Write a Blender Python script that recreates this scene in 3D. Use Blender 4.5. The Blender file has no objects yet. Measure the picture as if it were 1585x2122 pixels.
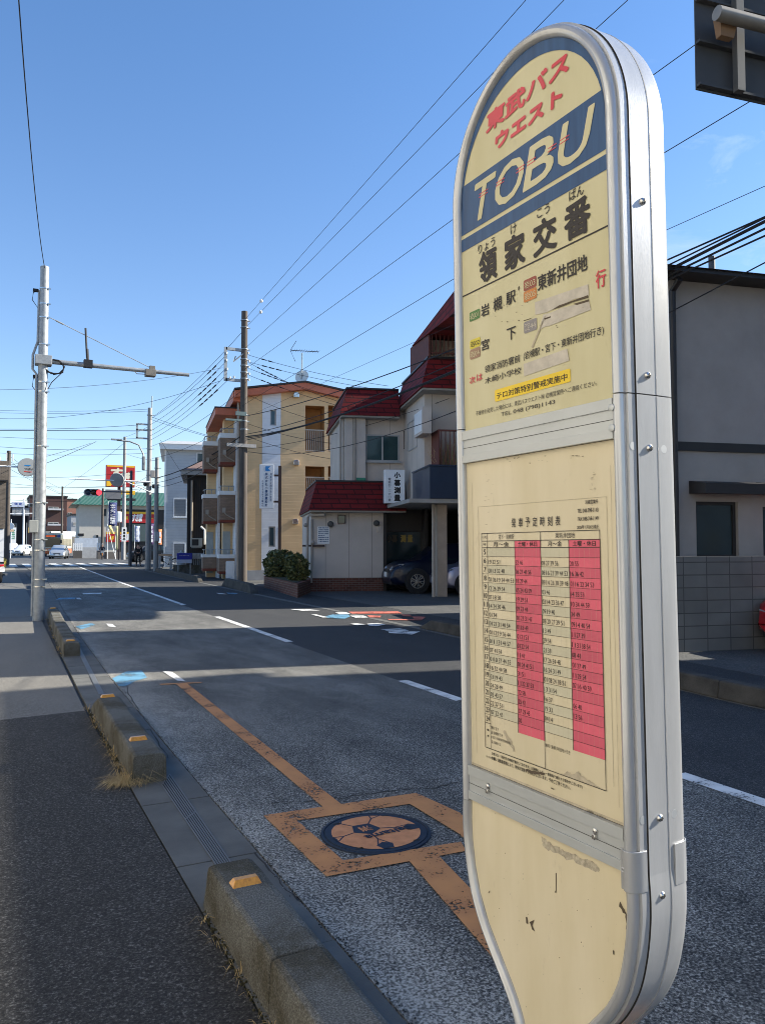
import bpy, bmesh, math, random
from mathutils import Vector, Matrix
R = math.radians
random.seed(7)
scn = bpy.context.scene
col = scn.collection

# ------------------------------------------------------------------ camera
CAM_H, YAW, PITCH = 1.6, R(27), math.atan(67 / 1594)
FPX, CX, CY = 1594.0, 792.5, 1061.0          # measured focal length and centre of the photograph (1585 x 2122)
cd = bpy.data.cameras.new('camera'); cam = bpy.data.objects.new('camera', cd); col.objects.link(cam)
cam.location = (0, 0, CAM_H); cam.rotation_euler = (R(90) + PITCH, 0, -YAW)
cd.sensor_fit = 'VERTICAL'; cd.sensor_height = 24; cd.lens = 24 * FPX / 2122
cd.clip_start = .05; cd.clip_end = 3000
scn.camera = cam

# ------------------------------------------------------------------ sky, sun, exposure
SUN_AZ, SUN_EL = R(103), R(30)
w = bpy.data.worlds.new('World'); scn.world = w; w.use_nodes = True
nt = w.node_tree; nt.nodes.clear()
out = nt.nodes.new('ShaderNodeOutputWorld'); bg = nt.nodes.new('ShaderNodeBackground')
sky = nt.nodes.new('ShaderNodeTexSky'); sky.sky_type = 'NISHITA'; sky.sun_disc = False
sky.sun_elevation = SUN_EL; sky.sun_rotation = SUN_AZ
sky.air_density = 1.0; sky.dust_density = .15; sky.ozone_density = 3.0
tc = nt.nodes.new('ShaderNodeTexCoord')
mp = nt.nodes.new('ShaderNodeMapping'); mp.inputs['Scale'].default_value = (3, 3, 9)
nz = nt.nodes.new('ShaderNodeTexNoise'); nz.inputs['Scale'].default_value = 2.2; nz.inputs['Detail'].default_value = 7
nz.inputs['Roughness'].default_value = .62; nz.inputs['Distortion'].default_value = .6
cr = nt.nodes.new('ShaderNodeValToRGB'); cr.color_ramp.elements[0].position = .56; cr.color_ramp.elements[1].position = .86
mx = nt.nodes.new('ShaderNodeMixRGB'); mx.inputs['Color2'].default_value = (5.2, 5.3, 5.6, 1)
nt.links.new(tc.outputs['Generated'], mp.inputs['Vector']); nt.links.new(mp.outputs[0], nz.inputs['Vector'])
nt.links.new(nz.outputs['Fac'], cr.inputs[0])
ml = nt.nodes.new('ShaderNodeMath'); ml.operation = 'MULTIPLY'; ml.inputs[1].default_value = .5
dp = nt.nodes.new('ShaderNodeVectorMath'); dp.operation = 'DOT_PRODUCT'; dp.inputs[1].default_value = Vector((.80, .45, .40)).normalized()
nt.links.new(tc.outputs['Generated'], dp.inputs[0])
dm = nt.nodes.new('ShaderNodeMapRange'); dm.inputs['From Min'].default_value = .94; dm.inputs['From Max'].default_value = .985; nt.links.new(dp.outputs['Value'], dm.inputs['Value'])
ml2 = nt.nodes.new('ShaderNodeMath'); ml2.operation = 'MULTIPLY'; nt.links.new(cr.outputs[0], ml2.inputs[0]); nt.links.new(dm.outputs[0], ml2.inputs[1])
nt.links.new(ml2.outputs[0], ml.inputs[0])
nt.links.new(ml.outputs[0], mx.inputs['Fac']); nt.links.new(sky.outputs[0], mx.inputs['Color1'])
tint = nt.nodes.new('ShaderNodeMixRGB'); tint.blend_type = 'MULTIPLY'; tint.inputs['Fac'].default_value = 1; 
sxz = nt.nodes.new('ShaderNodeSeparateXYZ'); nt.links.new(tc.outputs['Generated'], sxz.inputs[0])
tr = nt.nodes.new('ShaderNodeValToRGB'); tr.color_ramp.elements[0].position = .02; tr.color_ramp.elements[0].color = (.97, .93, .955, 1); tr.color_ramp.elements[1].position = .55; tr.color_ramp.elements[1].color = (.715, .895, 1.05, 1)
nt.links.new(sxz.outputs[2], tr.inputs[0]); nt.links.new(tr.outputs[0], tint.inputs['Color2'])
nt.links.new(mx.outputs[0], tint.inputs['Color1']); nt.links.new(tint.outputs[0], bg.inputs['Color']); bg.inputs['Strength'].default_value = .098
nt.links.new(bg.outputs[0], out.inputs[0])
sd = bpy.data.lights.new('sun', 'SUN'); sd.energy = 5.0; sd.angle = R(.5); sd.color = (1, .94, .82)
sun = bpy.data.objects.new('sun', sd); col.objects.link(sun)
SUN = Vector((math.sin(SUN_AZ) * math.cos(SUN_EL), math.cos(SUN_AZ) * math.cos(SUN_EL), math.sin(SUN_EL)))
sun.rotation_euler = SUN.to_track_quat('Z', 'Y').to_euler(); sun.location = (20, -10, 30)
scn.view_settings.view_transform = 'Standard'; scn.view_settings.look = 'None'
scn.view_settings.exposure = 1.24; scn.view_settings.gamma = 1
try:
    scn.cycles.use_denoising = True; scn.cycles.filter_width = 1.0; scn.cycles.max_bounces = 8; scn.cycles.diffuse_bounces = 4
    scn.cycles.sample_clamp_indirect = 6
except Exception: pass

# ------------------------------------------------------------------ surveying: from a point of the photograph to a point of the place
EYE = Vector((0, 0, CAM_H))
_f = Vector((math.sin(YAW) * math.cos(PITCH), math.cos(YAW) * math.cos(PITCH), math.sin(PITCH)))
_r = Vector((math.cos(YAW), -math.sin(YAW), 0)); _u = _r.cross(_f)
def ray(px, py): return _r * ((px - CX) / FPX) + _u * ((CY - py) / FPX) + _f
def G(px, py, z=0.0): d = ray(px, py); return EYE + d * ((z - CAM_H) / d.z)
def onX(px, py, X): d = ray(px, py); return EYE + d * (X / d.x)
def onY(px, py, Y): d = ray(px, py); return EYE + d * (Y / d.y)
class Frame:
    """a vertical facade plane: s along it, d out of it towards the street, z up"""
    def __init__(s, o, ang):
        s.o = Vector((o[0], o[1], 0)); a = R(ang); s.ang = a
        s.u = Vector((math.cos(a), -math.sin(a), 0)); s.n = Vector((-math.sin(a), -math.cos(a), 0))
    def __call__(s, a, d, z): return s.o + s.u * a + s.n * d + Vector((0, 0, z))
    def p(s, px, py, d=0.0):
        r = ray(px, py); t = ((s.o + s.n * d - EYE).dot(s.n)) / r.dot(s.n); q = EYE + r * t
        return ((q - s.o).dot(s.u), q.z)
    def s(s, px, d=0.0): return s.p(px, 1128, d)[0]
    def z(s, px, py, d=0.0): return s.p(px, py, d)[1]
    def on_s(s, px, py, s0):
        """(d, z) where the sight line meets the plane s = s0"""
        r = ray(px, py); c = s.o + s.u * s0; q = EYE + r * ((c - EYE).dot(s.u) / r.dot(s.u)); return ((q - s.o).dot(s.n), q.z)
    def side(s, s0, flip=-1):
        """frame of the end wall at s0: (a, out, z), a runs towards the street, out points to -s"""
        return lambda a, d, z: s(s0 + flip * d, a, z)
class WorldFrame:
    def __call__(s, a, d, z): return Vector((a, d, z))
W = WorldFrame()

# ------------------------------------------------------------------ materials
def N(t, k): return t.nodes.new(k)
def base_mat(name):
    m = bpy.data.materials.new(name); m.use_nodes = True
    t = m.node_tree; b = t.nodes['Principled BSDF']; return m, t, b
def setin(b, k, v):
    if k in b.inputs: b.inputs[k].default_value = v
_mats = {}
def mat(name, c, rough=.6, metal=0, var=.12, scale=3.0, bump=0, bscale=60, c2=None, spec=.4, coat=0, emit=0, ramp=(.35, .7), stretch=None, det=6):
    if name in _mats: return _mats[name]
    m, t, b = base_mat(name)
    setin(b, 'Roughness', rough); setin(b, 'Metallic', metal); setin(b, 'Specular IOR Level', spec); setin(b, 'Coat Weight', coat); setin(b, 'Coat Roughness', .08)
    co = N(t, 'ShaderNodeTexCoord'); src = co.outputs['Object']
    if stretch:
        mpn = N(t, 'ShaderNodeMapping'); mpn.inputs['Scale'].default_value = stretch; t.links.new(src, mpn.inputs[0]); src = mpn.outputs[0]
    n = N(t, 'ShaderNodeTexNoise'); n.inputs['Scale'].default_value = scale; n.inputs['Detail'].default_value = det; n.inputs['Roughness'].default_value = .6
    t.links.new(src, n.inputs['Vector'])
    r = N(t, 'ShaderNodeValToRGB'); r.color_ramp.elements[0].position = ramp[0]; r.color_ramp.elements[1].position = ramp[1]
    if c2 is None: c2 = tuple(x * (1 - var * 1.6) for x in c)
    r.color_ramp.elements[0].color = (*c2, 1); r.color_ramp.elements[1].color = (*c, 1)
    t.links.new(n.outputs['Fac'], r.inputs[0]); t.links.new(r.outputs[0], b.inputs['Base Color'])
    if emit: t.links.new(r.outputs[0], b.inputs['Emission Color']); setin(b, 'Emission Strength', emit)
    if bump:
        n2 = N(t, 'ShaderNodeTexNoise'); n2.inputs['Scale'].default_value = bscale; n2.inputs['Detail'].default_value = 3; t.links.new(src, n2.inputs['Vector'])
        bp = N(t, 'ShaderNodeBump'); bp.inputs['Strength'].default_value = bump; bp.inputs['Distance'].default_value = .01
        t.links.new(n2.outputs['Fac'], bp.inputs['Height']); t.links.new(bp.outputs[0], b.inputs['Normal'])
    _mats[name] = m; return m
def asphalt(name, dark, mid, light, scale, lo, hi, big=.35, edge=None):
    """aggregate speckle in binder, patchy wear; edge=(x0, x1) is where tyres never polish and grit whitens the surface"""
    m, t, b = base_mat(name); setin(b, 'Roughness', .85); setin(b, 'Specular IOR Level', .25)
    co = N(t, 'ShaderNodeTexCoord'); src = co.outputs['Object']
    n = N(t, 'ShaderNodeTexNoise'); n.inputs['Scale'].default_value = scale; n.inputs['Detail'].default_value = 2.5; n.inputs['Roughness'].default_value = .7
    t.links.new(src, n.inputs['Vector'])
    vo = N(t, 'ShaderNodeTexVoronoi'); vo.inputs['Scale'].default_value = scale * 1.15; t.links.new(src, vo.inputs['Vector'])
    sv = N(t, 'ShaderNodeSeparateColor'); t.links.new(vo.outputs['Color'], sv.inputs[0])
    vm = N(t, 'ShaderNodeMapRange'); vm.inputs['To Min'].default_value = -.10; vm.inputs['To Max'].default_value = .10; t.links.new(sv.outputs[0], vm.inputs['Value'])
    va = N(t, 'ShaderNodeMath'); va.operation = 'ADD'; t.links.new(n.outputs['Fac'], va.inputs[0]); t.links.new(vm.outputs[0], va.inputs[1])
    g = N(t, 'ShaderNodeTexNoise'); g.inputs['Scale'].default_value = 1.3; g.inputs['Detail'].default_value = 8; g.inputs['Roughness'].default_value = .65
    mp_ = N(t, 'ShaderNodeMapping'); mp_.inputs['Scale'].default_value = (1.2, .5, 1); t.links.new(src, mp_.inputs[0]); t.links.new(mp_.outputs[0], g.inputs['Vector'])
    sub = N(t, 'ShaderNodeMath'); sub.operation = 'SUBTRACT'; sub.inputs[1].default_value = .5; t.links.new(g.outputs['Fac'], sub.inputs[0])
    mul = N(t, 'ShaderNodeMath'); mul.operation = 'MULTIPLY'; mul.inputs[1].default_value = big; t.links.new(sub.outputs[0], mul.inputs[0])
    add = N(t, 'ShaderNodeMath'); add.operation = 'ADD'; t.links.new(va.outputs[0], add.inputs[0]); t.links.new(mul.outputs[0], add.inputs[1])
    last = add.outputs[0]
    if edge:
        sx = N(t, 'ShaderNodeSeparateXYZ'); t.links.new(src, sx.inputs[0])
        mr = N(t, 'ShaderNodeMapRange'); mr.inputs['From Min'].default_value = edge[1]; mr.inputs['From Max'].default_value = edge[0]
        t.links.new(sx.outputs[0], mr.inputs['Value'])
        g2 = N(t, 'ShaderNodeTexNoise'); g2.inputs['Scale'].default_value = 3.5; g2.inputs['Detail'].default_value = 6; t.links.new(src, g2.inputs['Vector'])
        mm = N(t, 'ShaderNodeMath'); mm.operation = 'MULTIPLY'; t.links.new(mr.outputs[0], mm.inputs[0]); t.links.new(g2.outputs['Fac'], mm.inputs[1])
        m3 = N(t, 'ShaderNodeMath'); m3.operation = 'MULTIPLY_ADD'; m3.inputs[1].default_value = .2; t.links.new(mm.outputs[0], m3.inputs[0]); t.links.new(last, m3.inputs[2]); last = m3.outputs[0]
    r = N(t, 'ShaderNodeValToRGB'); e = r.color_ramp.elements
    e[0].position = lo; e[0].color = (*dark, 1); e[1].position = hi; e[1].color = (*light, 1)
    k = e.new((lo + hi) / 2); k.color = (*mid, 1)
    t.links.new(last, r.inputs[0]); t.links.new(r.outputs[0], b.inputs['Base Color'])
    bp = N(t, 'ShaderNodeBump'); bp.inputs['Strength'].default_value = .5; bp.inputs['Distance'].default_value = .006
    t.links.new(n.outputs['Fac'], bp.inputs['Height']); t.links.new(bp.outputs[0], b.inputs['Normal'])
    return m
def paint(name, c, wear=.45, scale=55, c2=None):
    """road paint worn through to the asphalt below"""
    m, t, b = base_mat(name); setin(b, 'Roughness', .75)
    co = N(t, 'ShaderNodeTexCoord')
    n = N(t, 'ShaderNodeTexNoise'); n.inputs['Scale'].default_value = scale; n.inputs['Detail'].default_value = 3; t.links.new(co.outputs['Object'], n.inputs['Vector'])
    n2 = N(t, 'ShaderNodeTexNoise'); n2.inputs['Scale'].default_value = 4; n2.inputs['Detail'].default_value = 5; t.links.new(co.outputs['Object'], n2.inputs['Vector'])
    ad = N(t, 'ShaderNodeMath'); ad.operation = 'ADD'; t.links.new(n.outputs['Fac'], ad.inputs[0]); t.links.new(n2.outputs['Fac'], ad.inputs[1])
    r = N(t, 'ShaderNodeValToRGB'); r.color_ramp.elements[0].position = wear; r.color_ramp.elements[1].position = wear + .1
    hv = N(t, 'ShaderNodeMath'); hv.operation = 'MULTIPLY'; hv.inputs[1].default_value = .5; t.links.new(ad.outputs[0], hv.inputs[0])
    t.links.new(hv.outputs[0], r.inputs[0]); t.links.new(r.outputs[0], b.inputs['Alpha'])
    r2 = N(t, 'ShaderNodeValToRGB'); r2.color_ramp.elements[0].color = (*(c2 or tuple(x * .7 for x in c)), 1); r2.color_ramp.elements[1].color = (*c, 1)
    r2.color_ramp.elements[0].position = .35; r2.color_ramp.elements[1].position = .65
    t.links.new(n2.outputs['Fac'], r2.inputs[0]); t.links.new(r2.outputs[0], b.inputs['Base Color'])
    return m
def bricks(name, c1, c2, mortar, bw, bh, ang=0, msize=.01, rough=.8, bump=.6, offset=.5):
    """courses that follow a facade turned by ang, on its front and on its ends"""
    m, t, b = base_mat(name); setin(b, 'Roughness', rough); setin(b, 'Specular IOR Level', .3)
    ge = N(t, 'ShaderNodeNewGeometry'); a = R(ang)
    dt = N(t, 'ShaderNodeVectorMath'); dt.operation = 'DOT_PRODUCT'
    dt.inputs[1].default_value = (math.cos(a) + math.sin(a), -math.sin(a) + math.cos(a), 0)
    t.links.new(ge.outputs['Position'], dt.inputs[0])
    sx = N(t, 'ShaderNodeSeparateXYZ'); t.links.new(ge.outputs['Position'], sx.inputs[0])
    cb = N(t, 'ShaderNodeCombineXYZ'); t.links.new(dt.outputs['Value'], cb.inputs[0]); t.links.new(sx.outputs[2], cb.inputs[1])
    k = N(t, 'ShaderNodeTexBrick'); k.inputs['Scale'].default_value = 1; k.inputs['Brick Width'].default_value = bw; k.inputs['Row Height'].default_value = bh
    k.inputs['Mortar Size'].default_value = msize; k.inputs['Mortar Smooth'].default_value = .2; k.offset = offset
    k.inputs['Color1'].default_value = (*c1, 1); k.inputs['Color2'].default_value = (*c2, 1); k.inputs['Mortar'].default_value = (*mortar, 1)
    t.links.new(cb.outputs[0], k.inputs['Vector'])
    n = N(t, 'ShaderNodeTexNoise'); n.inputs['Scale'].default_value = 2.5; n.inputs['Detail'].default_value = 6; t.links.new(ge.outputs['Position'], n.inputs['Vector'])
    hs = N(t, 'ShaderNodeMixRGB'); hs.blend_type = 'MULTIPLY'; hs.inputs['Fac'].default_value = .45
    t.links.new(k.outputs['Color'], hs.inputs['Color1']); t.links.new(n.outputs['Fac'], hs.inputs['Color2'])
    t.links.new(hs.outputs[0], b.inputs['Base Color'])
    bp = N(t, 'ShaderNodeBump'); bp.inputs['Strength'].default_value = bump; bp.inputs['Distance'].default_value = .01; bp.invert = True
    t.links.new(k.outputs['Fac'], bp.inputs['Height']); t.links.new(bp.outputs[0], b.inputs['Normal'])
    return m
def ribbed(name, c, c2, freq, ang=0, rough=.5, vertical=True, gap=.12):
    m, t, b = base_mat(name); setin(b, 'Roughness', rough)
    ge = N(t, 'ShaderNodeNewGeometry'); a = R(ang)
    dt = N(t, 'ShaderNodeVectorMath'); dt.operation = 'DOT_PRODUCT'
    dt.inputs[1].default_value = (math.cos(a) + math.sin(a), -math.sin(a) + math.cos(a), 0) if vertical else (0, 0, 1)
    t.links.new(ge.outputs['Position'], dt.inputs[0])
    ms = N(t, 'ShaderNodeMath'); ms.operation = 'MULTIPLY'; ms.inputs[1].default_value = freq; t.links.new(dt.outputs['Value'], ms.inputs[0])
    fr = N(t, 'ShaderNodeMath'); fr.operation = 'FRACT'; t.links.new(ms.outputs[0], fr.inputs[0])
    r = N(t, 'ShaderNodeValToRGB'); r.color_ramp.elements[0].position = gap; r.color_ramp.elements[1].position = gap * 1.4
    r.color_ramp.elements[0].color = (*c2, 1); r.color_ramp.elements[1].color = (*c, 1)
    t.links.new(fr.outputs[0], r.inputs[0])
    n = N(t, 'ShaderNodeTexNoise'); n.inputs['Scale'].default_value = 1.4; n.inputs['Detail'].default_value = 6; t.links.new(ge.outputs['Position'], n.inputs['Vector'])
    hs = N(t, 'ShaderNodeMixRGB'); hs.blend_type = 'MULTIPLY'; hs.inputs['Fac'].default_value = .3
    t.links.new(r.outputs[0], hs.inputs['Color1']); t.links.new(n.outputs['Fac'], hs.inputs['Color2']); t.links.new(hs.outputs[0], b.inputs['Base Color'])
    bp = N(t, 'ShaderNodeBump'); bp.inputs['Strength'].default_value = .5; bp.inputs['Distance'].default_value = .01
    t.links.new(fr.outputs[0], bp.inputs['Height']); t.links.new(bp.outputs[0], b.inputs['Normal'])
    return m

# ------------------------------------------------------------------ mesh builder
class MB:
    def __init__(s): s.v = []; s.f = []; s.m = []; s.sm = []
    def add(s, vs, fs, mi=0, smooth=False):
        o = len(s.v); s.v += [Vector(v) for v in vs]
        for f in fs: s.f.append([i + o for i in f]); s.m.append(mi); s.sm.append(smooth)
        return s
    def box(s, x0, x1, y0, y1, z0, z1, mi=0, F=W):
        vs = [F(x, y, z) for z in (z0, z1) for y in (y0, y1) for x in (x0, x1)]
        return s.add(vs, [(0, 1, 3, 2), (4, 6, 7, 5), (0, 4, 5, 1), (2, 3, 7, 6), (0, 2, 6, 4), (1, 5, 7, 3)], mi)
    def quad(s, a, b, c, d, mi=0): return s.add([a, b, c, d], [(0, 1, 2, 3)], mi)
    def poly(s, pts, mi=0): return s.add(pts, [tuple(range(len(pts)))], mi)
    def prism(s, pts, d0, d1, F, mi=0):
        """polygon in (s, z) of a facade frame given thickness d0..d1"""
        n = len(pts); vs = [F(a, d0, z) for a, z in pts] + [F(a, d1, z) for a, z in pts]
        return s.add(vs, [tuple(range(n)), tuple(range(2 * n - 1, n - 1, -1))] + [(i, (i + 1) % n, n + (i + 1) % n, n + i) for i in range(n)], mi)
    def hull(s, bottom, top, mi=0):
        n = len(bottom)
        return s.add(list(bottom) + list(top), [tuple(range(n)), tuple(range(2 * n - 1, n - 1, -1))] + [(i, (i + 1) % n, n + (i + 1) % n, n + i) for i in range(n)], mi)
    def tube(s, pts, r, n=8, mi=0, smooth=True, caps=True):
        pts = [Vector(p) for p in pts]; rs = r if isinstance(r, (list, tuple)) else [r] * len(pts); rings = []
        t0 = (pts[1] - pts[0]).normalized(); ref = Vector((0, 0, 1)) if abs(t0.z) < .9 else Vector((1, 0, 0))
        for i, p in enumerate(pts):
            t = (pts[min(i + 1, len(pts) - 1)] - pts[max(i - 1, 0)])
            if t.length < 1e-9: t = t0
            t.normalize(); a = t.cross(ref)
            if a.length < 1e-4: a = t.cross(Vector((0, 1, 0)))
            a.normalize(); b = t.cross(a)
            rings.append([p + a * (rs[i] * math.cos(2 * math.pi * k / n)) + b * (rs[i] * math.sin(2 * math.pi * k / n)) for k in range(n)])
        vs = [v for rg in rings for v in rg]; fs = []
        for i in range(len(pts) - 1):
            for k in range(n): fs.append((i * n + k, i * n + (k + 1) % n, (i + 1) * n + (k + 1) % n, (i + 1) * n + k))
        s.add(vs, fs, mi, smooth)
        if caps:
            o = len(s.v) - len(vs)
            for rg in (list(range(n)), list(range(len(vs) - n, len(vs)))): s.f.append([o + i for i in rg]); s.m.append(mi); s.sm.append(False)
        return s
    def cyl(s, a, b, r, n=16, mi=0, r2=None): return s.tube([a, b], [r, r if r2 is None else r2], n, mi)
    def lathe(s, prof, M, n=24, mi=0, smooth=True):
        """(radius, height) profile turned about the z axis of matrix M"""
        vs = []; k = len(prof)
        for j in range(n):
            a = 2 * math.pi * j / n
            for r, h in prof: vs.append(M @ Vector((r * math.cos(a), r * math.sin(a), h)))
        return s.add(vs, [(j * k + i, ((j + 1) % n) * k + i, ((j + 1) % n) * k + i + 1, j * k + i + 1) for j in range(n) for i in range(k - 1)], mi, smooth)
    def sphere(s, c, r, mi=0, n=12, sc=(1, 1, 1)):
        prof = [(max(1e-4, r * math.sin(math.pi * i / 8)), -r * math.cos(math.pi * i / 8)) for i in range(9)]
        return s.lathe(prof, Matrix.Translation(Vector(c)) @ Matrix.Diagonal((*sc, 1)), n, mi)
    def build(s, name, mats, parent=None, bevel=0, recalc=True, local=False, seg=2):
        me = bpy.data.meshes.new(name)
        offs = Vector((0, 0, 0))
        if parent is not None and not local:
            q = parent
            while q is not None: offs += q.location; q = q.parent
        me.from_pydata([v - offs for v in s.v], [], s.f)
        for mt in (mats if isinstance(mats, (list, tuple)) else [mats]): me.materials.append(mt)
        me.polygons.foreach_set('material_index', s.m); me.polygons.foreach_set('use_smooth', s.sm); me.update()
        if any(s.sm): me.set_sharp_from_angle(angle=R(38))
        if recalc:
            bm = bmesh.new(); bm.from_mesh(me); bmesh.ops.recalc_face_normals(bm, faces=bm.faces); bm.to_mesh(me); bm.free()
        o = bpy.data.objects.new(name, me); col.objects.link(o)
        if parent is not None: o.parent = parent
        if bevel:
            b = o.modifiers.new('bevel', 'BEVEL'); b.width = bevel; b.segments = seg; b.limit_method = 'ANGLE'; b.angle_limit = R(40)
        return o
def Rotated(loc, rz=0, rx=0, ry=0): return Matrix.Translation(Vector(loc)) @ Matrix.Rotation(rz, 4, 'Z') @ Matrix.Rotation(rx, 4, 'X') @ Matrix.Rotation(ry, 4, 'Y')
def axis_matrix(loc, d): return Matrix.Translation(Vector(loc)) @ Vector(d).to_track_quat('Z', 'Y').to_matrix().to_4x4()

# ------------------------------------------------------------------ naming
def tag(o, label, cat, group=None, kind=None):
    o['label'] = label; o['category'] = cat
    if group: o['group'] = group
    if kind: o['kind'] = kind
    return o
def thing(name, label, cat, loc=(0, 0, 0), group=None, rz=0):
    o = bpy.data.objects.new(name, None); col.objects.link(o); o.location = Vector(loc); o.rotation_euler = (0, 0, rz); o.empty_display_size = .2
    return tag(o, label, cat, group)
def struct(name, mb, mats, label=None, **k):
    o = mb.build(name, mats, **k); o['kind'] = 'structure'; o['category'] = name.replace('_', ' ').split('.')[0]
    if label: o['label'] = label
    return o
def copy_thing(root, loc, rz=None, label=None):
    def rec(o, parent):
        c = o.copy(); col.objects.link(c); c.parent = parent
        for ch in [x for x in col.objects if x.parent == o]: rec(ch, c)
        return c
    r = rec(root, None); r.location = Vector(loc)
    if rz is not None: r.rotation_euler = (0, 0, rz)
    if label: r['label'] = label
    return r

# ------------------------------------------------------------------ lettering
_tx = {}
def glyphs(body, bold=0.0):
    k = (body, bold)
    if k in _tx: return _tx[k]
    cu = bpy.data.curves.new('lettering', 'FONT'); cu.body = body; cu.size = 1; cu.offset = bold; cu.resolution_u = 3
    o = bpy.data.objects.new('lettering', cu); me = bpy.data.meshes.new_from_object(o)
    vs = [(v.co.x, v.co.y) for v in me.vertices]; fs = [tuple(p.vertices) for p in me.polygons]
    bpy.data.objects.remove(o); bpy.data.curves.remove(cu); bpy.data.meshes.remove(me)
    if vs:
        x0 = min(v[0] for v in vs); x1 = max(v[0] for v in vs); y0 = min(v[1] for v in vs); y1 = max(v[1] for v in vs)
    else: x0 = y0 = 0; x1 = y1 = 1
    _tx[k] = (vs, fs, x0, x1, y0, y1); return _tx[k]
def text(mb, body, F, s0, s1, z0, z1, d, mi=0, bold=0.0, shear=0.0, keep=False):
    """fill the box s0..s1, z0..z1 of frame F with the word; keep=True keeps the letters' own proportions (height rules)"""
    vs, fs, x0, x1, y0, y1 = glyphs(body)
    b = abs(bold) * 1.6 * (z1 - z0)
    if b:                                       # heavier strokes: the word struck several times, each a hair proud of the last
        s0 += b; s1 -= b; z0 += b; z1 -= b
        for i in range(8):
            a = i * math.pi / 4; text(mb, body, F, s0 + b * math.cos(a), s1 + b * math.cos(a), z0 + b * math.sin(a), z1 + b * math.sin(a), d + .00003 * (i + 1), mi, 0, shear, keep)
    sx = (s1 - s0) / max(1e-6, x1 - x0); sy = (z1 - z0) / max(1e-6, y1 - y0)
    if keep: sx = sy
    mb.add([F(s0 + (x - x0) * sx + shear * (y - y0) * sy, d, z0 + (y - y0) * sy) for x, y in vs], fs, mi)
def vtext(mb, body, F, sc, z1, z0, wd, d, mi=0, bold=0.0, fill=.86):
    """one character above the other, centred on sc from z1 down to z0"""
    h = (z1 - z0) / len(body)
    for i, ch in enumerate(body):
        if ch == ' ': continue
        zz = z1 - (i + .5) * h; q = h * fill * .5
        if ch in '・-―ー一': q *= .2
        text(mb, ch, F, sc - wd / 2, sc + wd / 2, zz - q, zz + q, d, mi, bold)

# ------------------------------------------------------------------ shared materials
M_alu = mat('anodised_aluminium', (.52, .525, .53), .24, .4, var=.13, scale=14, stretch=(1.6, 1.6, .22), det=9, ramp=(.25, .72), bump=.04, bscale=400)
M_alu_plug = mat('dull_grey_plug', (.36, .375, .39), .6, .3)
M_alu_dull = mat('brushed_aluminium', (.50, .52, .52), .5, .55, var=.06, scale=6)
M_seam = mat('dark_seam', (.03, .028, .025), .8)
M_steel = mat('stainless_steel', (.62, .6, .57), .25, 1, var=.03)
M_black = mat('black_ink', (.012, .012, .013), .5, var=0)
M_blackplastic = mat('black_plastic', (.018, .018, .02), .45)
M_rubber = mat('black_rubber', (.02, .02, .02), .8)
M_white = mat('white_paint', (.78, .78, .77), .5, var=.05)
M_galv = mat('galvanised_steel', (.36, .38, .39), .52, .35, var=.16, scale=9, c2=(.25, .265, .275))
M_concpole = mat('weathered_pole_concrete', (.12, .10, .085), .85, var=.3, scale=2, stretch=(6, 6, .5), bump=.15)
M_palepole = mat('pale_pole_concrete', (.36, .35, .34), .85, var=.2, scale=2, stretch=(6, 6, .5))
M_conc = mat('kerb_concrete', (.175, .165, .142), .9, var=.3, scale=7, c2=(.052, .047, .036), bump=.8, bscale=110, ramp=(.32, .66), det=12)
def _conc():
    m, t, b = base_mat('kerb_concrete_aggregate'); setin(b, 'Roughness', .92); setin(b, 'Specular IOR Level', .2); co = N(t, 'ShaderNodeTexCoord')
    def nn(sc, det, ro=.6): n = N(t, 'ShaderNodeTexNoise'); n.inputs['Scale'].default_value = sc; n.inputs['Detail'].default_value = det; n.inputs['Roughness'].default_value = ro; t.links.new(co.outputs['Object'], n.inputs['Vector']); return n
    a, g = nn(150, 3, .7), nn(3.2, 9, .68); r = N(t, 'ShaderNodeValToRGB'); e = r.color_ramp.elements; e[0].position = .3; e[0].color = (.058, .057, .050, 1); e[1].position = .72; e[1].color = (.27, .265, .24, 1); k = e.new(.5); k.color = (.125, .122, .108, 1)
    t.links.new(a.outputs['Fac'], r.inputs[0]); r2 = N(t, 'ShaderNodeValToRGB'); r2.color_ramp.elements[0].position = .40; r2.color_ramp.elements[1].position = .60; r2.color_ramp.elements[0].color = (.42, .37, .27, 1); r2.color_ramp.elements[1].color = (1, 1, 1, 1)
    t.links.new(g.outputs['Fac'], r2.inputs[0]); mx_ = N(t, 'ShaderNodeMixRGB'); mx_.blend_type = 'MULTIPLY'; mx_.inputs['Fac'].default_value = .85; t.links.new(r.outputs[0], mx_.inputs['Color1']); t.links.new(r2.outputs[0], mx_.inputs['Color2']); t.links.new(mx_.outputs[0], b.inputs['Base Color'])
    bp = N(t, 'ShaderNodeBump'); bp.inputs['Strength'].default_value = .6; bp.inputs['Distance'].default_value = .004; t.links.new(a.outputs['Fac'], bp.inputs['Height']); t.links.new(bp.outputs[0], b.inputs['Normal']); return m
M_conc = _conc()
M_kerbdark = mat('dirty_kerb_concrete', (.085, .078, .066), .9, var=.3, scale=3, c2=(.035, .032, .027), bump=.5, bscale=60, det=9)
M_conc2 = mat('gutter_concrete', (.145, .145, .135), .85, scale=2.2, c2=(.085, .085, .08), bump=.2, bscale=140, det=9)
M_glass = mat('dark_window_glass', (.02, .035, .04), .08, var=.1, spec=.6)
M_bluewin = mat('tinted_window_glass', (.03, .07, .09), .1, spec=.6)
M_wire = mat('wire_sheath', (.012, .012, .014), .7)
M_brown = mat('brown_metal', (.06, .035, .03), .5)
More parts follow.
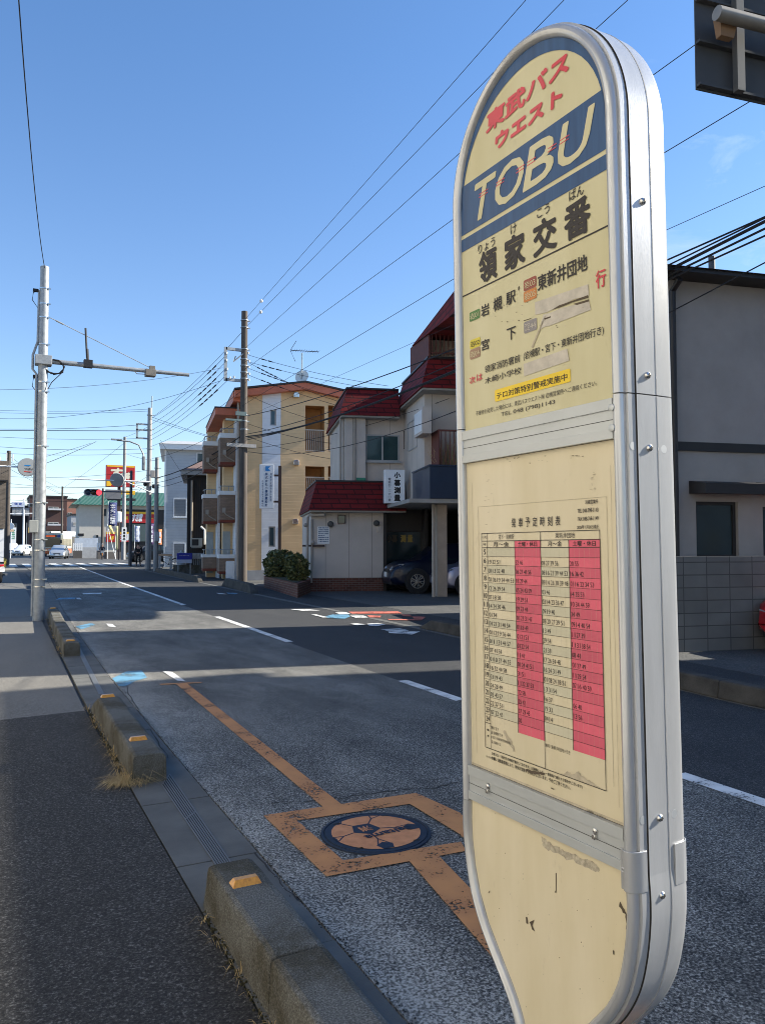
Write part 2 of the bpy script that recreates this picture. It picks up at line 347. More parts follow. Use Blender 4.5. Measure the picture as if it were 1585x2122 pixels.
M_amber = mat('amber_reflector_plastic', (.72, .33, .03), .35, var=.3, scale=90, c2=(.5, .2, .02), coat=.4)

# ------------------------------------------------------------------ ground
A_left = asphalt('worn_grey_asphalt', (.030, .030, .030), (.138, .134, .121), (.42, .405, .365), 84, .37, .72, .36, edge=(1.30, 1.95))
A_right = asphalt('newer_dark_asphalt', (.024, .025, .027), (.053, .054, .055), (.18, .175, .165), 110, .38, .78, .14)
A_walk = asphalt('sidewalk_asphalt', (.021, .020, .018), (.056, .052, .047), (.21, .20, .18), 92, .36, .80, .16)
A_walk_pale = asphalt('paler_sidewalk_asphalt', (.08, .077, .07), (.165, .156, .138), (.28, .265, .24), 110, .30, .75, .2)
A_base = asphalt('distant_asphalt', (.06, .062, .066), (.10, .10, .10), (.2, .2, .19), 60, .35, .75, .3)
mb = MB(); mb.box(-400, 500, -80, 1200, -.6, -.03)
struct('ground', mb, A_base)
def strip(mb, pts_l, pts_r, z0, z1, mi=0):
    for (a, b, c, d) in zip(pts_l[:-1], pts_r[:-1], pts_r[1:], pts_l[1:]):
        mb.hull([(*q, z0) for q in (a, b, c, d)], [(*q, z1) for q in (a, b, c, d)], mi)
EDGE = [(1.28, -12), (1.28, 5.2), (1.32, 9.6), (1.45, 14.7), (1.62, 19.9), (1.95, 28), (2.26, 36.2), (2.3, 62)]
MIDL = [(4.20, -12), (4.26, 3), (4.30, 7), (4.33, 9.6), (4.42, 14.7), (4.56, 20.9), (4.95, 36.2), (5.75, 62)]
RIGHT = [(6.66, -12), (6.72, 5.8), (7.0, 8.5), (7.25, 12.5), (7.45, 19), (7.6, 26), (7.95, 36.2), (9.0, 62)]
def at(pl, y):
    for (x0, y0), (x1, y1) in zip(pl[:-1], pl[1:]):
        if y0 <= y <= y1: return x0 + (x1 - x0) * (y - y0) / (y1 - y0)
    return pl[-1][0]
YS = [-12, 0, 3, 5.2, 7.5, 9.6, 12.5, 14.7, 17.5, 19.9, 24, 28, 32, 36.2, 45, 53, 62]
P = lambda pl, dx=0: [(at(pl, y) + dx, y) for y in YS]
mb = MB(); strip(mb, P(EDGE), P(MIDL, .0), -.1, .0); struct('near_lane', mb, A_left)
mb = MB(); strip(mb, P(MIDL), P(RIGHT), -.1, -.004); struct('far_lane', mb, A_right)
mb = MB(); mb.box(-60, 140, 62, 260, -.1, -.006); struct('crossroads', mb, A_base)
# sidewalk: dark asphalt up to a seam, paler beyond, with a saw cut
seam = [(.85, 7.95), (-3.0, 7.35)]
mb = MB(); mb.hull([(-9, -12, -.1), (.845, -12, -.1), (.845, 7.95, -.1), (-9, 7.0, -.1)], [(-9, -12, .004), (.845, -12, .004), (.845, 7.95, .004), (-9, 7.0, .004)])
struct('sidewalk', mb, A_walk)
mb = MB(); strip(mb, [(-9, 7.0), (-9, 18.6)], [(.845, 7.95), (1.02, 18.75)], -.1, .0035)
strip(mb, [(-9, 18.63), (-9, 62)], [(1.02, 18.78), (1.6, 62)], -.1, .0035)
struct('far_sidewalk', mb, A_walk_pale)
# gutter of precast slabs with open joints
GL = [(.85, -12), (.855, 5.2), (.885, 8.2), (.95, 11.9), (1.03, 15), (1.2, 20), (1.75, 36), (1.8, 62)]
mb = MB(); ys = [-12 + .995 * i for i in range(60)]
for i, y in enumerate(ys[:-1]):
    y1 = ys[i + 1] - .008
    a = [(at(GL, y), y), (at(EDGE, y) - .012, y), (at(EDGE, y1) - .012, y1), (at(GL, y1), y1)]
    mb.hull([(*q, -.1) for q in a], [(*q, .002 + .0015 * (i % 3)) for q in a])
struct('gutter', mb, M_conc2)
# broken edge of the asphalt against the gutter: crumbs
mb = MB()
for i in range(2600):
    y = 1.6 + 17 * random.random() ** 1.6; x = at(EDGE, y) + random.gauss(.004, .012) + .012 * math.sin(y * 5.1) * math.sin(y * 2.3); q = random.uniform(.0015, .0065)
    c = Vector((x, y, q * .4)); vs = [c + Vector((q * random.uniform(.6, 1.2) * a, q * random.uniform(.6, 1.2) * b, q * .7 * e)) for a, b, e in ((1, 0, 0), (-.5, .9, 0), (-.5, -.9, 0), (0, 0, 1))]
    mb.add(vs, [(0, 1, 3), (1, 2, 3), (2, 0, 3)], 0 if random.random() < .6 else 1)
o = mb.build('gravel', [mat('pale_grit', (.3, .29, .27), .9), mat('dark_grit', (.02, .02, .02), .9)], recalc=False)
o['kind'] = 'stuff'; o['label'] = 'loose grit and crumbs along the broken asphalt edge'; o['category'] = 'gravel'
# opposite footway, apron of the car port, forecourts
mb = MB()
FW = [(x + 1.6, y) for x, y in P(RIGHT)]
strip(mb, P(RIGHT, .16), FW, -.1, -.002); struct('opposite_footway', mb, A_right)
mb = MB(); strip(mb, FW, [(60, y) for y in YS], -.1, .0); struct('forecourt', mb, asphalt('forecourt_concrete', (.05, .05, .05), (.09, .09, .085), (.16, .155, .15), 40, .3, .75, .4))
# low flat kerb line on the far side
mb = MB()
for y0, y1 in zip(YS[:-1], YS[1:]):
    a = [(at(RIGHT, y0), y0), (at(RIGHT, y0) + .16, y0), (at(RIGHT, y1) + .16, y1), (at(RIGHT, y1), y1)]
    mb.hull([(*q, -.1) for q in a], [(*q, .001) for q in a])
struct('kerb', mb, M_conc2)

# ------------------------------------------------------------------ road markings
P_white = paint('worn_white_line', (.80, .79, .75), .36)
P_orange = paint('worn_orange_line', (.56, .245, .08), .355, c2=(.42, .18, .065))
P_blue = paint('blue_cycle_mark', (.12, .29, .42), .38)
P_red = paint('salmon_corner_paint', (.62, .16, .11), .36)
_mk = [0.004]
def marking(name, quads, m, z=None):
    mb = MB()
    if z is None: _mk[0] += .0006; z = _mk[0]
    for i, q in enumerate(quads): mb.poly([(p[0], p[1], z + i * .00025) for p in q])
    return struct(name, mb, m, recalc=False)
def band(p, q, wd):
    p = Vector((p[0], p[1])); q = Vector((q[0], q[1])); t = (q - p).normalized(); n = Vector((-t.y, t.x)) * wd / 2
    return [p - n, p + n, q + n, q - n]
dash = [(-2, 0.4), (2.05, 3.9), (6.72, 8.0), (12.0, 16.9)]
marking('centre_line', [band((at(MIDL, a) + .03, a), (at(MIDL, b) + .03, b), .13) for a, b in dash]
        + [band((at(MIDL, a) + .03, a), (at(MIDL, b) + .03, b), .13) for a, b in zip([20.5, 24, 28, 36.2, 45], [24.01, 28.01, 36.21, 45.01, 59])], P_white)
g2 = lambda px, py: G(px, py)
c4 = lambda x, y: (160 + x / 1.887, 1560 + y / 1.887)
hy = [band(G(376, 1417), G(690, 1672), .12), band(G(332, 1419), G(418, 1415), .07)]
hy += [[G(*c4(*q)) for q in quad] for quad in (
    [(728, 248), (1325, 160), (1300, 203), (860, 268)], [(728, 248), (860, 268), (1040, 425), (975, 488)],
    [(1325, 160), (1500, 240), (1500, 325), (1300, 203)], [(975, 488), (1040, 425), (1500, 352), (1520, 388)])]
hy += [band(G(*c4(1345, 405)), G(*c4(1345, 405)).lerp(G(1010, 1925), 3.2), .165), [G(955, 1690), G(1120, 1760), G(1075, 1790), G(955, 1735)]]
marking('hydrant_marking', hy, P_orange)
c3 = lambda x, y: (x / 2.8304, 1200 + y / 2.8304)
marking('cycle_arrow_marking', [[G(*c3(*q)) for q in quad] for quad in (
    [(660, 585), (740, 545), (830, 535), (865, 580), (800, 600), (735, 632), (700, 632)],
    [(445, 280), (540, 258), (560, 270), (480, 296)], [(330, 122), (350, 112), (450, 108), (440, 118)])], P_blue)
marking('cycle_arrow_edge', [[G(*c3(*q)) for q in quad] for quad in (
    [(955, 543), (1010, 547), (1092, 603), (1040, 598)], [(625, 263), (660, 265), (682, 282), (640, 280)], [(448, 111), (470, 111), (482, 120), (455, 119)],
    [(485, 83), (600, 81), (595, 88), (490, 90)])], P_white)
c6 = lambda x, y: (400 + x / 2.7328, 1120 + y / 2.7328)
marking('corner_marking', [[G(*c6(*q)) for q in quad] for quad in (
    [(880, 405), (1160, 403), (1185, 414), (900, 416)], [(985, 424), (1065, 428), (1060, 437), (1000, 437)], [(1175, 420), (1230, 422), (1240, 432), (1190, 430)],
    [(1240, 432), (1320, 434), (1300, 447), (1250, 444)], [(1100, 446), (1300, 449), (1290, 454), (1110, 452)])], P_red)
marking('corner_blue_marking', [[G(*c6(*q)) for q in quad] for quad in (
    [(790, 420), (880, 420), (890, 432), (860, 445), (760, 440), (750, 432)], [(190, 296), (260, 299), (240, 306), (200, 304)])], P_blue)
marking('corner_white_marking', [[G(*c6(*q)) for q in quad] for quad in (
    [(670, 421), (700, 421), (765, 437), (735, 438)], [(805, 410), (865, 408), (890, 418), (830, 420)], [(888, 428), (965, 427), (990, 438), (920, 440)],
    [(550, 391), (640, 390), (720, 398), (620, 400)], [(130, 298), (165, 300), (195, 306), (150, 305)])], P_white)
marking('cycle_symbol', [[G(*c6(*q)) for q in quad] for quad in (
    [(890, 474), (930, 471), (975, 477), (930, 483)], [(985, 474), (1050, 470), (1090, 478), (1040, 488), (1000, 486)],
    [(1060, 505), (1170, 501), (1190, 505), (1080, 509)], [(1085, 512), (1200, 507), (1222, 513), (1110, 518)],
    [(1105, 520), (1180, 516), (1285, 518), (1240, 536), (1110, 527)])], P_white)
marking('crosswalk', [[(x, 61), (x + .55, 61), (x + .55, 69.5), (x, 69.5)] for x in [1.3 + 1.02 * i for i in range(9)]], P_white)
marking('stop_line', [[(5.9, 57.6), (9.0, 57.6), (9.0, 58), (5.9, 58)], [(2.4, 66.8), (5.6, 66.8), (5.6, 67.2), (2.4, 67.2)]], P_white)
# hairline cracks and a patch seam across the near lane
mb = MB()
for pts in ([(565, 1664), (700, 1655), (800, 1640), (905, 1632), (985, 1612)], [(255, 1403), (268, 1440), (305, 1500), (352, 1575), (400, 1620), (470, 1700), (545, 1790), (640, 1890)]):
    w3 = [G(*q) for q in pts]; fine = []
    for a, b in zip(w3[:-1], w3[1:]):
        for k in range(9): fine.append(a.lerp(b, k / 9) + Vector((random.gauss(0, .008), random.gauss(0, .012), 0)))
    for a, b in zip(fine[:-1], fine[1:]):
        q = band(a, b, random.uniform(.004, .012)); mb.poly([(p[0], p[1], .0032) for p in q])
struct('road_crack', mb, M_seam, recalc=False)

# manhole cover with football panels
ctr = (G(666, 1728) + G(892, 1728) + G(779, 1690) + G(779, 1765)) / 4; rad = .287
def OnRoad(c, rot):
    def F(a, d, z): return Vector((c[0] + a * math.cos(rot) - z * math.sin(rot), c[1] + a * math.sin(rot) + z * math.cos(rot), d))
    return F
mh = thing('manhole_cover', 'round dark iron hydrant cover with an orange football pattern', 'manhole cover', (ctr.x, ctr.y, 0))
M_iron = mat('blue_black_cast_iron', (.02, .03, .05), .55, .3, var=.2, scale=20)
M_orng = mat('orange_cover_paint', (.66, .28, .11), .6, var=.3, scale=14, c2=(.50, .20, .075))
mb = MB(); mb.lathe([(rad + .02, .0), (rad + .018, .008), (rad + .004, .009), (rad + .002, .004), (rad - .004, .004), (rad - .006, .009), (.001, .009)], Matrix.Translation((ctr.x, ctr.y, 0)), 56, smooth=False)
for a in (.9, 2.2, 3.9, 5.3):
    c = Vector((ctr.x + math.cos(a) * (rad - .035), ctr.y + math.sin(a) * (rad - .035), 0)); mb.add(*(lambda q: ([p for p in q], [(0, 1, 2, 3)]))([c + Vector((dx, dy, .0105)) for dx, dy in ((-.02, -.008), (.02, -.008), (.02, .008), (-.02, .008))]), 1)
mb.build('cover_plate', [M_iron, M_seam], mh)
mb = MB(); FR = OnRoad(ctr, R(186))
rb = rad - .040; PC = (.03, -.062)
mb.poly([FR(rb * math.cos(2 * math.pi * k / 48), .0105, rb * math.sin(2 * math.pi * k / 48)) for k in range(48)])
mb.build('ball_panel', M_orng, mh, recalc=False)
mb = MB(); pv = [(PC[0] + .086 * math.sin(2 * math.pi * (k + .1) / 5), PC[1] + .086 * math.cos(2 * math.pi * (k + .1) / 5)) for k in range(5)]
def seam_(a, b, wd_, d): a, b = Vector((*a, 0)), Vector((*b, 0)); t_ = (b - a).normalized(); n_ = Vector((-t_.y, t_.x, 0)) * wd_ / 2; mb.poly([FR(*((lambda q: (q.x, d, q.y))(v))) for v in (a - n_, a + n_, b + n_, b - n_)])
mb.poly([FR(a, .0114, z) for a, z in pv])
for k in range(5):
    a = Vector(pv[k]); c = a + (a - Vector(PC)).normalized() * .075; d_ = .0112 + k * .00004; seam_(a, c, .008, d_)
    for sg in (-1, 1):
        ang = math.atan2(c.y - PC[1], c.x - PC[0]) + sg * .42; e_ = c + Vector((math.cos(ang), math.sin(ang))) * .085
        if e_.length > rb: e_ = e_.normalized() * rb
        seam_(c, e_, .008, d_ + .00002 * (2 + sg))
    ang = math.atan2(c.y - PC[1], c.x - PC[0]); o_ = c + Vector((math.cos(ang), math.sin(ang))) * .10
    if o_.length < rb + .05:
        pp_ = [o_ + Vector((math.cos(ang + math.pi + 2 * math.pi * j / 5), math.sin(ang + math.pi + 2 * math.pi * j / 5))) * .050 for j in range(5)]
        pp_ = [p if p.length < rb + .004 else p.normalized() * (rb + .004) for p in pp_]; mb.poly([FR(p.x, .0113 + k * .00003, p.y) for p in pp_])
mb.build('ball_seam', M_iron, mh, recalc=False)
mb = MB(); text(mb, '消', FR, PC[0] - .036, PC[0] + .036, PC[1] - .036, PC[1] + .036, .0125, 0, .012); text(mb, 'Saitama', FR, -.20, .10, .022, .085, .0128, 1, .03)
mb.build('lettering', [M_orng, M_iron], mh, recalc=False)

# ------------------------------------------------------------------ kerb blocks with amber reflectors
def kerb_block(y0, y1, label, refl=(), taper0=.02, taper1=.02, x0=None):
    xa = (lambda y: at(GL, y) + .015) if x0 is None else (lambda y: x0)
    t = thing('kerb_block', label, 'kerb block', (xa(y0) + .1, y0, 0), 'concrete kerb blocks along the sidewalk')
    wd, h, c = .215, .20, .028
    prof = [(0, 0), (.004, h - c), (c * .35, h - c * .3), (c, h), (wd - c * 1.3, h), (wd - c * .4, h - c * .3), (wd, h - c * 1.2), (wd + .012, 0)]
    rng = random.Random(int(y0 * 10)); rings = []
    L = y1 - y0; stn = [(0, .10 if taper0 > .05 else .97), (min(taper0, .4) * .5, .62 if taper0 > .05 else .99), (taper0, 1)] + [(taper0 + (L - taper0 - taper1) * k / 6, 1) for k in range(1, 6)] + [(L - taper1, 1), (L - taper1 * .5, .62 if taper1 > .05 else .99), (L, .10 if taper1 > .05 else .97)]
    for dy, k in stn:
        y = y0 + dy; rings.append([Vector((xa(y) + px + rng.gauss(0, .0016), y, (pz * k + rng.gauss(0, .0012)) if pz > 0 else -.02)) for px, pz in prof])
    mb = MB(); n = len(prof); vs = [v for rg in rings for v in rg]
    mb.add(vs, [(i * n + k, i * n + k + 1, (i + 1) * n + k + 1, (i + 1) * n + k) for i in range(len(rings) - 1) for k in range(n - 1)] + [tuple(range(n)), tuple(range(len(vs) - n, len(vs)))])
    mb.build('block', M_conc, t, bevel=.004)
    for ry in refl:
        x = xa(ry) + wd / 2 - .008; q = MB()
        a, b, hh = .062, .036, .024
        q.hull([(x - a, ry - b, h - .002), (x + a, ry - b, h - .002), (x + a, ry + b, h - .002), (x - a, ry + b, h - .002)],
               [(x - a * .78, ry - b * .45, h + hh), (x + a * .78, ry - b * .45, h + hh), (x + a * .78, ry + b * .45, h + hh), (x - a * .78, ry + b * .45, h + hh)])
        q.build('reflector', M_amber, t, bevel=.003)
    return t
kerb_block(1.72, 2.55, 'pale concrete kerb block at the front by the tall bus stop sign')
kerb_block(2.558, 3.46, 'mossy rounded kerb block with the largest amber reflector', (3.15,), taper1=.07)
kerb_block(5.36, 6.32, 'kerb block with dry grass heaped at its end', (5.77,), taper0=.04)
kerb_block(6.328, 7.98, 'kerb block with a sloping end below the drain slot', (7.5,), taper1=.5)
kerb_block(11.86, 14.2, 'kerb block standing between the drain slot and the steel pole', (12.05,))
kerb_block(14.21, 16.5, 'plain middle kerb block just before the grey steel pole')
kerb_block(16.51, 18.9, 'kerb block ending beside the foot of the grey steel pole', (18.3,), taper1=.3)
kerb_block(30.5, 33.5, 'first small kerb block beyond the grey steel pole', taper0=.25)
kerb_block(39, 41, 'farthest low kerb block by the crosswalk corner', taper1=.3)
# heavier dark kerb blocks across the road
def far_kerb(pts, label, h=.26, wd=.22, ends=(.45, .45)):
    t = thing('kerb_block', label, 'kerb block', (*pts[0], 0), 'dark kerb blocks across the road')
    mb = MB(); n = len(pts)
    for i, (a, b) in enumerate(zip(pts[:-1], pts[1:])):
        a = Vector((*a, 0)); b = Vector((*b, 0)); tt = (b - a).normalized(); nn = Vector((tt.y, -tt.x, 0)) * wd
        e0 = ends[0] if i == 0 else 0; e1 = ends[1] if i == n - 2 else 0
        A2, B2 = a + tt * e0, b - tt * e1; up = Vector((0, 0, h))
        sh = nn * .14
        mb.hull([a, b, b + nn, a + nn], [A2 + up + sh, B2 + up + sh, B2 + nn - sh + up, A2 + nn - sh + up])
    mb.build('block', M_kerbdark, t, bevel=.02)
    return t
far_kerb([(6.68, 3.2), (6.74, 5.6), (7.0, 8.2), (7.2, 10.0), (7.34, 12.9)], 'long dark kerb with a drain hole opposite the bus stop sign', .19)
far_kerb([(7.56, 24.2), (8.05, 29.6)], 'dark trapezoid kerb before the brick planter', .3, .26, (.6, .6))
far_kerb([(7.8, 32.3), (8.2, 39.5), (8.55, 46)], 'long kerb in front of the chained bicycle and blue banner', .25, .22)
# drain grates in the gutter
def grate(pxl0, pxr0, pxl1, pxr1, label, bars=6):
    a, b, c, d = [G(*q) for q in (pxl0, pxr0, pxr1, pxl1)]
    t = thing('drain_grate', label, 'drain grate', (a.x, a.y, 0), 'slot drains in the gutter')
    mb = MB(); mb.hull([Vector((p.x, p.y, -.02)) for p in (a, b, c, d)], [Vector((p.x, p.y, .0058)) for p in (a, b, c, d)])
    mb.build('slot', M_seam, t)
    mb = MB()
    for k in range(bars + 1):
        u = k / bars; p, q = a.lerp(b, u), d.lerp(c, u); n = Vector((.0035, 0, 0)); z = Vector((0, 0, .006)); z2 = Vector((0, 0, .0085))
        mb.hull([p - n + z, p + n + z, q + n + z, q - n + z], [p - n + z2, p + n + z2, q + n + z2, q - n + z2])
    for u in [0, .5, 1]:
        p, q = a.lerp(d, u), b.lerp(c, u); n = Vector((0, .006, 0)); z = Vector((0, 0, .006)); z2 = Vector((0, 0, .0082))
        mb.hull([p - n + z, p + n + z, q + n + z, q - n + z], [p - n + z2, p + n + z2, q + n + z2, q - n + z2])
    mb.build('grating_bar', mat('dark_grating_steel', (.17, .175, .18), .55, .3), t)
grate((449, 1796), (480, 1792), (336, 1628), (352, 1606), 'nearest slot drain in front of the near kerb block')
grate((206, 1440), (216, 1439), (155, 1335), (160, 1331), 'slot drain running up to the sloping kerb end')
grate((156, 1333), (167, 1332), (152, 1324), (160, 1323), 'short far slot drain beside the second amber reflector')
# dry grass
M_straw = mat('dry_grass_straw', (.58, .44, .22), .8, var=.3, c2=(.32, .22, .10), scale=30)
M_moss = mat('dark_moss', (.05, .045, .02), .95)
def tuft(mb, c, n, spread, h, flat=.5):
    for i in range(n):
        a = random.uniform(0, 6.28); r = random.random() * spread * .5; p = Vector((c[0] + r * math.cos(a), c[1] + r * math.sin(a), 0.002))
        d = Vector((math.cos(a + random.gauss(0, .7)), math.sin(a + random.gauss(0, .7)), 0)); l = h * random.uniform(.5, 1.4)
        p1 = p + d * l * .5 * flat + Vector((0, 0, l * .45 * (1.4 - flat))); p2 = p + d * l * (.7 + flat * .4) + Vector((0, 0, max(.004, l * .35 * (1 - flat) * random.uniform(-.2, 1.6))))
        wv = Vector((-d.y, d.x, 0)) * random.uniform(.0008, .0018)
        mb.add([p - wv, p + wv, p1 + wv * .8, p1 - wv * .8, p2], [(0, 1, 2, 3), (3, 2, 4)])
g = G(265, 1622); mb = MB(); tuft(mb, (g.x - .03, g.y + .0), 520, .17, .12, .75); tuft(mb, (g.x + .06, g.y - .05), 160, .2, .10, .6); tuft(mb, (g.x + .05, g.y - .04), 45, .2, .15, .3)
o = mb.build('dry_grass', M_straw, recalc=False); tag(o, 'heap of dry straw grass at the end of the kerb block', 'dry grass', kind='stuff')
mb = MB()
for i in range(150):
    y = random.choice([random.uniform(1.7, 3.4), random.uniform(5.4, 8), random.uniform(5.4, 6.6), random.uniform(12, 18)])
    tuft(mb, (at(GL, y) + random.gauss(-.012, .012), y), random.choice([2, 3, 6]), .03, random.uniform(.03, .13), random.uniform(.3, .9))
o = mb.build('roadside_grass', M_straw, recalc=False); tag(o, 'thin dry grass blades along the foot of the kerb blocks', 'grass', kind='stuff')
mb = MB()
for i in range(900):
    y = random.choice([random.uniform(1.7, 3.4), random.uniform(5.4, 8), random.uniform(12, 18)]); q = random.uniform(.004, .013)
    c = Vector((at(GL, y) + .012 + random.gauss(-.012, .012), y, q * .2)); mb.add([c + Vector((q * random.uniform(.7, 1.3) * a, q * random.uniform(.7, 1.6) * b, q * .7 * e)) for a, b, e in ((1, 0, 0), (-.5, .9, 0), (-.5, -.9, 0), (0, 0, 1))], [(0, 1, 3), (1, 2, 3), (2, 0, 3)])
o = mb.build('dirt', M_moss, recalc=False); tag(o, 'dark moss and dirt in the joint below the kerb blocks', 'dirt', kind='stuff')

# ------------------------------------------------------------------ bus stop sign (stands 1.3 m from the camera)
SO = Vector((0.88852, 1.36953, 2.12862)); SE = Vector((.0438044, -.9990217, .0060692)); SG = Vector((-.0122155, .005539, .99991)); SN = SE.cross(SG).normalized()
def SF(a, d, z): return SO + SE * a + SN * d + SG * z
def St(px, py, d=0.0):
    r = ray(px, py); t = ((SO + SN * d - EYE).dot(SN)) / r.dot(SN); q = EYE + r * t - SO; return (q.dot(SE), q.dot(SG))
WID = .42; AZ = .185; AR = .21
bs = thing('bus_stop_sign', 'tall aluminium bus stop sign with rounded top, cream panels and timetable', 'bus stop sign', (.95, 1.16, 0))
def cream(name, c, grime):
    m, t, b = base_mat(name); setin(b, 'Roughness', .45); setin(b, 'Coat Weight', .12); setin(b, 'Coat Roughness', .1)
    co = N(t, 'ShaderNodeTexCoord')
    def nz_(sc, det, st=None, rough=.6):
        n = N(t, 'ShaderNodeTexNoise'); n.inputs['Scale'].default_value = sc; n.inputs['Detail'].default_value = det; n.inputs['Roughness'].default_value = rough
        if st: q = N(t, 'ShaderNodeMapping'); q.inputs['Scale'].default_value = st; t.links.new(co.outputs['Object'], q.inputs[0]); t.links.new(q.outputs[0], n.inputs['Vector'])
        else: t.links.new(co.outputs['Object'], n.inputs['Vector'])
        return n
    a = nz_(5, 8, (2.2, 2.2, .5)); r = N(t, 'ShaderNodeValToRGB'); e = r.color_ramp.elements
    e[0].position = .3; e[1].position = .7; e[0].color = (c[0] * .88, c[1] * .86, c[2] * .78, 1); e[1].color = (*c, 1)
    t.links.new(a.outputs['Fac'], r.inputs[0])
    s = nz_(26, 8, (1, 1, .35), .7); r2 = N(t, 'ShaderNodeValToRGB'); r2.color_ramp.elements[0].position = .62; r2.color_ramp.elements[1].position = .8
    t.links.new(s.outputs['Fac'], r2.inputs[0])
    k = N(t, 'ShaderNodeMath'); k.operation = 'MULTIPLY'; k.inputs[1].default_value = grime; t.links.new(r2.outputs[0], k.inputs[0])
    mxn = N(t, 'ShaderNodeMixRGB'); mxn.inputs['Color2'].default_value = (.25, .19, .11, 1); t.links.new(k.outputs[0], mxn.inputs['Fac']); t.links.new(r.outputs[0], mxn.inputs['Color1'])
    t.links.new(mxn.outputs[0], b.inputs['Base Color'])
    return m
M_cr1 = cream('yellowed_cream_acrylic', (.55, .505, .315), .28); M_cr2 = cream('cream_paper_panel', (.63, .555, .395), .42); M_cr3 = cream('cream_enamel', (.665, .585, .42), .46)
M_navy = mat('faded_navy_print', (.030, .085, .20), .45, c2=(.018, .055, .14), scale=9, stretch=(6, 6, .5), coat=.08)
M_red = mat('faded_red_print', (.60, .055, .075), .4, coat=.2)
M_greyst = mat('dirty_grey_sticker', (.55, .50, .42), .7, scale=40, var=.15)
M_yel = mat('yellow_label', (.80, .56, .03), .45); M_grn = mat('green_badge', (.08, .20, .055), .45); M_yb = mat('yellow_badge', (.66, .55, .06), .45)
M_mar = mat('maroon_badge', (.30, .08, .055), .45); M_ora = mat('orange_badge', (.58, .22, .06), .45); M_brb = mat('brown_badge', (.33, .20, .13), .45); M_gyb = mat('grey_badge', (.27, .25, .25), .5)
M_ink = mat('dark_brown_ink', (.025, .02, .018), .5, var=0)
M_pink = mat('faded_pink_print', (.70, .115, .17), .5, var=.12, scale=7); M_pink2 = mat('deeper_pink_print', (.60, .10, .15), .5, var=.12, scale=7)
M_beige = mat('grey_beige_row_print', (.55, .51, .37), .6, var=.08)
M_stain = mat('faint_brown_stain', (.52, .45, .325), .7, var=.2, scale=60); M_glue = mat('grey_glue_residue', (.53, .465, .35), .8, var=.3, scale=120); M_scuff = mat('dark_scuff', (.10, .075, .05), .8)
def arch(zlo, r_in=0.0, n=28):
    """panel outline from zlo up, round top"""
    return [(r_in, zlo), (WID - r_in, zlo)] + [(WID / 2 + (AR - r_in) * math.cos(math.pi * k / n), AZ + (AR - r_in) * 1.09 * math.sin(math.pi * k / n)) for k in range(n + 1)]
GOB = [(-.002, -1.10), (.000, -1.14), (.008, -1.19), (.023, -1.241), (.05, -1.290), (.088, -1.336), (.124, -1.378), (.150, -1.418), (.166, -1.465), (.172, -1.52), (.173, -1.60)]
# header
mb = MB(); mb.prism(arch(-.2925), -.10, -.002, SF); mb.build('header_panel', M_cr1, bs).name = 'header_panel'
hp = bpy.data.objects['header_panel']
L = MB(); HM = [M_navy, M_red, M_ink, M_greyst, M_yel, M_grn, M_yb, M_mar, M_ora, M_brb, M_gyb, M_cr1, M_scuff, M_stain]
D = -.0012
# navy rim that hugs the arch, with the cream dome cut out of it; two navy bands
n = 28; outer = [(WID / 2 + AR * math.cos(math.pi * k / n), AZ + AR * 1.09 * math.sin(math.pi * k / n)) for k in range(n + 1)]
rin = lambda k: AR - .005 - .019 * math.sin(math.pi * k / n) ** 2
inner = [(WID / 2 + rin(k) * math.cos(math.pi * k / n), AZ + rin(k) * 1.09 * math.sin(math.pi * k / n)) for k in range(n + 1)]
for k in range(n): L.quad(*[SF(a, D, z) for a, z in (outer[k], outer[k + 1], inner[k + 1], inner[k])], 0)
L.poly([SF(a, D, z) for a, z in [(0, .131), (WID, .131), (WID, .236), (0, .236)]], 0)
L.poly([SF(a, D, z) for a, z in [(0, .096), (WID, .096), (WID, .1225), (0, .1225)]], 0)
# red two-line company name in slanted heavy strokes
ca = lambda x, y: (920 + x / 2.3833, y / 2.3833)
cb = lambda x, y: (940 + x / 4.5286, 560 + y / 4.5286)
def box_px(conv, lb, rt, d=D):
    a, b = St(*conv(*lb), d), St(*conv(*rt), d); return a[0], b[0], a[1], b[1]
def htext(body, conv, lb, rt, mi, bold=.0, shear=0.0, d=D + .0006):
    s0, s1, z0, z1 = box_px(conv, lb, rt, d); text(L, body, SF, s0, s1, z0, z1, d, mi, bold, shear); return s0, s1, z0, z1
htext('東武バス', ca, (205, 668), (612, 240), 1, .030, .12)
htext('ウエスト', ca, (250, 748), (580, 418), 1, .042, .10)
# company word in wide italics with twin red pinstripes
s0, s1, z0, z1 = box_px(ca, (168, 1062), (700, 560)); z0, z1 = .143, .222
wd = (s1 - s0)
xs = [(.0, .205, 'T'), (.225, .48, 'O'), (.50, .735, 'B'), (.76, .99, 'U')]
for a, b, chh in xs: text(L, chh, SF, .030 + a * .345, .030 + b * .345, z0, z1, D + .0006, 11, .013, .30)
for zz in (.1885, .1945):
    for a, b, chh in xs:
        o1 = .030 + a * .345 + .30 * (zz - z0)
        for q0, q1 in (((.3, .72),) if chh == 'T' else ((0, .30), (.72, 1.0)) if chh != 'U' else ((0, .30),)):
            wq = (b - a) * .345; L.poly([SF(o1 + wq * q0, D + .001, zz), SF(o1 + wq * q1, D + .001, zz), SF(o1 + wq * q1, D + .001, zz + .0018), SF(o1 + wq * q0, D + .001, zz + .0018)], 1)
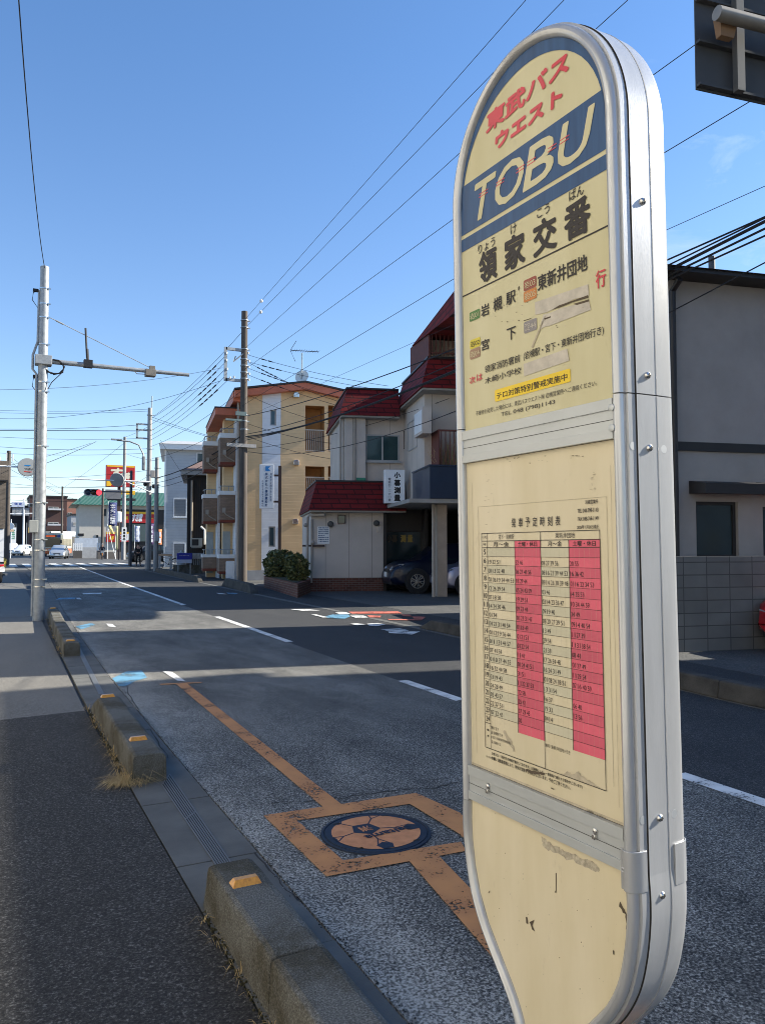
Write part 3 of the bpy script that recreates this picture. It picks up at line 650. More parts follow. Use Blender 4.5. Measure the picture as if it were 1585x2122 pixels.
# stop name, kana above
for ch, lb, rt in (('領', (172, 1424), (258, 1232)), ('家', (297, 1352), (396, 1150)), ('交', (438, 1290), (552, 1065)), ('番', (592, 1198), (718, 962))):
    a = St(*ca(*lb)); b = St(*ca(*rt)); text(L, ch, SF, a[0], b[0], .006, .075 - .002, D + .0006, 2, .022)
for ch, c, wq in (('りょう', (207, 1212), .056), ('け', (340, 1130), .018), ('こう', (487, 1040), .034), ('ばん', (650, 950), .036)):
    a = St(*ca(*c)); text(L, ch, SF, a[0] - wq / 2, a[0] + wq / 2, a[1] - .0095, a[1] + .0095, D + .0006, 2, .004)
L.poly([SF(a, D, z) for a, z in [(0, -.0012), (WID, -.0012), (WID, .0018), (0, .0018)]], 2)
def badge(conv, tl, br_, mi, body, tmi):
    a = St(*conv(*tl)); b = St(*conv(*br_)); s0, s1, z1, z0 = a[0], b[0], a[1], b[1]
    r = .0035; pts = []
    for cx_, cz_, a0 in ((s1 - r, z1 - r, 0), (s0 + r, z1 - r, 90), (s0 + r, z0 + r, 180), (s1 - r, z0 + r, 270)):
        for k in range(5): q = R(a0 + k * 22.5); pts.append((cx_ + r * math.cos(q), cz_ + r * math.sin(q)))
    L.poly([SF(x, D + .0002, z) for x, z in pts], mi)
    m_ = (z1 - z0) * .17; text(L, body, SF, s0 + .0025, s1 - .0025, z0 + m_, z1 - m_, D + .0008, tmi, .0)
badge(cb, (143, 400), (240, 445), 5, '岩01', 11); badge(cb, (649, 100), (770, 148), 7, '岩03', 11); badge(cb, (650, 206), (772, 256), 8, '岩05', 11)
badge(cb, (147, 660), (245, 708), 6, '岩02', 2); badge(cb, (147, 752), (245, 808), 9, '岩04', 11); badge(cb, (652, 490), (775, 553), 10, '淀44', 3)
for ch, lb, rt in (('岩', (256, 446), (330, 300)), ('槻', (370, 396), (450, 232)), ('駅', (490, 338), (576, 178)), ('下', (497, 668), (580, 520)), ('宮', (258, 762), (330, 632))): htext(ch, cb, lb, rt, 2, .010)
a0 = St(*cb(785, 206)); a1 = St(*ca(706, 1345)); text(L, '東新井団地', SF, a0[0], a1[0], a0[1] + .001, a0[1] + .031, D + .0006, 2, .010)
a = St(*ca(771, 1375)); text(L, '行', SF, a[0] - .0115, a[0] + .0115, a[1] - .0155, a[1] + .0155, D + .0006, 1, .012)
htext('領家消防署前', cb, (290, 968), (620, 785), 2, .003); htext('木崎小学校', cb, (290, 1072), (632, 902), 2, .003)
htext('(岩槻駅・宮下・東新井団地行き)', cb, (654, 855), (1404, 512), 2, .003)
for ch, lb, rt in (('次', (148, 1072), (200, 988)), ('は', (214, 1045), (266, 962))): htext(ch, cb, lb, rt, 1, .014)
badge(cb, (380, 1125), (1090, 1045), 4, '', 2); htext('テロ対策特別警戒実施中', cb, (402, 1212), (1062, 962), 2, .006)
htext('不審物を発見した場合には、東武バスウエスト㈱ 岩槻営業所へご連絡ください。', cb, (205, 1368), (1340, 1028), 2, .0)
htext('TEL 048 (798)1143', cb, (442, 1384), (946, 1212), 2, .0)
# stickers torn and dirty
def patch(conv, pts, mi, d=D + .0003): L.poly([SF(*((lambda q: (q[0], d, q[1]))(St(*conv(*p))))) for p in pts], mi)
patch(cb, [(757, 300), (1255, 130), (1262, 236), (1120, 272), (915, 372), (860, 396), (760, 418)], 3)
patch(cb, [(835, 415), (905, 398), (1010, 352), (1265, 292), (1280, 370), (890, 522), (845, 530), (800, 560), (820, 470)], 3)
patch(cb, [(915, 372), (985, 328), (1120, 282), (1255, 232), (1258, 258), (1110, 300), (1000, 345)], 12, D + .0005); patch(cb, [(1115, 316), (1262, 272), (1264, 292), (1150, 326)], 12, D + .0005)
patch(cb, [(840, 452), (905, 430), (903, 444), (850, 464)], 12, D + .0005)
patch(cb, [(650, 880), (1058, 735), (1078, 848), (655, 995)], 3)
patch(cb, [(720, 720), (790, 560), (850, 425), (862, 430), (800, 575), (735, 730)], 13)
patch(cb, [(650, 470), (720, 448), (720, 454), (652, 477)], 12); patch(cb, [(600, 155), (612, 148), (606, 190), (598, 186)], 12)
for i in range(46):
    x, y = random.uniform(380, 1280), random.uniform(200, 560); q = random.uniform(1, 5)
    patch(cb, [(x - q * 2, y), (x, y - q), (x + q * 2, y - q), (x + q, y + q * .7)], random.choice([12, 13, 13]))
L.build('lettering', HM, hp, recalc=False)
# timetable panel
mb = MB(); mb.box(0, WID, -.10, -.004, -.9885, -.3565, 0, SF); tp = mb.build('timetable_panel', M_cr2, bs)
L = MB(); TM = [M_ink, M_pink, M_pink2, M_beige, M_stain, M_scuff]
D2 = -.0032
cc = lambda x, y: (940 + x / 3.17, 1040 + y / 3.17)
gs = [St(*cc(x, y), D2)[0] for x, y in ((183, 208), (219, 206), (400, 280), (568, 210), (755, 280), (958, 190))]
zt = St(*cc(183, 208), D2)[1]; zh1 = St(*cc(184, 258), D2)[1]; zh2 = St(*cc(185, 301), D2)[1]; zb = (St(*cc(213, 1608), D2)[1] + St(*cc(1000, 1902), D2)[1]) / 2
zr = St(*cc(210, 1447), D2)[1]
def cell(s0, s1, z0, z1, mi, d=D2): L.poly([SF(s0, d, z0), SF(s1, d, z0), SF(s1, d, z1), SF(s0, d, z1)], mi)
TT = [['', '19 32 51', '00 13 32 48', '01 06 19 34 44 53', '12 26 39 54', '07 18 58', '14 24 30 46', '01 34', '01 23 31 40 54', '01 12 19 36 44', '01 11 31 46 57', '07 41 54', '01 10 37 44 55', '16 32 44 58', '03 19 43', '04 28 49', '02 43 57', '22 37 51', '07 22 45', ''],
      ['', '32 46', '06 27 48 56', '18 29 44', '05 24 43 59', '19 29 51', '09 23 44', '01 23 31 47', '01 18 49', '01 21 51', '01 22 54', '11 41', '01 24 41 51', '31 51', '11 22 37 53', '22 58', '25 42', '07 29 45', '00', ''],
      ['', '08 27 39 56', '08 16 23 39 44 53', '09 14 26 30 39 48', '03 46', '03 14 23 36 47', '09 19 40', '08 20 27 39 51', '13 49', '29 54', '21 38', '17 26 34 48', '16 24 31 49', '01 08 24 38 51', '13 31 54', '16 37', '19 33', '04 14', '', ''],
      ['', '20 55', '16 36 42', '03 16 22 34 53', '14 35 53', '10 34 44 59', '34 49', '09 14 40 54', '11 27 39', '11 31 38 54', '08 41', '01 27 49', '11 29 54', '07 16 40 59', '', '06 40', '13 56', '', '', '']]
rows = 20; rh = (zh2 - zr) / rows
for c_ in range(4):
    s0, s1 = gs[1 + c_], gs[2 + c_]
    if c_ % 2: cell(s0, s1, zh2, zh1, 1)
    for i in range(rows):
        z1 = zh2 - i * rh; z0 = z1 - rh
        if c_ % 2: cell(s0, s1, z0, z1, 1 if i % 2 else 2)
        elif i % 2 == 0: cell(s0, s1, z0, z1, 3)
        for k in range(1, 6): x = s0 + (s1 - s0) * k / 6; L.poly([SF(x, D2 + .0002, z0), SF(x + .0002, D2 + .0002, z0), SF(x + .0002, D2 + .0002, z1), SF(x, D2 + .0002, z1)], 0 if k == 9 else 4)
        body = TT[c_][i]
        for k, num in enumerate(body.split()):
            pit = (s1 - s0 - .003) / 6; x = s0 + .002 + k * pit; text(L, num, SF, x, x + pit * .72, z0 + .0024, z0 + .0110, D2 + .0006, 0, .0)
for i in range(rows):
    z1 = zh2 - i * rh; hh = str(5 + i); wq = .007 if len(hh) == 1 else .0105; c0 = (gs[0] + gs[1]) / 2
    text(L, hh, SF, c0 - wq / 2, c0 + wq / 2, z1 - rh * .78, z1 - rh * .2, D2 + .0005, 0, .004)
def hl(z, s0=None, s1=None, t=.0006): cell(gs[0] if s0 is None else s0, gs[5] if s1 is None else s1, z - t, z + t, 0, D2 + .0008)
def vl(s, z0, z1, t=.0006): cell(s - t, s + t, z0, z1, 0, D2 + .0008)
for z in (zt, zh1, zh2, zb): hl(z)
hl(zr, gs[0], gs[1], .0004)
for i in range(1, rows): hl(zh2 - i * rh, t=.00028)
for k, s in enumerate(gs): vl(s, zb if k in (0, 3, 5, 1) else zr, zt if k not in (2, 4) else zh1)
def tt(body, x0, x1, z0, z1, bold=.0): text(L, body, SF, x0, x1, z0, z1, D2 + .0006, 0, min(bold, .004))
hz = (zh1 + .003, zt - .003); h2 = (zh2 + .002, zh1 - .002)
tt('行先', gs[0] + .002, gs[1] - .002, hz[0] + .002, hz[1] - .002); tt('宮下・岩槻駅', gs[1] + .037, gs[1] + .085, *hz); tt('東新井団地', gs[3] + .040, gs[3] + .090, *hz)
tt('時', gs[0] + .005, gs[1] - .005, h2[0] + .002, h2[1] - .002)
for c_ in range(4):
    s0, s1 = gs[1 + c_], gs[2 + c_]; tt('土曜・休日' if c_ % 2 else '月～金', s0 + (.010 if c_ % 2 else .020), s1 - (.010 if c_ % 2 else .018), *h2, .01)
# heading, office lines, remarks
a, b = St(*cc(376, 185), D2), St(*cc(714, 130), D2); sp = (b[0] - a[0]) / 7
for k, ch in enumerate('発車予定時刻表'): x = a[0] + sp * k; tt(ch, x + sp * .1, x + sp * .72, zt + .010, zt + .028, .008)
x1 = gs[5] - .002
for k, (s_, wq) in enumerate((('岩槻営業所', .030), ('TEL 048-798-1143', .049), ('FAX 048-769-1149', .049), ('2026年 1月26日改正', .051))): tt(s_, x1 - wq, x1, zt + .045 - k * .0142, zt + .052 - k * .0142, .006)
for k, s_ in enumerate(('無印 宮下', '田 岩槻駅 行き', '※ 宮下(東新井団地経由)', '深: 深夜バス')): tt(s_, gs[1] + .001, gs[1] + (.026, .038, .062, .032)[k], zr - .010 - k * .0095, zr - .0035 - k * .0095)
tt('無印 東新井団地 行き', gs[3] + .001, gs[3] + .066, zr - .010, zr - .0032)
vtext(L, '備考', SF, (gs[0] + gs[1]) / 2, zr - .008, zb + .018, .006, D2 + .0006, 0, .01, .4)
tt('全車スロープ板付きの車両で運行しております。(点検等により、一般車両で運行する場合がございます)', gs[1] + .002, gs[5] - .055, zb - .012, zb - .005, .006)
tt('お願い 道路事情等により、時刻が変動する場合がございます。予めご了承ください。', gs[1] + .002, gs[5] - .085, zb - .021, zb - .0135, .006)
tt('国01 岩槻営業所 発行', gs[0] + .002, gs[0] + .030, zb - .020, zb - .016)
tt('位置情報', gs[5] - .047, gs[5] - .030, zb - .047, zb - .043); tt('トップページ', gs[5] - .022, gs[5] - .002, zb - .047, zb - .043)
for x, y, m_ in ((330, 560, .03), (860, 1750, .05)):
    pass
def ragged(pts, k=5, amp=.10):
    o_ = []
    for i, p in enumerate(pts):
        q = pts[(i + 1) % len(pts)]; l = math.hypot(q[0] - p[0], q[1] - p[1])
        for j in range(k): u = j / k; o_.append((p[0] + (q[0] - p[0]) * u + random.gauss(0, amp * l / 2) * (j > 0), p[1] + (q[1] - p[1]) * u + random.gauss(0, amp * l / 2) * (j > 0)))
    return o_
def blot(conv, pts, mi, d=D2 + .0002):
    if len(pts) > 4: pts = ragged(pts)
    _blot(conv, pts, mi, d)
def _blot(conv, pts, mi, d): L.poly([SF(q[0], d, q[1]) for q in (St(*conv(*p), d) for p in pts)], mi)
blot(cc, [(700, 1790), (745, 1770), (775, 1790), (820, 1770), (835, 1800), (900, 1840), (960, 1880), (900, 1865), (820, 1830), (760, 1812)], 4)
blot(cc, [(470, 1755), (530, 1768), (600, 1785), (590, 1796), (520, 1785), (478, 1770)], 5, D2 + .001)
blot(cc, [(330, 1500), (372, 1560), (400, 1640), (388, 1640), (352, 1570), (322, 1510)], 4)
cu_ = lambda x, y: (920 + x / 2.3833, 560 + y / 2.3833)
for i in range(60):
    x, y = random.choice([(random.uniform(290, 520), random.gauss(930, 9)), (random.uniform(620, 690), random.gauss(920, 4)), (random.uniform(195, 240), random.uniform(1000, 1270)), (random.uniform(720, 745), random.uniform(950, 1180))]); q = random.uniform(.8, 3.2)
    blot(cu_, [(x - q * 2.4, y), (x, y - q * .6), (x + q * 2.6, y - q * .7), (x + q, y + q * .6)], 5 if y < 960 and random.random() < .6 else 4)
cell(0, WID, -.3582, -.3567, 5, D2 + .0003); cell(0, WID, -.9878, -.9866, 5, D2 + .0003); cell(0, WID, -.9866, -.982, 4, D2 + .0002)
for a, b, c, e in ((.038, .395, -.452, -.4512), (.038, .0388, -.62, -.4512), (.3942, .395, -.93, -.4512), (.018, .0188, -.96, -.40), (.405, .4056, -.96, -.40)): L.poly([SF(a, D2, c), SF(b, D2, c), SF(b, D2, e), SF(a, D2, e)], 4)
L.build('timetable_print', TM, tp, recalc=False)
# lower enamel panel with the goblet outline
right = [(WID - a, z) for a, z in GOB]
mb = MB(); mb.prism([(0, -1.055)] + GOB + right[::-1] + [(WID, -1.055)], -.10, -.003, SF); lp = mb.build('lower_panel', M_cr3, bs)
L = MB(); cd_ = lambda x, y: (940 + x / 2.4574, 1560 + y / 2.4574); D3 = -.0022
def smear(pts, mi): pts = ragged(pts, 4, .14) if len(pts) > 6 else pts; L.poly([SF(q[0], D3, q[1]) for q in (St(*cd_(*p), D3) for p in pts)], mi)
smear([(445, 425), (470, 440), (500, 470), (530, 478), (560, 500), (640, 535), (705, 552), (742, 590), (738, 608), (700, 598), (640, 570), (560, 530), (500, 505), (462, 485), (448, 450)], 0)
smear([(518, 612), (522, 612), (521, 712), (512, 712), (518, 700)], 1)
smear([(845, 757), (862, 790), (880, 825), (886, 918), (878, 905), (874, 845), (855, 800)], 1)
smear([(366, 835), (374, 838), (378, 872), (368, 868)], 1); smear([(385, 862), (410, 850), (400, 880), (412, 910), (398, 900), (392, 880)], 1); smear([(808, 1003), (816, 1010), (816, 1030), (810, 1026)], 1)
smear([(175, 712), (183, 700), (184, 706), (178, 716)], 1); smear([(492, 176), (510, 184), (508, 188), (494, 182)], 1)
for i in range(55):
    x, y = random.uniform(150, 840), random.uniform(300, 1300); q = random.uniform(.8, 2.6)
    smear([(x - q, y), (x, y - q * 1.5), (x + q, y), (x, y + q * 1.8)], random.choice([0, 0, 1]))
L.build('grime_mark', [M_glue, M_scuff], lp, recalc=False)
# extruded aluminium rim in three lengths
PROF = [(0, -.006), (.0004, .0), (.0022, .0052), (.0058, .0092), (.0108, .0112), (.0152, .0098), (.0188, .0064), (.0206, .0020), (.0206, -.0024), (.0196, -.0046), (.0250, -.0052), (.0252, -.0214), (.0236, -.0216), (.0236, -.0225), (.0275, -.0227), (.0277, -.0690), (.0286, -.0693), (.0286, -.0705),
        (.0278, -.0710), (.0268, -.1005), (.0250, -.1080), (.0190, -.1150), (.0090, -.1160), (0, -.1080)]
def rim(path, name, label=None, first=None, last=None):
    n = len(path); k = len(PROF); vs = []
    for i, (a, z) in enumerate(path):
        p0 = path[max(i - 1, 0)]; p1 = path[min(i + 1, n - 1)]; tx, tz = p1[0] - p0[0], p1[1] - p0[1]; l = math.hypot(tx, tz); nx, nz_ = tz / l, -tx / l
        for o_, t_ in PROF: vs.append(SF(a + nx * o_, t_, z + nz_ * o_))
    mb = MB(); fs = [(i * k + j, i * k + (j + 1) % k, (i + 1) * k + (j + 1) % k, (i + 1) * k + j) for i in range(n - 1) for j in range(k)] + [tuple(range(k)), tuple(range((n - 1) * k, n * k))]
    mb.add(vs, fs, 0, True); o = mb.build(name, [M_alu, M_seam], bs)
    md = o.modifiers.new('edges', 'EDGE_SPLIT'); md.split_angle = R(33)
    for i, pl in enumerate(o.data.polygons):
        if i < (n - 1) * k and i % k in (11, 12, 13): pl.material_index = 1
    return o
rim([(WID, -.2845)] + [(WID, -.2845 + .04 * k) for k in range(1, 12)] + [(WID / 2 + AR * math.cos(math.pi * k / 48), AZ + AR * 1.09 * math.sin(math.pi * k / 48)) for k in range(49)] + [(0, .16 - .0404 * k) for k in range(12)], 'frame_section')
rim([(WID, -1.0595), (WID, -.8), (WID, -.5), (WID, -.2865)], 'frame_section'); rim([(0, -.2865), (0, -.5), (0, -.8), (0, -1.0595)], 'frame_section')
def smoothpath(p, k=6):
    out_ = []
    for i in range(len(p) - 1):
        p0, p1, p2, p3 = p[max(i - 1, 0)], p[i], p[i + 1], p[min(i + 2, len(p) - 1)]
        for j in range(k):
            t = j / k; out_.append(tuple(.5 * (2 * p1[c] + (p2[c] - p0[c]) * t + (2 * p0[c] - 5 * p1[c] + 4 * p2[c] - p3[c]) * t * t + (3 * p1[c] - p0[c] - 3 * p2[c] + p3[c]) * t ** 3) for c in (0, 1)))
    return out_ + [p[-1]]
gp = smoothpath([(0, -1.0610)] + GOB); rim(gp, 'frame_section'); rim([(WID - a, z) for a, z in gp][::-1], 'frame_section')
for z_ in (-.2868, -1.0615): mb = MB(); mb.box(-.012, WID + .022, -.09, -.012, z_, z_ + .0026, 0, SF); mb.build('joint_seam', M_seam, bs)
# cross bars with rolled grooves, latches
for z0, z1 in ((-.3575, -.2905), (-1.056, -.9875)):
    mb = MB(); h = z1 - z0
    mb.box(-.001, WID + .001, -.03, .003, z0, z1, 0, SF)
    for u, v in ((.0, .24), (.72, 1.0)): mb.box(-.001, WID + .001, .003, .0062, z0 + h * u, z0 + h * v, 0, SF)
    mb.box(-.001, WID + .001, .003, .0036, z0 + h * .46, z0 + h * .475, 1, SF)
    cbar = mb.build('crossbar', [M_alu_dull, M_seam], bs, bevel=.0008)
    if z0 < -.9:
        for px, py in ((1015, 1632), (1237, 1725)):
            a, z = St(px, py); mb = MB(); mb.lathe([(.0052, 0), (.0052, .003), (.003, .005), (.0001, .0055)], axis_matrix(SF(a, .003, z + .004), SN), 16); mb.box(a - .0035, a + .0035, .0035, .010, z - .010, z - .001, 0, SF)
            mb.build('latch', M_steel, cbar, bevel=.001)
    else:
        for px, py in ((1276, 846), (1277, 888)):
            a, z = St(px, py); mb = MB(); mb.lathe([(.0062, 0), (.0062, .0025), (.0045, .0035), (.0001, .0038)], axis_matrix(SF(a + .001, .0108, z), SN), 20); mb.build('rivet', M_alu_dull, bs)
# side screws on the edge plate, stain rings, clips
for py, px in ((415, 1330), (776, 1341), (927, 1346), (1698, 1369), (1858, 1375)):
    best = min((abs((lambda q: CY - FPX * (q - EYE).dot(_u) / (q - EYE).dot(_f))(SF(WID + .0335, -.047, z / 500.)) - py), z / 500.) for z in range(-700, 300))[1]
    mb = MB(); mb.lathe([(.0062, 0), (.006, .0022), (.0045, .0042), (.002, .0052), (.0001, .0054)], axis_matrix(SF(WID + .0277, -.048, best), SE), 20)
    mb.box(-.0032, .0032, -.0007, .0007, .0045, .0058, 1, lambda x, y, z: axis_matrix(SF(WID + .0277, -.048, best), SE) @ Vector((x, y, z))); mb.box(-.0007, .0007, -.0032, .0032, .0045, .0058, 1, lambda x, y, z: axis_matrix(SF(WID + .0277, -.048, best), SE) @ Vector((x, y, z)))
    mb.build('screw', [M_steel, M_seam], bs)
def clip(pts, z0, z1):
    mb = MB(); m_ = len(pts); o2 = []
    for i, (a, t) in enumerate(pts):
        p0, p1 = pts[max(i - 1, 0)], pts[min(i + 1, m_ - 1)]; tx, tt_ = p1[0] - p0[0], p1[1] - p0[1]; l = math.hypot(tx, tt_); o2.append((a - tt_ / l * .0022, t + tx / l * .0022))
    vs = [SF(WID + a, t, z) for z in (z0, z1) for a, t in pts + o2[::-1]]; k = 2 * m_
    mb.add(vs, [tuple(range(k)), tuple(range(2 * k - 1, k - 1, -1))] + [(i, (i + 1) % k, k + (i + 1) % k, k + i) for i in range(k)])
    return mb
fr_ = [(-.003, .0066), (.0030, .0072), (.0058, .0096), (.0108, .0116), (.0156, .0104), (.0196, .0068), (.0222, .0022), (.0252, -.0050), (.0254, -.0120), (.0256, -.0180)]
mb = clip(fr_, -1.082, -1.018); mb.lathe([(.0045, 0), (.0045, .0016), (.002, .002), (.0018, .001)], axis_matrix(SF(WID + .004, .0105, -1.05), SN), 16); mb.build('clip_plate', M_alu, bs, bevel=.0008)
clip([(.0279, -.0800), (.0270, -.1005), (.0254, -.1086), (.0196, -.1158), (.0090, -.1170)], -1.085, -1.02).build('clip_plate', M_alu, bs)
for py, zz_ in ((927, 0), (1698, 0)):
    best = min((abs((lambda q: CY - FPX * (q - EYE).dot(_u) / (q - EYE).dot(_f))(SF(WID + .0335, -.047, z / 500.)) - py), z / 500.) for z in range(-700, 300))[1]
    for a, t, dz in ((.0253, -.0135, .002), (.0274, -.0835, .0)):
        mb = MB(); mb.lathe([(.0068, 0), (.0068, .0002), (.0001, .00022)], axis_matrix(SF(WID + a, t, best + dz), SE), 24); mb.build('plug', M_alu_plug, bs)
mb = MB(); mb.cyl(SF(.21, -.053, -1.58), Vector((.935, 1.155, .1)), .045, 24); mb.build('stem', M_alu_dull, bs)
mb = MB(); mb.hull([(.68, .9, 0), (1.2, .9, 0), (1.2, 1.42, 0), (.68, 1.42, 0)], [(.74, .96, .2), (1.14, .96, .2), (1.14, 1.36, .2), (.74, 1.36, .2)]); mb.build('base', M_conc, bs, bevel=.02)

# ------------------------------------------------------------------ building helpers
def holed(mb, F, s0, s1, z0, z1, holes, d, deep, mi=0, mr=None):
    """wall sheet with real openings (s0, s1, z0, z1) and reveals going back by deep"""
    ss = sorted({s0, s1, *[h[0] for h in holes], *[h[1] for h in holes]}); zs = sorted({z0, z1, *[h[2] for h in holes], *[h[3] for h in holes]})
    for a, b in zip(ss[:-1], ss[1:]):
        for c, e in zip(zs[:-1], zs[1:]):
            ms, mz = (a + b) / 2, (c + e) / 2
            if any(h[0] < ms < h[1] and h[2] < mz < h[3] for h in holes): continue
            mb.quad(F(a, d, c), F(b, d, c), F(b, d, e), F(a, d, e), mi)
    mr = mi if mr is None else mr
    for a, b, c, e in holes:
        mb.quad(F(a, d, c), F(b, d, c), F(b, d - deep, c), F(a, d - deep, c), mr); mb.quad(F(a, d, e), F(b, d, e), F(b, d - deep, e), F(a, d - deep, e), mr)
        mb.quad(F(a, d, c), F(a, d, e), F(a, d - deep, e), F(a, d - deep, c), mr); mb.quad(F(b, d, c), F(b, d, e), F(b, d - deep, e), F(b, d - deep, c), mr)
def window(F, s0, s1, z0, z1, d, parent, M_frame, M_pane, split=0, fw=.05, sill=None):
    mb = MB()
    for a, b, c, e in ((s0, s1, z0, z0 + fw), (s0, s1, z1 - fw, z1), (s0, s0 + fw, z0 + fw, z1 - fw), (s1 - fw, s1, z0 + fw, z1 - fw)): mb.box(a, b, d - .03, d + .02, c, e, 0, F)
    for k in range(split): x = s0 + (s1 - s0) * (k + 1) / (split + 1); mb.box(x - fw / 2, x + fw / 2, d - .03, d + .015, z0 + fw, z1 - fw, 0, F)
    o = mb.build('window', M_frame, parent)
    mb = MB(); mb.box(s0 + fw, s1 - fw, d - .028, d - .012, z0 + fw, z1 - fw, 0, F); mb.build('pane', M_pane, o)
    if sill: mb = MB(); mb.box(s0 - .05, s1 + .05, d + .02, d + .12, z0 - .06, z0 - .003, 0, F); mb.build('sill', sill, o)
    return o
def part(name, m, parent, *boxes, F=W, bevel=0):
    mb = MB()
    for b in boxes: mb.box(*b, 0, F)
    return mb.build(name, m, parent, bevel=bevel)

# ------------------------------------------------------------------ red roofed house with the car port
q = G(644, 1226); FR_ = Frame((q.x, q.y), 17); A17 = 17
M_tile = bricks('maroon_roof_tiles', (.235, .015, .015), (.165, .011, .012), (.05, .006, .008), .62, .165, A17, .020, .8)
M_beige = ribbed('pale_panel_wall', (.64, .555, .48), (.38, .33, .28), 1.25, A17, .8, True, .022)
M_brickw = bricks('red_brown_bricks', (.20, .075, .05), (.13, .05, .035), (.22, .17, .14), .22, .075, A17, .008)
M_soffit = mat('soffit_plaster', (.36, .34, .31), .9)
M_blue = mat('dark_navy_panel', (.012, .025, .055), .4, coat=.2)
M_brail = mat('brown_balcony_rail', (.15, .055, .045), .7, spec=.2)
rh_ = thing('red_roof_house', 'two storey office house with maroon mansard roofs and an open car port', 'building', (q.x, q.y, 0))
F = FR_
sR = F.s(794); zr0 = F.z(641, 1057, .5); zr1 = F.z(642, 998, .2)
def wall(name, m, boxes, parent=rh_): return part(name, m, parent, *boxes, F=F)
wall('wall', M_beige, [(0, sR, -4.2, 0, .46, 2.95)])
wall('brick_base', M_brickw, [(.0, sR, -4.2, .025, -.05, .457)])
wall('wall', M_beige, [(F.s(709, -.15), 3.25, -4, -.15, 3.62, 6.3)])
wall('pillar', M_beige, [(F.s(714, 0), F.s(756, 0), -.14, .12, 3.6, 6.3)])
wall('wall', M_beige, [(3.25, 9, -4, 3.0, 3.0, 6.35)]); wall('wall', M_beige, [(F.s(893, 2.6), 9, 1.9, 2.6, 7.0, F.z(905, 686, 2.6))])
wall('green_panel', mat('green_trim', (.03, .22, .13), .5), [(F.s(738, .13), F.s(757, .13), .122, .16, F.z(740, 1000, .13), F.z(740, 990, .13))])
def mansard(s0, s1, d0, d1, z0, z1, inn=.3, left=True):
    mb = MB(); a = s0 + (inn if left else 0)
    B = [F(s0, d1, z0), F(s1, d1, z0), F(s1, d0, z0), F(s0, d0, z0)]; T = [F(a, d1 - inn, z1), F(s1, d1 - inn, z1), F(s1, d0, z1), F(a, d0, z1)]
    mb.hull(B, T); r = mb.build('roof', M_tile, rh_)
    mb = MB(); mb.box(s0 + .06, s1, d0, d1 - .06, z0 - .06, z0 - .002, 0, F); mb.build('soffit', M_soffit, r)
    mb = MB(); mb.box(a - .04, s1, d0, d1 - inn + .04, z1 + .002, z1 + .06, 0, F); mb.build('capping', M_blackplastic, r)
    return r
sL = F.s(639, .5)
mansard(sL, 3.2, -4.4, .5, zr0, zr1)
mansard(F.s(703, .45), 3.0, -4.2, .45, F.z(703, 859, .45), F.z(707, 805, .2))
mansard(2.98, 9.2, -.5, 3.75, F.z(873, 802, 3.75), F.z(873, 741, 3.5))
s3 = 3.22; dA, zA = F.on_s(853, 716, s3); dB, zB = F.on_s(952, 588, s3); _, zB2 = F.on_s(952, 640, s3); dB2, zB3 = dB, zB2
sl = (zB - zA) / (dB - dA); dE = dB + 1.0; zE_ = zB + sl * 1.0 * .5; SD3 = F.side(s3, 1)
mb = MB(); mb.prism([(dA, zA - .02), (dB, zB), (dE, zE_), (dE, zB2), (dB, zB2)], 0, 6, SD3); mb.build('roof', M_tile, rh_)
# upper balcony: brown sheet on its side, rails on its front
zu0 = F.z(889, 735, 3.5); zu1 = F.z(889, 677, 3.5); su = F.s(889, 3.5); du, _ = F.on_s(850, 735, su)
bal = part('balcony', M_brail, rh_, (su, su + .05, du, 3.5, zu0 - .1, zu1), F=F); mb = MB()
for k in range(34): x = su + .1 + k * .13; mb.box(x, x + .025, 3.45, 3.48, zu0, zu1 - .05, 0, F)
mb.box(su, 9, 3.44, 3.5, zu1 - .05, zu1, 0, F); mb.box(su + .06, 9, 3.45, 3.49, zu0 + .05, zu0 + .09, 0, F); mb.build('railing', M_brail, bal)
# navy balcony box over the car port and its brown rail
zb0, zb1 = F.z(891, 1033, 4.1), F.z(891, 966, 4.1); sb = F.s(891, 4.1)
d_b, _ = F.on_s(855, 1000, sb)
nb = part('balcony', M_blue, rh_, (sb, 9, d_b, 4.1, zb0, zb1), (sb - .03, 9, d_b - .02, 4.13, zb1 + .002, zb1 + .05), F=F)
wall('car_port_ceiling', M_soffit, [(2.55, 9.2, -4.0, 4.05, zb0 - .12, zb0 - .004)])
mb = MB(); z2 = zb1 + .05; zt2 = F.z(900, 893, 3.9)
sr = F.s(909, 3.9); dr0, _ = F.on_s(881, 930, sr); mb.box(sr, sr + .04, dr0, 3.9, z2, zt2, 0, F)
for k in range(30): x = sr + .08 + k * .13; mb.box(x, x + .025, 3.87, 3.9, z2, zt2, 0, F)
mb.box(sr - .01, sr + .05, dr0, 3.92, zt2, zt2 + .05, 0, F); mb.box(sr + .05, 9, 3.85, 3.92, zt2, zt2 + .05, 0, F)
mb.build('railing', M_brail, nb)
wall('column', mat('column_render', (.42, .34, .27), .9, bump=.4), [(F.s(906, 3.25), F.s(926, 3.25), 2.9, 3.25, -.05, zb0 - .13)])
wall('shadow_wing', M_beige, [(4.7, 8.6, 2.9, 6.1, -.05, 9.0)])  # hidden wing added to throw a shadow edge across the road
wall('car_port_wall', mat('shaded_render', (.035, .033, .03), .9), [(2.6, 9.2, -4.2, -4.0, -.05, 3.2), (9.0, 9.2, -4.0, 3.2, -.05, 3.2)])  # deep shade of the car port is put into the near-black wall colour
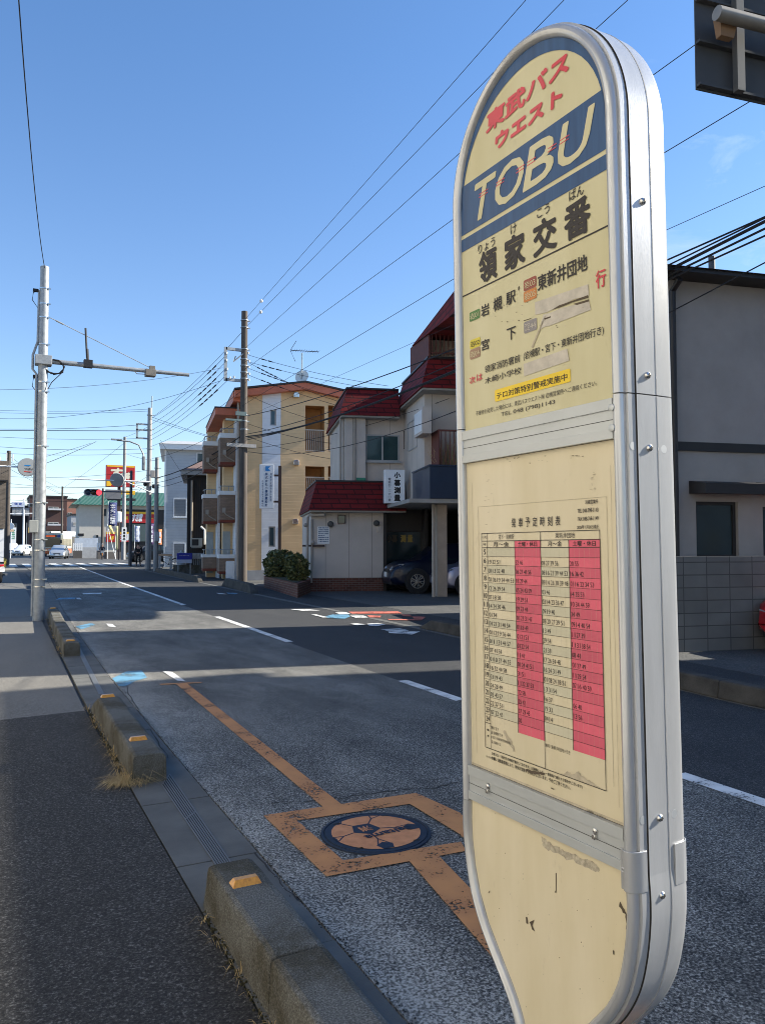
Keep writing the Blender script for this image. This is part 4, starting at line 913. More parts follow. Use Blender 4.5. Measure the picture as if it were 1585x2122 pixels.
wall('entrance_wall', mat('dark_entrance_frame', (.035, .03, .028), .5), [(sR + .01, sR + .12, -.9, -.02, .0, 2.85), (3.95, 4.08, -.75, -.02, .0, 2.85), (sR + .12, 3.95, -.7, -.5, 2.05, 2.85)])
dr = wall('door', M_glass, [(sR + .13, 3.94, -.68, -.6, .05, 2.04)])
mb = MB(); a, z0 = F.p(830, 1124, -.59); b, z1 = F.p(855, 1108, -.59); text(mb, '測 量', F, a, b, z0, z1, -.59, 0, .03); text(mb, '小暮', F, a - .5, a - .12, z0, z1, -.59, 1, .02); mb.build('lettering', [mat('gold_letter_leaf', (.34, .24, .05), .5), mat('dark_gold_letter', (.06, .04, .016), .5)], dr, recalc=False)  # the left name is set in a darker gold
wall('notice', mat('red_notice', (.4, .03, .03), .5), [(F.s(854, -.58), F.s(862, -.58), -.595, -.58, F.z(858, 1100, -.58), F.z(858, 1093, -.58))])
# windows
M_alw = mat('aluminium_window_frame', (.42, .41, .39), .5)
a, z1 = F.p(757, 900, -.14); b, z0 = F.p(827, 957, -.14); window(F, a, b, z0, z1, -.13, rh_, M_alw, mat('green_dark_pane', (.025, .06, .06), .1), 1, .05, M_alw)
SD = F.side(3.25)
d0, z1 = F.on_s(846, 877, 3.25); d1, z0 = F.on_s(865, 926, 3.25); window(SD, d0, d1, z0, z1, .0, rh_, M_alw, M_bluewin, 1, .04)
d0, z1 = F.on_s(834, 895, 3.25); d1, z0 = F.on_s(838, 930, 3.25); window(SD, d0, d1, z0, z1, .0, rh_, M_brown, M_glass, 0, .03)
mb = MB(); d0, z1 = F.on_s(876, 856, 3.25); d1, z0 = F.on_s(894, 898, 3.25); mb.box(d0, d1, .0, .28, z0, z1, 0, SD); mb.box(d0 + .06, d1 - .06, .282, .29, z0 + .08, z1 - .08, 1, SD); mb.build('heater_box', [M_beige, M_white], rh_)
a, z1 = F.p(700, 1067, .01); b, z0 = F.p(716, 1085, .01); window(F, a, b, z0, z1, .035, rh_, M_brown, M_glass, 0, .025)
# wall lamps, switch box, notice, downpipes, shelf
for px, py in ((685, 1086), (780, 1084)):
    a, z = F.p(px, py, .1); mb = MB(); mb.lathe([(.10, 0), (.105, .05), (.10, .12), (.06, .16), (.001, .165)], axis_matrix(F(a, .0, z), F.n), 20); mb.build('wall_lamp', mat('grey_lamp_cover', (.09, .085, .08), .5), rh_)
a, z = F.p(785, 1096, .02); wall('switch_box', M_beige, [(a - .07, a + .07, .0, .07, z - .1, z + .09)]); wall('switch_box', M_beige, [(a + .0, a + .09, .0, .06, z + .13, z + .24)])
a, z1 = F.p(658, 1091, .02); b, z0 = F.p(683, 1127, .02)
nbd = wall('notice_board', M_white, [(a, b, .003, .02, z0, z1)]); mb = MB()
h = (z1 - z0) / 9
for k, s_ in enumerate(('測量 登記 設計', '土地建物の調査測量', '開発許可申請業務', '境界確定 分筆登記', '農地転用', '建築確認申請', '測量設計監理', '小暮測量設計')): text(mb, s_, F, a + .03, a + .03 + (b - a - .06) * (.62 if len(s_) < 5 else 1), z1 - h * (k + 1.0), z1 - h * (k + .4), .022, 0, .02)
mb.build('lettering', M_navy, nbd, recalc=False)
M_pipe = mat('beige_downpipe', (.40, .34, .28), .6)
def pipe_part(pts, r): mb = MB(); mb.tube(pts, r, 10); mb.build('downpipe', M_pipe, rh_)
a = F.s(637, .1); pipe_part([F(a, .12, .2), F(a, .12, zr0 - .25), F(a + .06, .12, zr0 - .15), F(a + .55, .3, zr0 - .15), F(a + .58, .32, zr0 - .05)], .05)
b = F.s(646, .07); pipe_part([F(b, .07, .3), F(b, .07, zr0 - .3)], .035)
c_ = F.s(897.5, 3.3); pipe_part([F(c_, 3.32, .0), F(c_, 3.32, zb0 - .13)], .05)
c_ = F.s(734, .1); pipe_part([F(c_, .16, 3.6), F(c_, .16, 6.2)], .04); c_ = F.s(705, .1); pipe_part([F(c_, .1, 3.4), F(c_, .1, 5.9)], .045)
for px, py in ((633, 1088), (648, 1124)):
    a, z = F.p(px, py, .15); mb = MB(); mb.sphere((0, 0, 0), .07, 0); mb.v = [v + F(a, .16, z) for v in mb.v]; mb.build('junction_cap', M_pipe, rh_)
a, z = F.p(650, 1131, .1); wall('wall_rail', M_brown, [(F.s(627, .1), F.s(673, .1), .03, .10, z - .03, z + .03)])
# lit sign box of the survey office on the roof edge
tg = thing('shop_sign', 'white upright sign box with black brush lettering on the maroon roof edge', 'sign', F(F.s(818, 1.0), 1.0, 2.7))
a, z1 = F.p(797, 973, 1.0); b, z0 = F.p(839, 1043, 1.0); mb = MB(); mb.box(a, b, .72, 1.0, z0, z1, 0, F); mb.build('sign_box', mat('sign_white_acrylic', (.80, .82, .83), .35, coat=.3, var=.03), tg, bevel=.015)
mb = MB(); wq = b - a; hq = z1 - z0
vtext(mb, '小暮測量', F, a + wq * .62, z1 - hq * .05, z0 + hq * .05, wq * .32, 1.004, 0, .03); vtext(mb, '電話㊆二一六〇番', F, a + wq * .24, z1 - hq * .24, z0 + hq * .05, wq * .14, 1.004, 1, .012); mb.build('lettering', [M_black, mat('slate_lettering', (.10, .12, .16), .5)], tg, recalc=False)
mb = MB(); mb.box(a + .1, b - .1, .45, .72, z0 + .3, z0 + .36, 0, F); mb.box(a + .1, b - .1, .45, .72, z1 - .36, z1 - .3, 0, F); mb.build('bracket', M_steel, tg)
# dry balcony plants
mb = MB(); pp = F(sb + .5, 3.6, zb1)
for i in range(160):
    p = F(sr + random.uniform(.06, 1.5), random.uniform(3.0, 3.82), zb1 + .05); d = Vector((random.gauss(0, .18), random.gauss(0, .18), random.uniform(.4, 1.0))); mb.tube([p, p + d * .5 + Vector((random.gauss(0, .05), 0, 0)), p + d], [.008, .006, .003], 4)
o = mb.build('dry_plant', M_straw); tag(o, 'dried brown stalks growing behind the balcony rail', 'plant')
# planter and two bushes
t = thing('brick_planter', 'low red brown brick planter bed in front of the office house', 'planter', F(-.8, .5, 0))
p1, p2, p3 = G(547, 1217), G(617, 1239), G(643, 1228); M_brick10 = M_brickw
bk = Vector((.5, .9, 0)); quad = [p1, p2, p3, p1 + (p3 - p2)]; mb = MB(); mb.hull([v + Vector((0, 0, -.05)) for v in quad], [v + Vector((0, 0, .42)) for v in quad]); mb.build('brick_wall', M_brickw, t)
cq = sum(quad, Vector()) / 4; mb = MB(); mb.hull([cq + (v - cq) * .85 + Vector((0, 0, .421)) for v in quad], [cq + (v - cq) * .85 + Vector((0, 0, .43)) for v in quad]); mb.build('soil', M_moss, t)
def leafmat(name, a, b_, rough=.55):
    m, tt_, b = base_mat(name); setin(b, 'Roughness', rough); ge = N(tt_, 'ShaderNodeNewGeometry'); r = N(tt_, 'ShaderNodeValToRGB'); r.color_ramp.elements[0].color = (*a, 1); r.color_ramp.elements[1].color = (*b_, 1)
    tt_.links.new(ge.outputs['Random Per Island'], r.inputs[0]); tt_.links.new(r.outputs[0], b.inputs['Base Color']); return m
M_leaf = leafmat('dark_bush_leaves', (.016, .040, .011), (.20, .19, .06)); M_twig = mat('twig_bark', (.06, .045, .03), .9)
def bush(c, r, h, n, label, lm=M_leaf, leaf=.062):
    t = thing('bush', label, 'bush', c, None); mb = MB(); c = Vector(c); ph = [random.uniform(0, 6.28) for _ in range(6)]
    for i in range(n):
        v = Vector((random.gauss(0, 1), random.gauss(0, 1), random.gauss(0, 1))).normalized(); k = 1 / (abs(v.x) ** 3.2 + abs(v.y) ** 3.2 + abs(v.z) ** 3.2) ** (1 / 3.2)
        a_ = math.atan2(v.y, v.x); wob = 1 + .10 * math.sin(3 * a_ + ph[0] + 2 * v.z) + .08 * math.sin(5 * a_ + ph[1] + 4 * v.z) + .07 * math.sin(9 * v.z + ph[2] + a_)
        q_ = k * wob * (1 - abs(random.gauss(0, .13))) + (random.random() < .04) * .12
        p = c + Vector((v.x * r * q_, v.y * r * q_, h * .5 + v.z * h * .5 * q_)); p.z = max(c.z + .02, p.z)
        a = Vector((random.gauss(0, 1), random.gauss(0, 1), random.gauss(0, .6))).normalized() * leaf * random.uniform(.5, 1.3); b = a.cross(Vector((random.gauss(0, 1), random.gauss(0, 1), random.gauss(0, 1)))).normalized() * leaf * random.uniform(.35, .6)
        mb.add([p - a, p + b, p + a, p - b], [(0, 1, 2, 3)])
    mb.build('foliage', lm, t, recalc=False); mb = MB()
    for i in range(14): e_ = c + Vector((random.gauss(0, r * .5), random.gauss(0, r * .5), h * random.uniform(.5, .98))); mb.tube([c + Vector((random.gauss(0, .08), random.gauss(0, .08), 0)), c.lerp(e_, .6), e_], [.02, .014, .006], 5)
    mb.build('stem', M_twig, t); return t
b1 = p1.lerp(p3, .12) + Vector((.45, .6, .42)); b2 = p2.lerp(p3, .4) + Vector((-.0, .75, .42))
ba = p1 + (p3 - p2) * .4; bush((p1 + (p2 - p1) * .34 + (p3 - p2) * .45 + Vector((0, 0, .42))), .50, .92, 4200, 'larger dark green bush at the far end of the brick planter')
bush((p2 + (p1 - p2) * .18 + (p3 - p2) * .45 + Vector((0, 0, .42))), .34, .84, 2400, 'smaller dark green bush beside the downpipe of the office house')

# ------------------------------------------------------------------ yellow apartment house
q = G(511, 1203); FY = Frame((q.x, q.y), 10.5); F = FY
M_ylw = ribbed('yellow_siding', (.86, .575, .30), (.81, .54, .28), 6.5, 10.5, .75, False)
M_wsid = ribbed('white_siding', (.84, .85, .87), (.78, .79, .81), 6.5, 10.5, .75, False)
M_oran = mat('terracotta_fascia', (.60, .17, .09), .55); M_tan = mat('tan_corridor_wall', (.55, .27, .09), .8); M_plinth = mat('pale_plinth', (.40, .40, .40), .85)
M_brbr = bricks('brown_balcony_bricks', (.37, .255, .185), (.30, .21, .15), (.24, .18, .14), .20, .065, 14, .006)
ya = thing('yellow_apartment_house', 'three storey yellow apartment house with a white strip and terracotta gable edge', 'building', (q.x, q.y, 0))
sP, zP = F.p(633, 793, .3); sE, zE = F.p(487, 808, .3); zW = zE - .18
holes = []
for (x0, y0, x1, y1) in ((633, 840, 672, 937), (680, 840, 715, 937), (633, 966, 672, 1035), (680, 966, 715, 1035)):
    a, z1 = F.p(x0, y0); b, z0 = F.p(x1, y1); holes.append((a, b, z0, z1))
sl0, sl1 = F.s(542), F.s(580.5); wn = []
for (x0, y0, x1, y1) in ((560, 849, 572, 882), (557, 1091, 570, 1133)):
    a, z1 = F.p(x0, y0); b, z0 = F.p(x1, y1); wn.append((a, b, z0, z1))
mb = MB(); holed(mb, F, .0, 2 * sP - .0, .45, zW, holes + [tuple(w_) for w_ in wn], 0, .9, 0, 1)
mb.prism([(0, zW), (2 * sP, zW), (sP, zP - .2)], -.12, 0, F); mb.quad(F(0, 0, .45), F(0, -11, .45), F(0, -11, zW), F(0, 0, zW)); mb.quad(F(2 * sP, 0, .45), F(2 * sP, -11, .45), F(2 * sP, -11, zW), F(2 * sP, 0, zW))
mb.build('wall', [M_ylw, M_tan], ya, recalc=False)
mb = MB(); holed(mb, F, sl0, sl1, .45, zW + .05, [tuple(w_) for w_ in wn], .012, .10); mb.prism([(sl0, zW + .05), (sl1, zW + .05), (sl1, zW + .05 + (sl1) * (zP - .2 - zW) / sP), (sl0, zW + .05 + sl0 * (zP - .2 - zW) / sP)], -.05, .012, F); mb.build('white_strip', M_wsid, ya, recalc=False)
part('plinth', M_plinth, ya, (-.02, 2 * sP, -11, .02, -.05, .447), F=F)
for a, b, z0, z1 in wn: window(F, a, b, z0, z1, -.06, ya, M_alw, M_bluewin, 0, .05)
for a, b, z0, z1 in holes:
    part('corridor_wall', M_tan, ya, (a - .1, b + .1, -1.0, -.91, z0 - .2, z1 + .2), F=F); mb = MB(); hr = z0 + .98
    n_ = max(6, int((b - a) / .085))
    for k in range(n_ + 1): x = a + (b - a) * k / n_; mb.box(x - .015, x + .015, -.06, -.03, z0 + .05, hr, 0, F)
    mb.box(a, b, -.07, -.02, hr, hr + .05, 0, F); mb.box(a, b, -.07, -.02, z0 + .02, z0 + .06, 0, F); mb.build('railing', mat('cream_railing', (.50, .42, .32), .5), ya)
mb = MB()
for sg in (0, 1):
    p0 = (sE, zE - .02) if sg == 0 else (2 * sP - sE, zE - .02)
    mb.prism([p0, (sP, zP), (sP, zP - .30), (p0[0], p0[1] - .30)], .0, .35, F)
mb.build('fascia', M_oran, ya)
mb = MB()
for sg in (0, 1):
    p0 = (sE - .03, zE + .002) if sg == 0 else (2 * sP - sE + .03, zE + .002)
    mb.prism([p0, (sP, zP + .002), (sP, zP + .08), (p0[0], p0[1] + .08)], -11.4, .40, F)
mb.build('roof', M_blackplastic, ya)
part('fascia', M_oran, ya, (sE - .04, -.02, -11, -.01, zE - .45, zE - .03), F=F)
for px, py in ((614, 818), (614, 958), (612, 1080)):
    a, z = F.p(px, py, .1); mb = MB(); mb.prism([(a - .13, z - .13), (a + .13, z - .13), (a + .13, z + .02), (a + .08, z + .11), (a - .08, z + .11), (a - .13, z + .02)], 0, .2, F); mb.build('vent_hood', M_steel, ya, bevel=.02)
# stepped balconies beyond the corner
M_under = mat('red_brown_soffit', (.20, .045, .025), .7)
def balcony_stack(x0, x1, dd, rows, wall_x1, ztop):
    a, b = F.s(x0, dd), F.s(x1, dd); bw_ = F.s(wall_x1, dd - 1.1)
    part('wall', M_ylw, ya, (a + .25, max(b, bw_), dd - 2, dd - 1.1, -.05, ztop), F=F)
    part('side_pier', M_wsid, ya, (b - .10, b + .02, dd - 1.1, dd, -.05, ztop - .4), F=F)
    for (yc, yb, ye) in rows:
        zc1 = F.z(x0 + 5, yc, dd); zc0 = F.z(x0 + 5, yb, dd); z0 = F.z(x0 + 5, ye, dd)
        bo = part('balcony', M_brbr, ya, (a, b - .11, dd - .12, dd, z0, zc0 - .002), (a, a + .12, dd - 1.1, dd - .12, z0, zc0 - .002), F=F)
        part('coping', M_white, bo, (a - .03, b - .105, dd - .16, dd + .03, zc0, zc1), (a - .03, a + .15, dd - 1.1, dd - .16, zc0, zc1), F=F)
        part('balcony_floor', M_under, bo, (a + .002, b - .112, dd - 1.1, dd - .002, z0 - .12, z0 - .002), F=F)
        mb = MB(); zr_ = zc1 + .22; mb.tube([F(a + .05, dd - 1, zr_), F(a + .05, dd - .06, zr_), F(b - .15, dd - .06, zr_)], .022, 6)
        for x in (a + .05, (a + b) / 2, b - .18): mb.tube([F(x, dd - .06, zc1), F(x, dd - .06, zr_)], .016, 6)
        mb.build('handrail', M_galv, bo)
        if ye < 1100: mb = MB(); x = a + (b - a) * .25; zz = z0 + .32; mb.box(x - .08, x + .06, dd + .002, dd + .1, zz, zz + .22, 0, F); mb.tube([F(x, dd + .05, zz), F(x + .1, dd + .05, zz - .1), F(b - .16, dd + .05, zz - .28)], .028, 6); mb.build('drain_pipe', M_pipe, bo)
    part('door', mat('grey_balcony_door', (.40, .40, .36), .6), ya, (a + (b - a) * .3, a + (b - a) * .72, dd - 1.1, dd - 1.06, .2, 2.2), F=F)
balcony_stack(455, 492, -.9, ((1017, 1025, 1077), (897, 907, 957), (1149, 1157, 1184)), 497, F.z(460, 858, -2.0))
balcony_stack(421, 455, -2.9, ((1024, 1032, 1080), (914, 923, 972), (1149, 1155, 1178)), 470, F.z(440, 895, -4.0))
for x0, x1, y0, dd in ((446, 490, 846, -.9), (425, 452, 895, -2.9)):
    a, z1 = F.p(x0, y0, dd); b, _ = F.p(x1, y0, dd)
    if y0 < 880: part('fascia', M_oran, ya, (a, b + .3, dd - 6.2, dd + .15, z1 - .3, z1), F=F); part('roof', M_blackplastic, ya, (a - .03, b + .3, dd - 6.2, dd + .18, z1 + .002, z1 + .06), F=F)
part('gate_panel', M_white, ya, (F.s(469, -.5), F.s(488, -.5), -.56, -.5, .0, F.z(480, 1163, -.5)), F=F, bevel=.05)
mb = MB(); mb.tube([F(F.s(493, -.3), -.3, 0), F(F.s(492, -.3), -.3, 8.0)], .06, 8); mb.build('downpipe', M_pipe, ya)
# rooftop dish and aerial
def dish(F_, s, d, z, r, label, tilt=(.5, .35)):
    t = thing('satellite_dish', label, 'satellite dish', F_(s, d, z)); ax = (F_.n * .9 - F_.u * tilt[0] + Vector((0, 0, tilt[1]))).normalized(); mb = MB()
    mb.lathe([(.001, -.10 * r), (r * .5, -.06 * r), (r, .08 * r), (r * 1.02, .1 * r), (r, .1 * r), (r * .5, -.02 * r), (.001, -.06 * r)], axis_matrix(F_(s, d, z), ax), 24); mb.build('reflector', mat('dish_white', (.72, .73, .70), .5), t)
    mb = MB(); mb.tube([F_(s, d, z - .2), F_(s, d, z) + ax * r * 1.1 - Vector((0, 0, r * .4))], .012, 6); mb.box(s - .03, s + .03, d - .2, d - .1, z - r * 1.3, z, 0, F_); mb.build('bracket', M_galv, t); return t
a, z = F.p(626, 781, -3); dish(F, a, -3, z, .34, 'white satellite dish on the yellow apartment roof')
a, z = F.p(626, 731, -3); t = thing('tv_aerial', 'yagi tv aerial on the mast above the white dish', 'aerial', F(a, -3, z)); mb = MB(); zr_ = F.z(626, 790, -3); mb.tube([F(a, -3, zr_), F(a, -3, z)], .025, 6); mb.build('mast', M_galv, t)
mb = MB(); l0, zz0 = F.p(604, 726, -3); l1, zz1 = F.p(660, 729, -3); mb.tube([F(l0, -3, zz0), F(l1, -3, zz1)], .018, 6)
for k in range(12): u = k / 11; s_ = l0 + (l1 - l0) * u; zz = zz0 + (zz1 - zz0) * u; mb.tube([F(s_, -3.3, zz), F(s_, -2.7, zz)], .008, 4)
mb.tube([F(l0 + .25, -3, zz0 + .5), F(l0 - .05, -3, zz0), F(l0 + .2, -3, zz0 - .55)], .014, 5); mb.build('boom', M_blackplastic, t)
# company post sign before the yellow wall
a = F.s(514, 2.0); t = thing('post_sign', 'pale blue and white upright company sign on a dark brown post', 'sign', F(F.s(578, 2), 2, 0))
s0, z1 = F.p(539, 962, 2.0); s1, z0 = F.p(567, 1054, 2.0); mb = MB(); mb.box(s0, s1, 1.88, 2.0, z0, z1, 0, F); mb.build('sign_board', mat('sign_pale_blue', (.62, .66, .70), .4, var=.04), t, bevel=.01)
sp_ = F.s(580, 2); mb = MB(); mb.box(sp_ - .06, sp_ + .06, 1.86, 1.98, 0, F.z(580, 965, 2), 0, F)
for zz in (z1 - .45, z0 + .3): mb.box(s1, sp_ - .06, 1.89, 1.95, zz - .04, zz + .04, 0, F)
mb.build('post', M_brown, t)
mb = MB(); wq = s1 - s0; hq = z1 - z0; mb.poly([F(s0 + wq * .40, 2.003, z1 - hq * .04), F(s0 + wq * .78, 2.003, z1 - hq * .04), F(s0 + wq * .60, 2.003, z1 - hq * .09), F(s0 + wq * .78, 2.003, z1 - hq * .15), F(s0 + wq * .40, 2.003, z1 - hq * .15)], 1)
vtext(mb, '株式会社小暮測量設計', F, s0 + wq * .48, z1 - hq * .18, z0 + hq * .04, wq * .20, 2.003, 0, .02); vtext(mb, '測量登記開発設計監理', F, s0 + wq * .80, z1 - hq * .19, z0 + hq * .16, wq * .14, 2.003, 0, .01); vtext(mb, '048(798)2160', F, s0 + wq * .2, z1 - hq * .36, z0 + hq * .04, wq * .10, 2.003, 0, .01)
mb.build('lettering', [M_navy, mat('sign_bright_blue', (.02, .22, .55), .4)], t, recalc=False)

# ------------------------------------------------------------------ grey house on the right behind a block wall
q = G(1405, 1352); FH = Frame((q.x, q.y), 13); F = FH
M_render = mat('grey_render', (.32, .295, .275), .95, var=.10, scale=1.5, bump=.25, bscale=160); M_ctim = mat('black_brown_trim', (.022, .02, .02), .5)
M_block = bricks('concrete_blocks', (.19, .187, .175), (.16, .157, .147), (.085, .085, .08), .40, .19, 13, .009, .9, .4, 0)
bw = thing('block_wall', 'low wall of grey concrete blocks below the grey house window', 'wall', (q.x, q.y, 0)); zt_ = F.z(1450, 1153, 0)
mb = MB(); mb.box(-.12, 6, -.14, 0, -.05, zt_, 0, F); mb.box(-.12, .02, -7, -.14, -.05, zt_, 0, F); mb.build('wall', M_block, bw)
gh = thing('grey_house', 'two storey grey rendered house with black trim, awnings and low pitched roof', 'building', F(2, -3, 0))
dW = -.5; sC = F.s(1394, dW); zE1 = F.z(1500, 588, dW); hl_ = []
for (x0, y0, x1, y1) in ((1441, 1039, 1530, 1156), (1579, 1050, 1660, 1156)):
    a, z1 = F.p(x0, y0, dW); b, z0 = F.p(x1, y1, dW); hl_.append((a, b, z0, z1))
mb = MB(); holed(mb, F, sC, 6.5, -.05, zE1, hl_, dW, .14); DH = 4.0
mb.quad(F(sC, dW, -.05), F(sC, dW - DH, -.05), F(sC, dW - DH, zE1), F(sC, dW, zE1)); mb.quad(F(6.5, dW, -.05), F(6.5, dW - DH, -.05), F(6.5, dW - DH, zE1), F(6.5, dW, zE1)); mb.quad(F(sC, dW - DH, -.05), F(6.5, dW - DH, -.05), F(6.5, dW - DH, zE1), F(sC, dW - DH, zE1))
mb.build('wall', M_render, gh, recalc=False)
zb_ = F.z(1500, 937, dW); part('belt_trim', M_ctim, gh, (sC - .03, 6.5, dW + .002, dW + .04, zb_, F.z(1500, 919, dW)), (sC - .04, sC - .003, dW - DH, dW + .002, zb_, F.z(1500, 919, dW)), F=F)
M_blind = ribbed('dark_blind', (.03, .055, .06), (.015, .03, .035), 14, 13, .3, False)
for a, b, z0, z1 in hl_:
    wo = window(F, a, b, z0, z1, dW - .08, gh, M_ctim, M_glass, 0, .05)
    part('blind', M_blind, wo, (a + .05, b - .05, dW - .112, dW - .1105, z0 + (z1 - z0) * .35, z1 - .05), F=F)
    zz = F.z(1500, 1024, dW) if a < 2 else F.z(1600, 1030, dW); mb = MB(); mb.hull([F(a - .12, dW + .003, zz), F(b + .28, dW + .003, zz), F(b + .28, dW + .40, zz - .02), F(a - .12, dW + .40, zz - .02)], [F(a - .12, dW + .003, zz + .2), F(b + .28, dW + .003, zz + .2), F(b + .28, dW + .40, zz + .14), F(a - .12, dW + .40, zz + .14)]); mb.build('awning', M_ctim, gh)
# roof: boxed eave, slates, ridge pipe
zt1 = F.z(1500, 562, dW + .4); M_slate = mat('dark_grey_slate', (.09, .09, .095), .5, var=.2, scale=6)
mb = MB(); mb.box(sC - .5, 7, dW - DH - .4, dW + .4, zE1 - .02, zt1, 0, F); mb.build('eave', M_ctim, gh)
mb = MB(); zr2 = zt1 + .75; mb.hull([F(sC - .52, dW + .45, zt1 + .003), F(7, dW + .45, zt1 + .003), F(7, dW - DH - .45, zt1 + .003), F(sC - .52, dW - DH - .45, zt1 + .003)], [F(sC + 1.4, dW - 1.9, zr2), F(6, dW - 1.9, zr2), F(6, dW - DH + 1.5, zr2), F(sC + 1.4, dW - DH + 1.5, zr2)]); rf = mb.build('roof', M_slate, gh)
a, z = F.p(1474, 548, dW - .5); mb = MB(); mb.cyl(F(a, dW - .5, zt1 - .1), F(a, dW - .5, F.z(1474, 532, dW - .5)), .055, 14); mb.build('vent_pipe', M_slate, rf)
for px in (1515, 1578): a = F.s(px, dW - .2); mb = MB(); mb.box(a - .07, a + .07, dW - .1, dW - .02, zt1 + .05, zt1 + .16, 0, F); mb.build('snow_guard', M_ctim, rf)
mb = MB(); a = F.s(1400, dW + .1); mb.tube([F(a, dW + .3, zt1 - .15), F(a, dW + .10, zE1 - .25), F(a, dW + .10, .3)], .052, 10); mb.build('downpipe', M_ctim, gh)

# unseen buildings added to shade the road and bounce sunlight into the shade
def plain_house(name, label, x0, x1, y0, y1, h, m, wm, face):
    t = thing(name, label, 'building', ((x0 + x1) / 2, (y0 + y1) / 2, 0)); part('wall', m, t, (x0, x1, y0, y1, -.05, h)); part('roof', M_slate, t, (x0 - .3, x1 + .3, y0 - .3, y1 + .3, h + .002, h + .25))
    k = 0; z = 1.0
    while z + 1.4 < h:
        y = y0 + 1.2
        while y + 1.6 < y1 - .6:
            xf = x0 if face < 0 else x1; Fw = (lambda a, d, zz: Vector((xf + face * d, a, zz))); window(Fw, y, y + 1.6, z, z + 1.2, .02, t, M_alw, M_glass, 1); y += 3.4
        z += 2.9
    return t
M_cream = mat('cream_stucco', (.60, .57, .52), .9, var=.05); M_buff = mat('buff_stucco', (.52, .49, .44), .9, var=.05)
plain_house('apartment_building', 'unseen buff block across the road to the right, shaped for its shadow', 18.5, 20.6, -22, 4.88, 10.53, M_buff, M_glass, -1)  # thin slab, shaped for the edge of its shadow on the road
plain_house('fill_light_house', 'unseen cream house added on the left to bounce sunlight', -11, -3.2, -9, 3.5, 7.2, M_cream, M_glass, 1)
plain_house('fill_light_house', 'second unseen house added on the left to bounce sunlight', -12, -3.0, 5.0, 17, 6.6, M_buff, M_glass, 1)

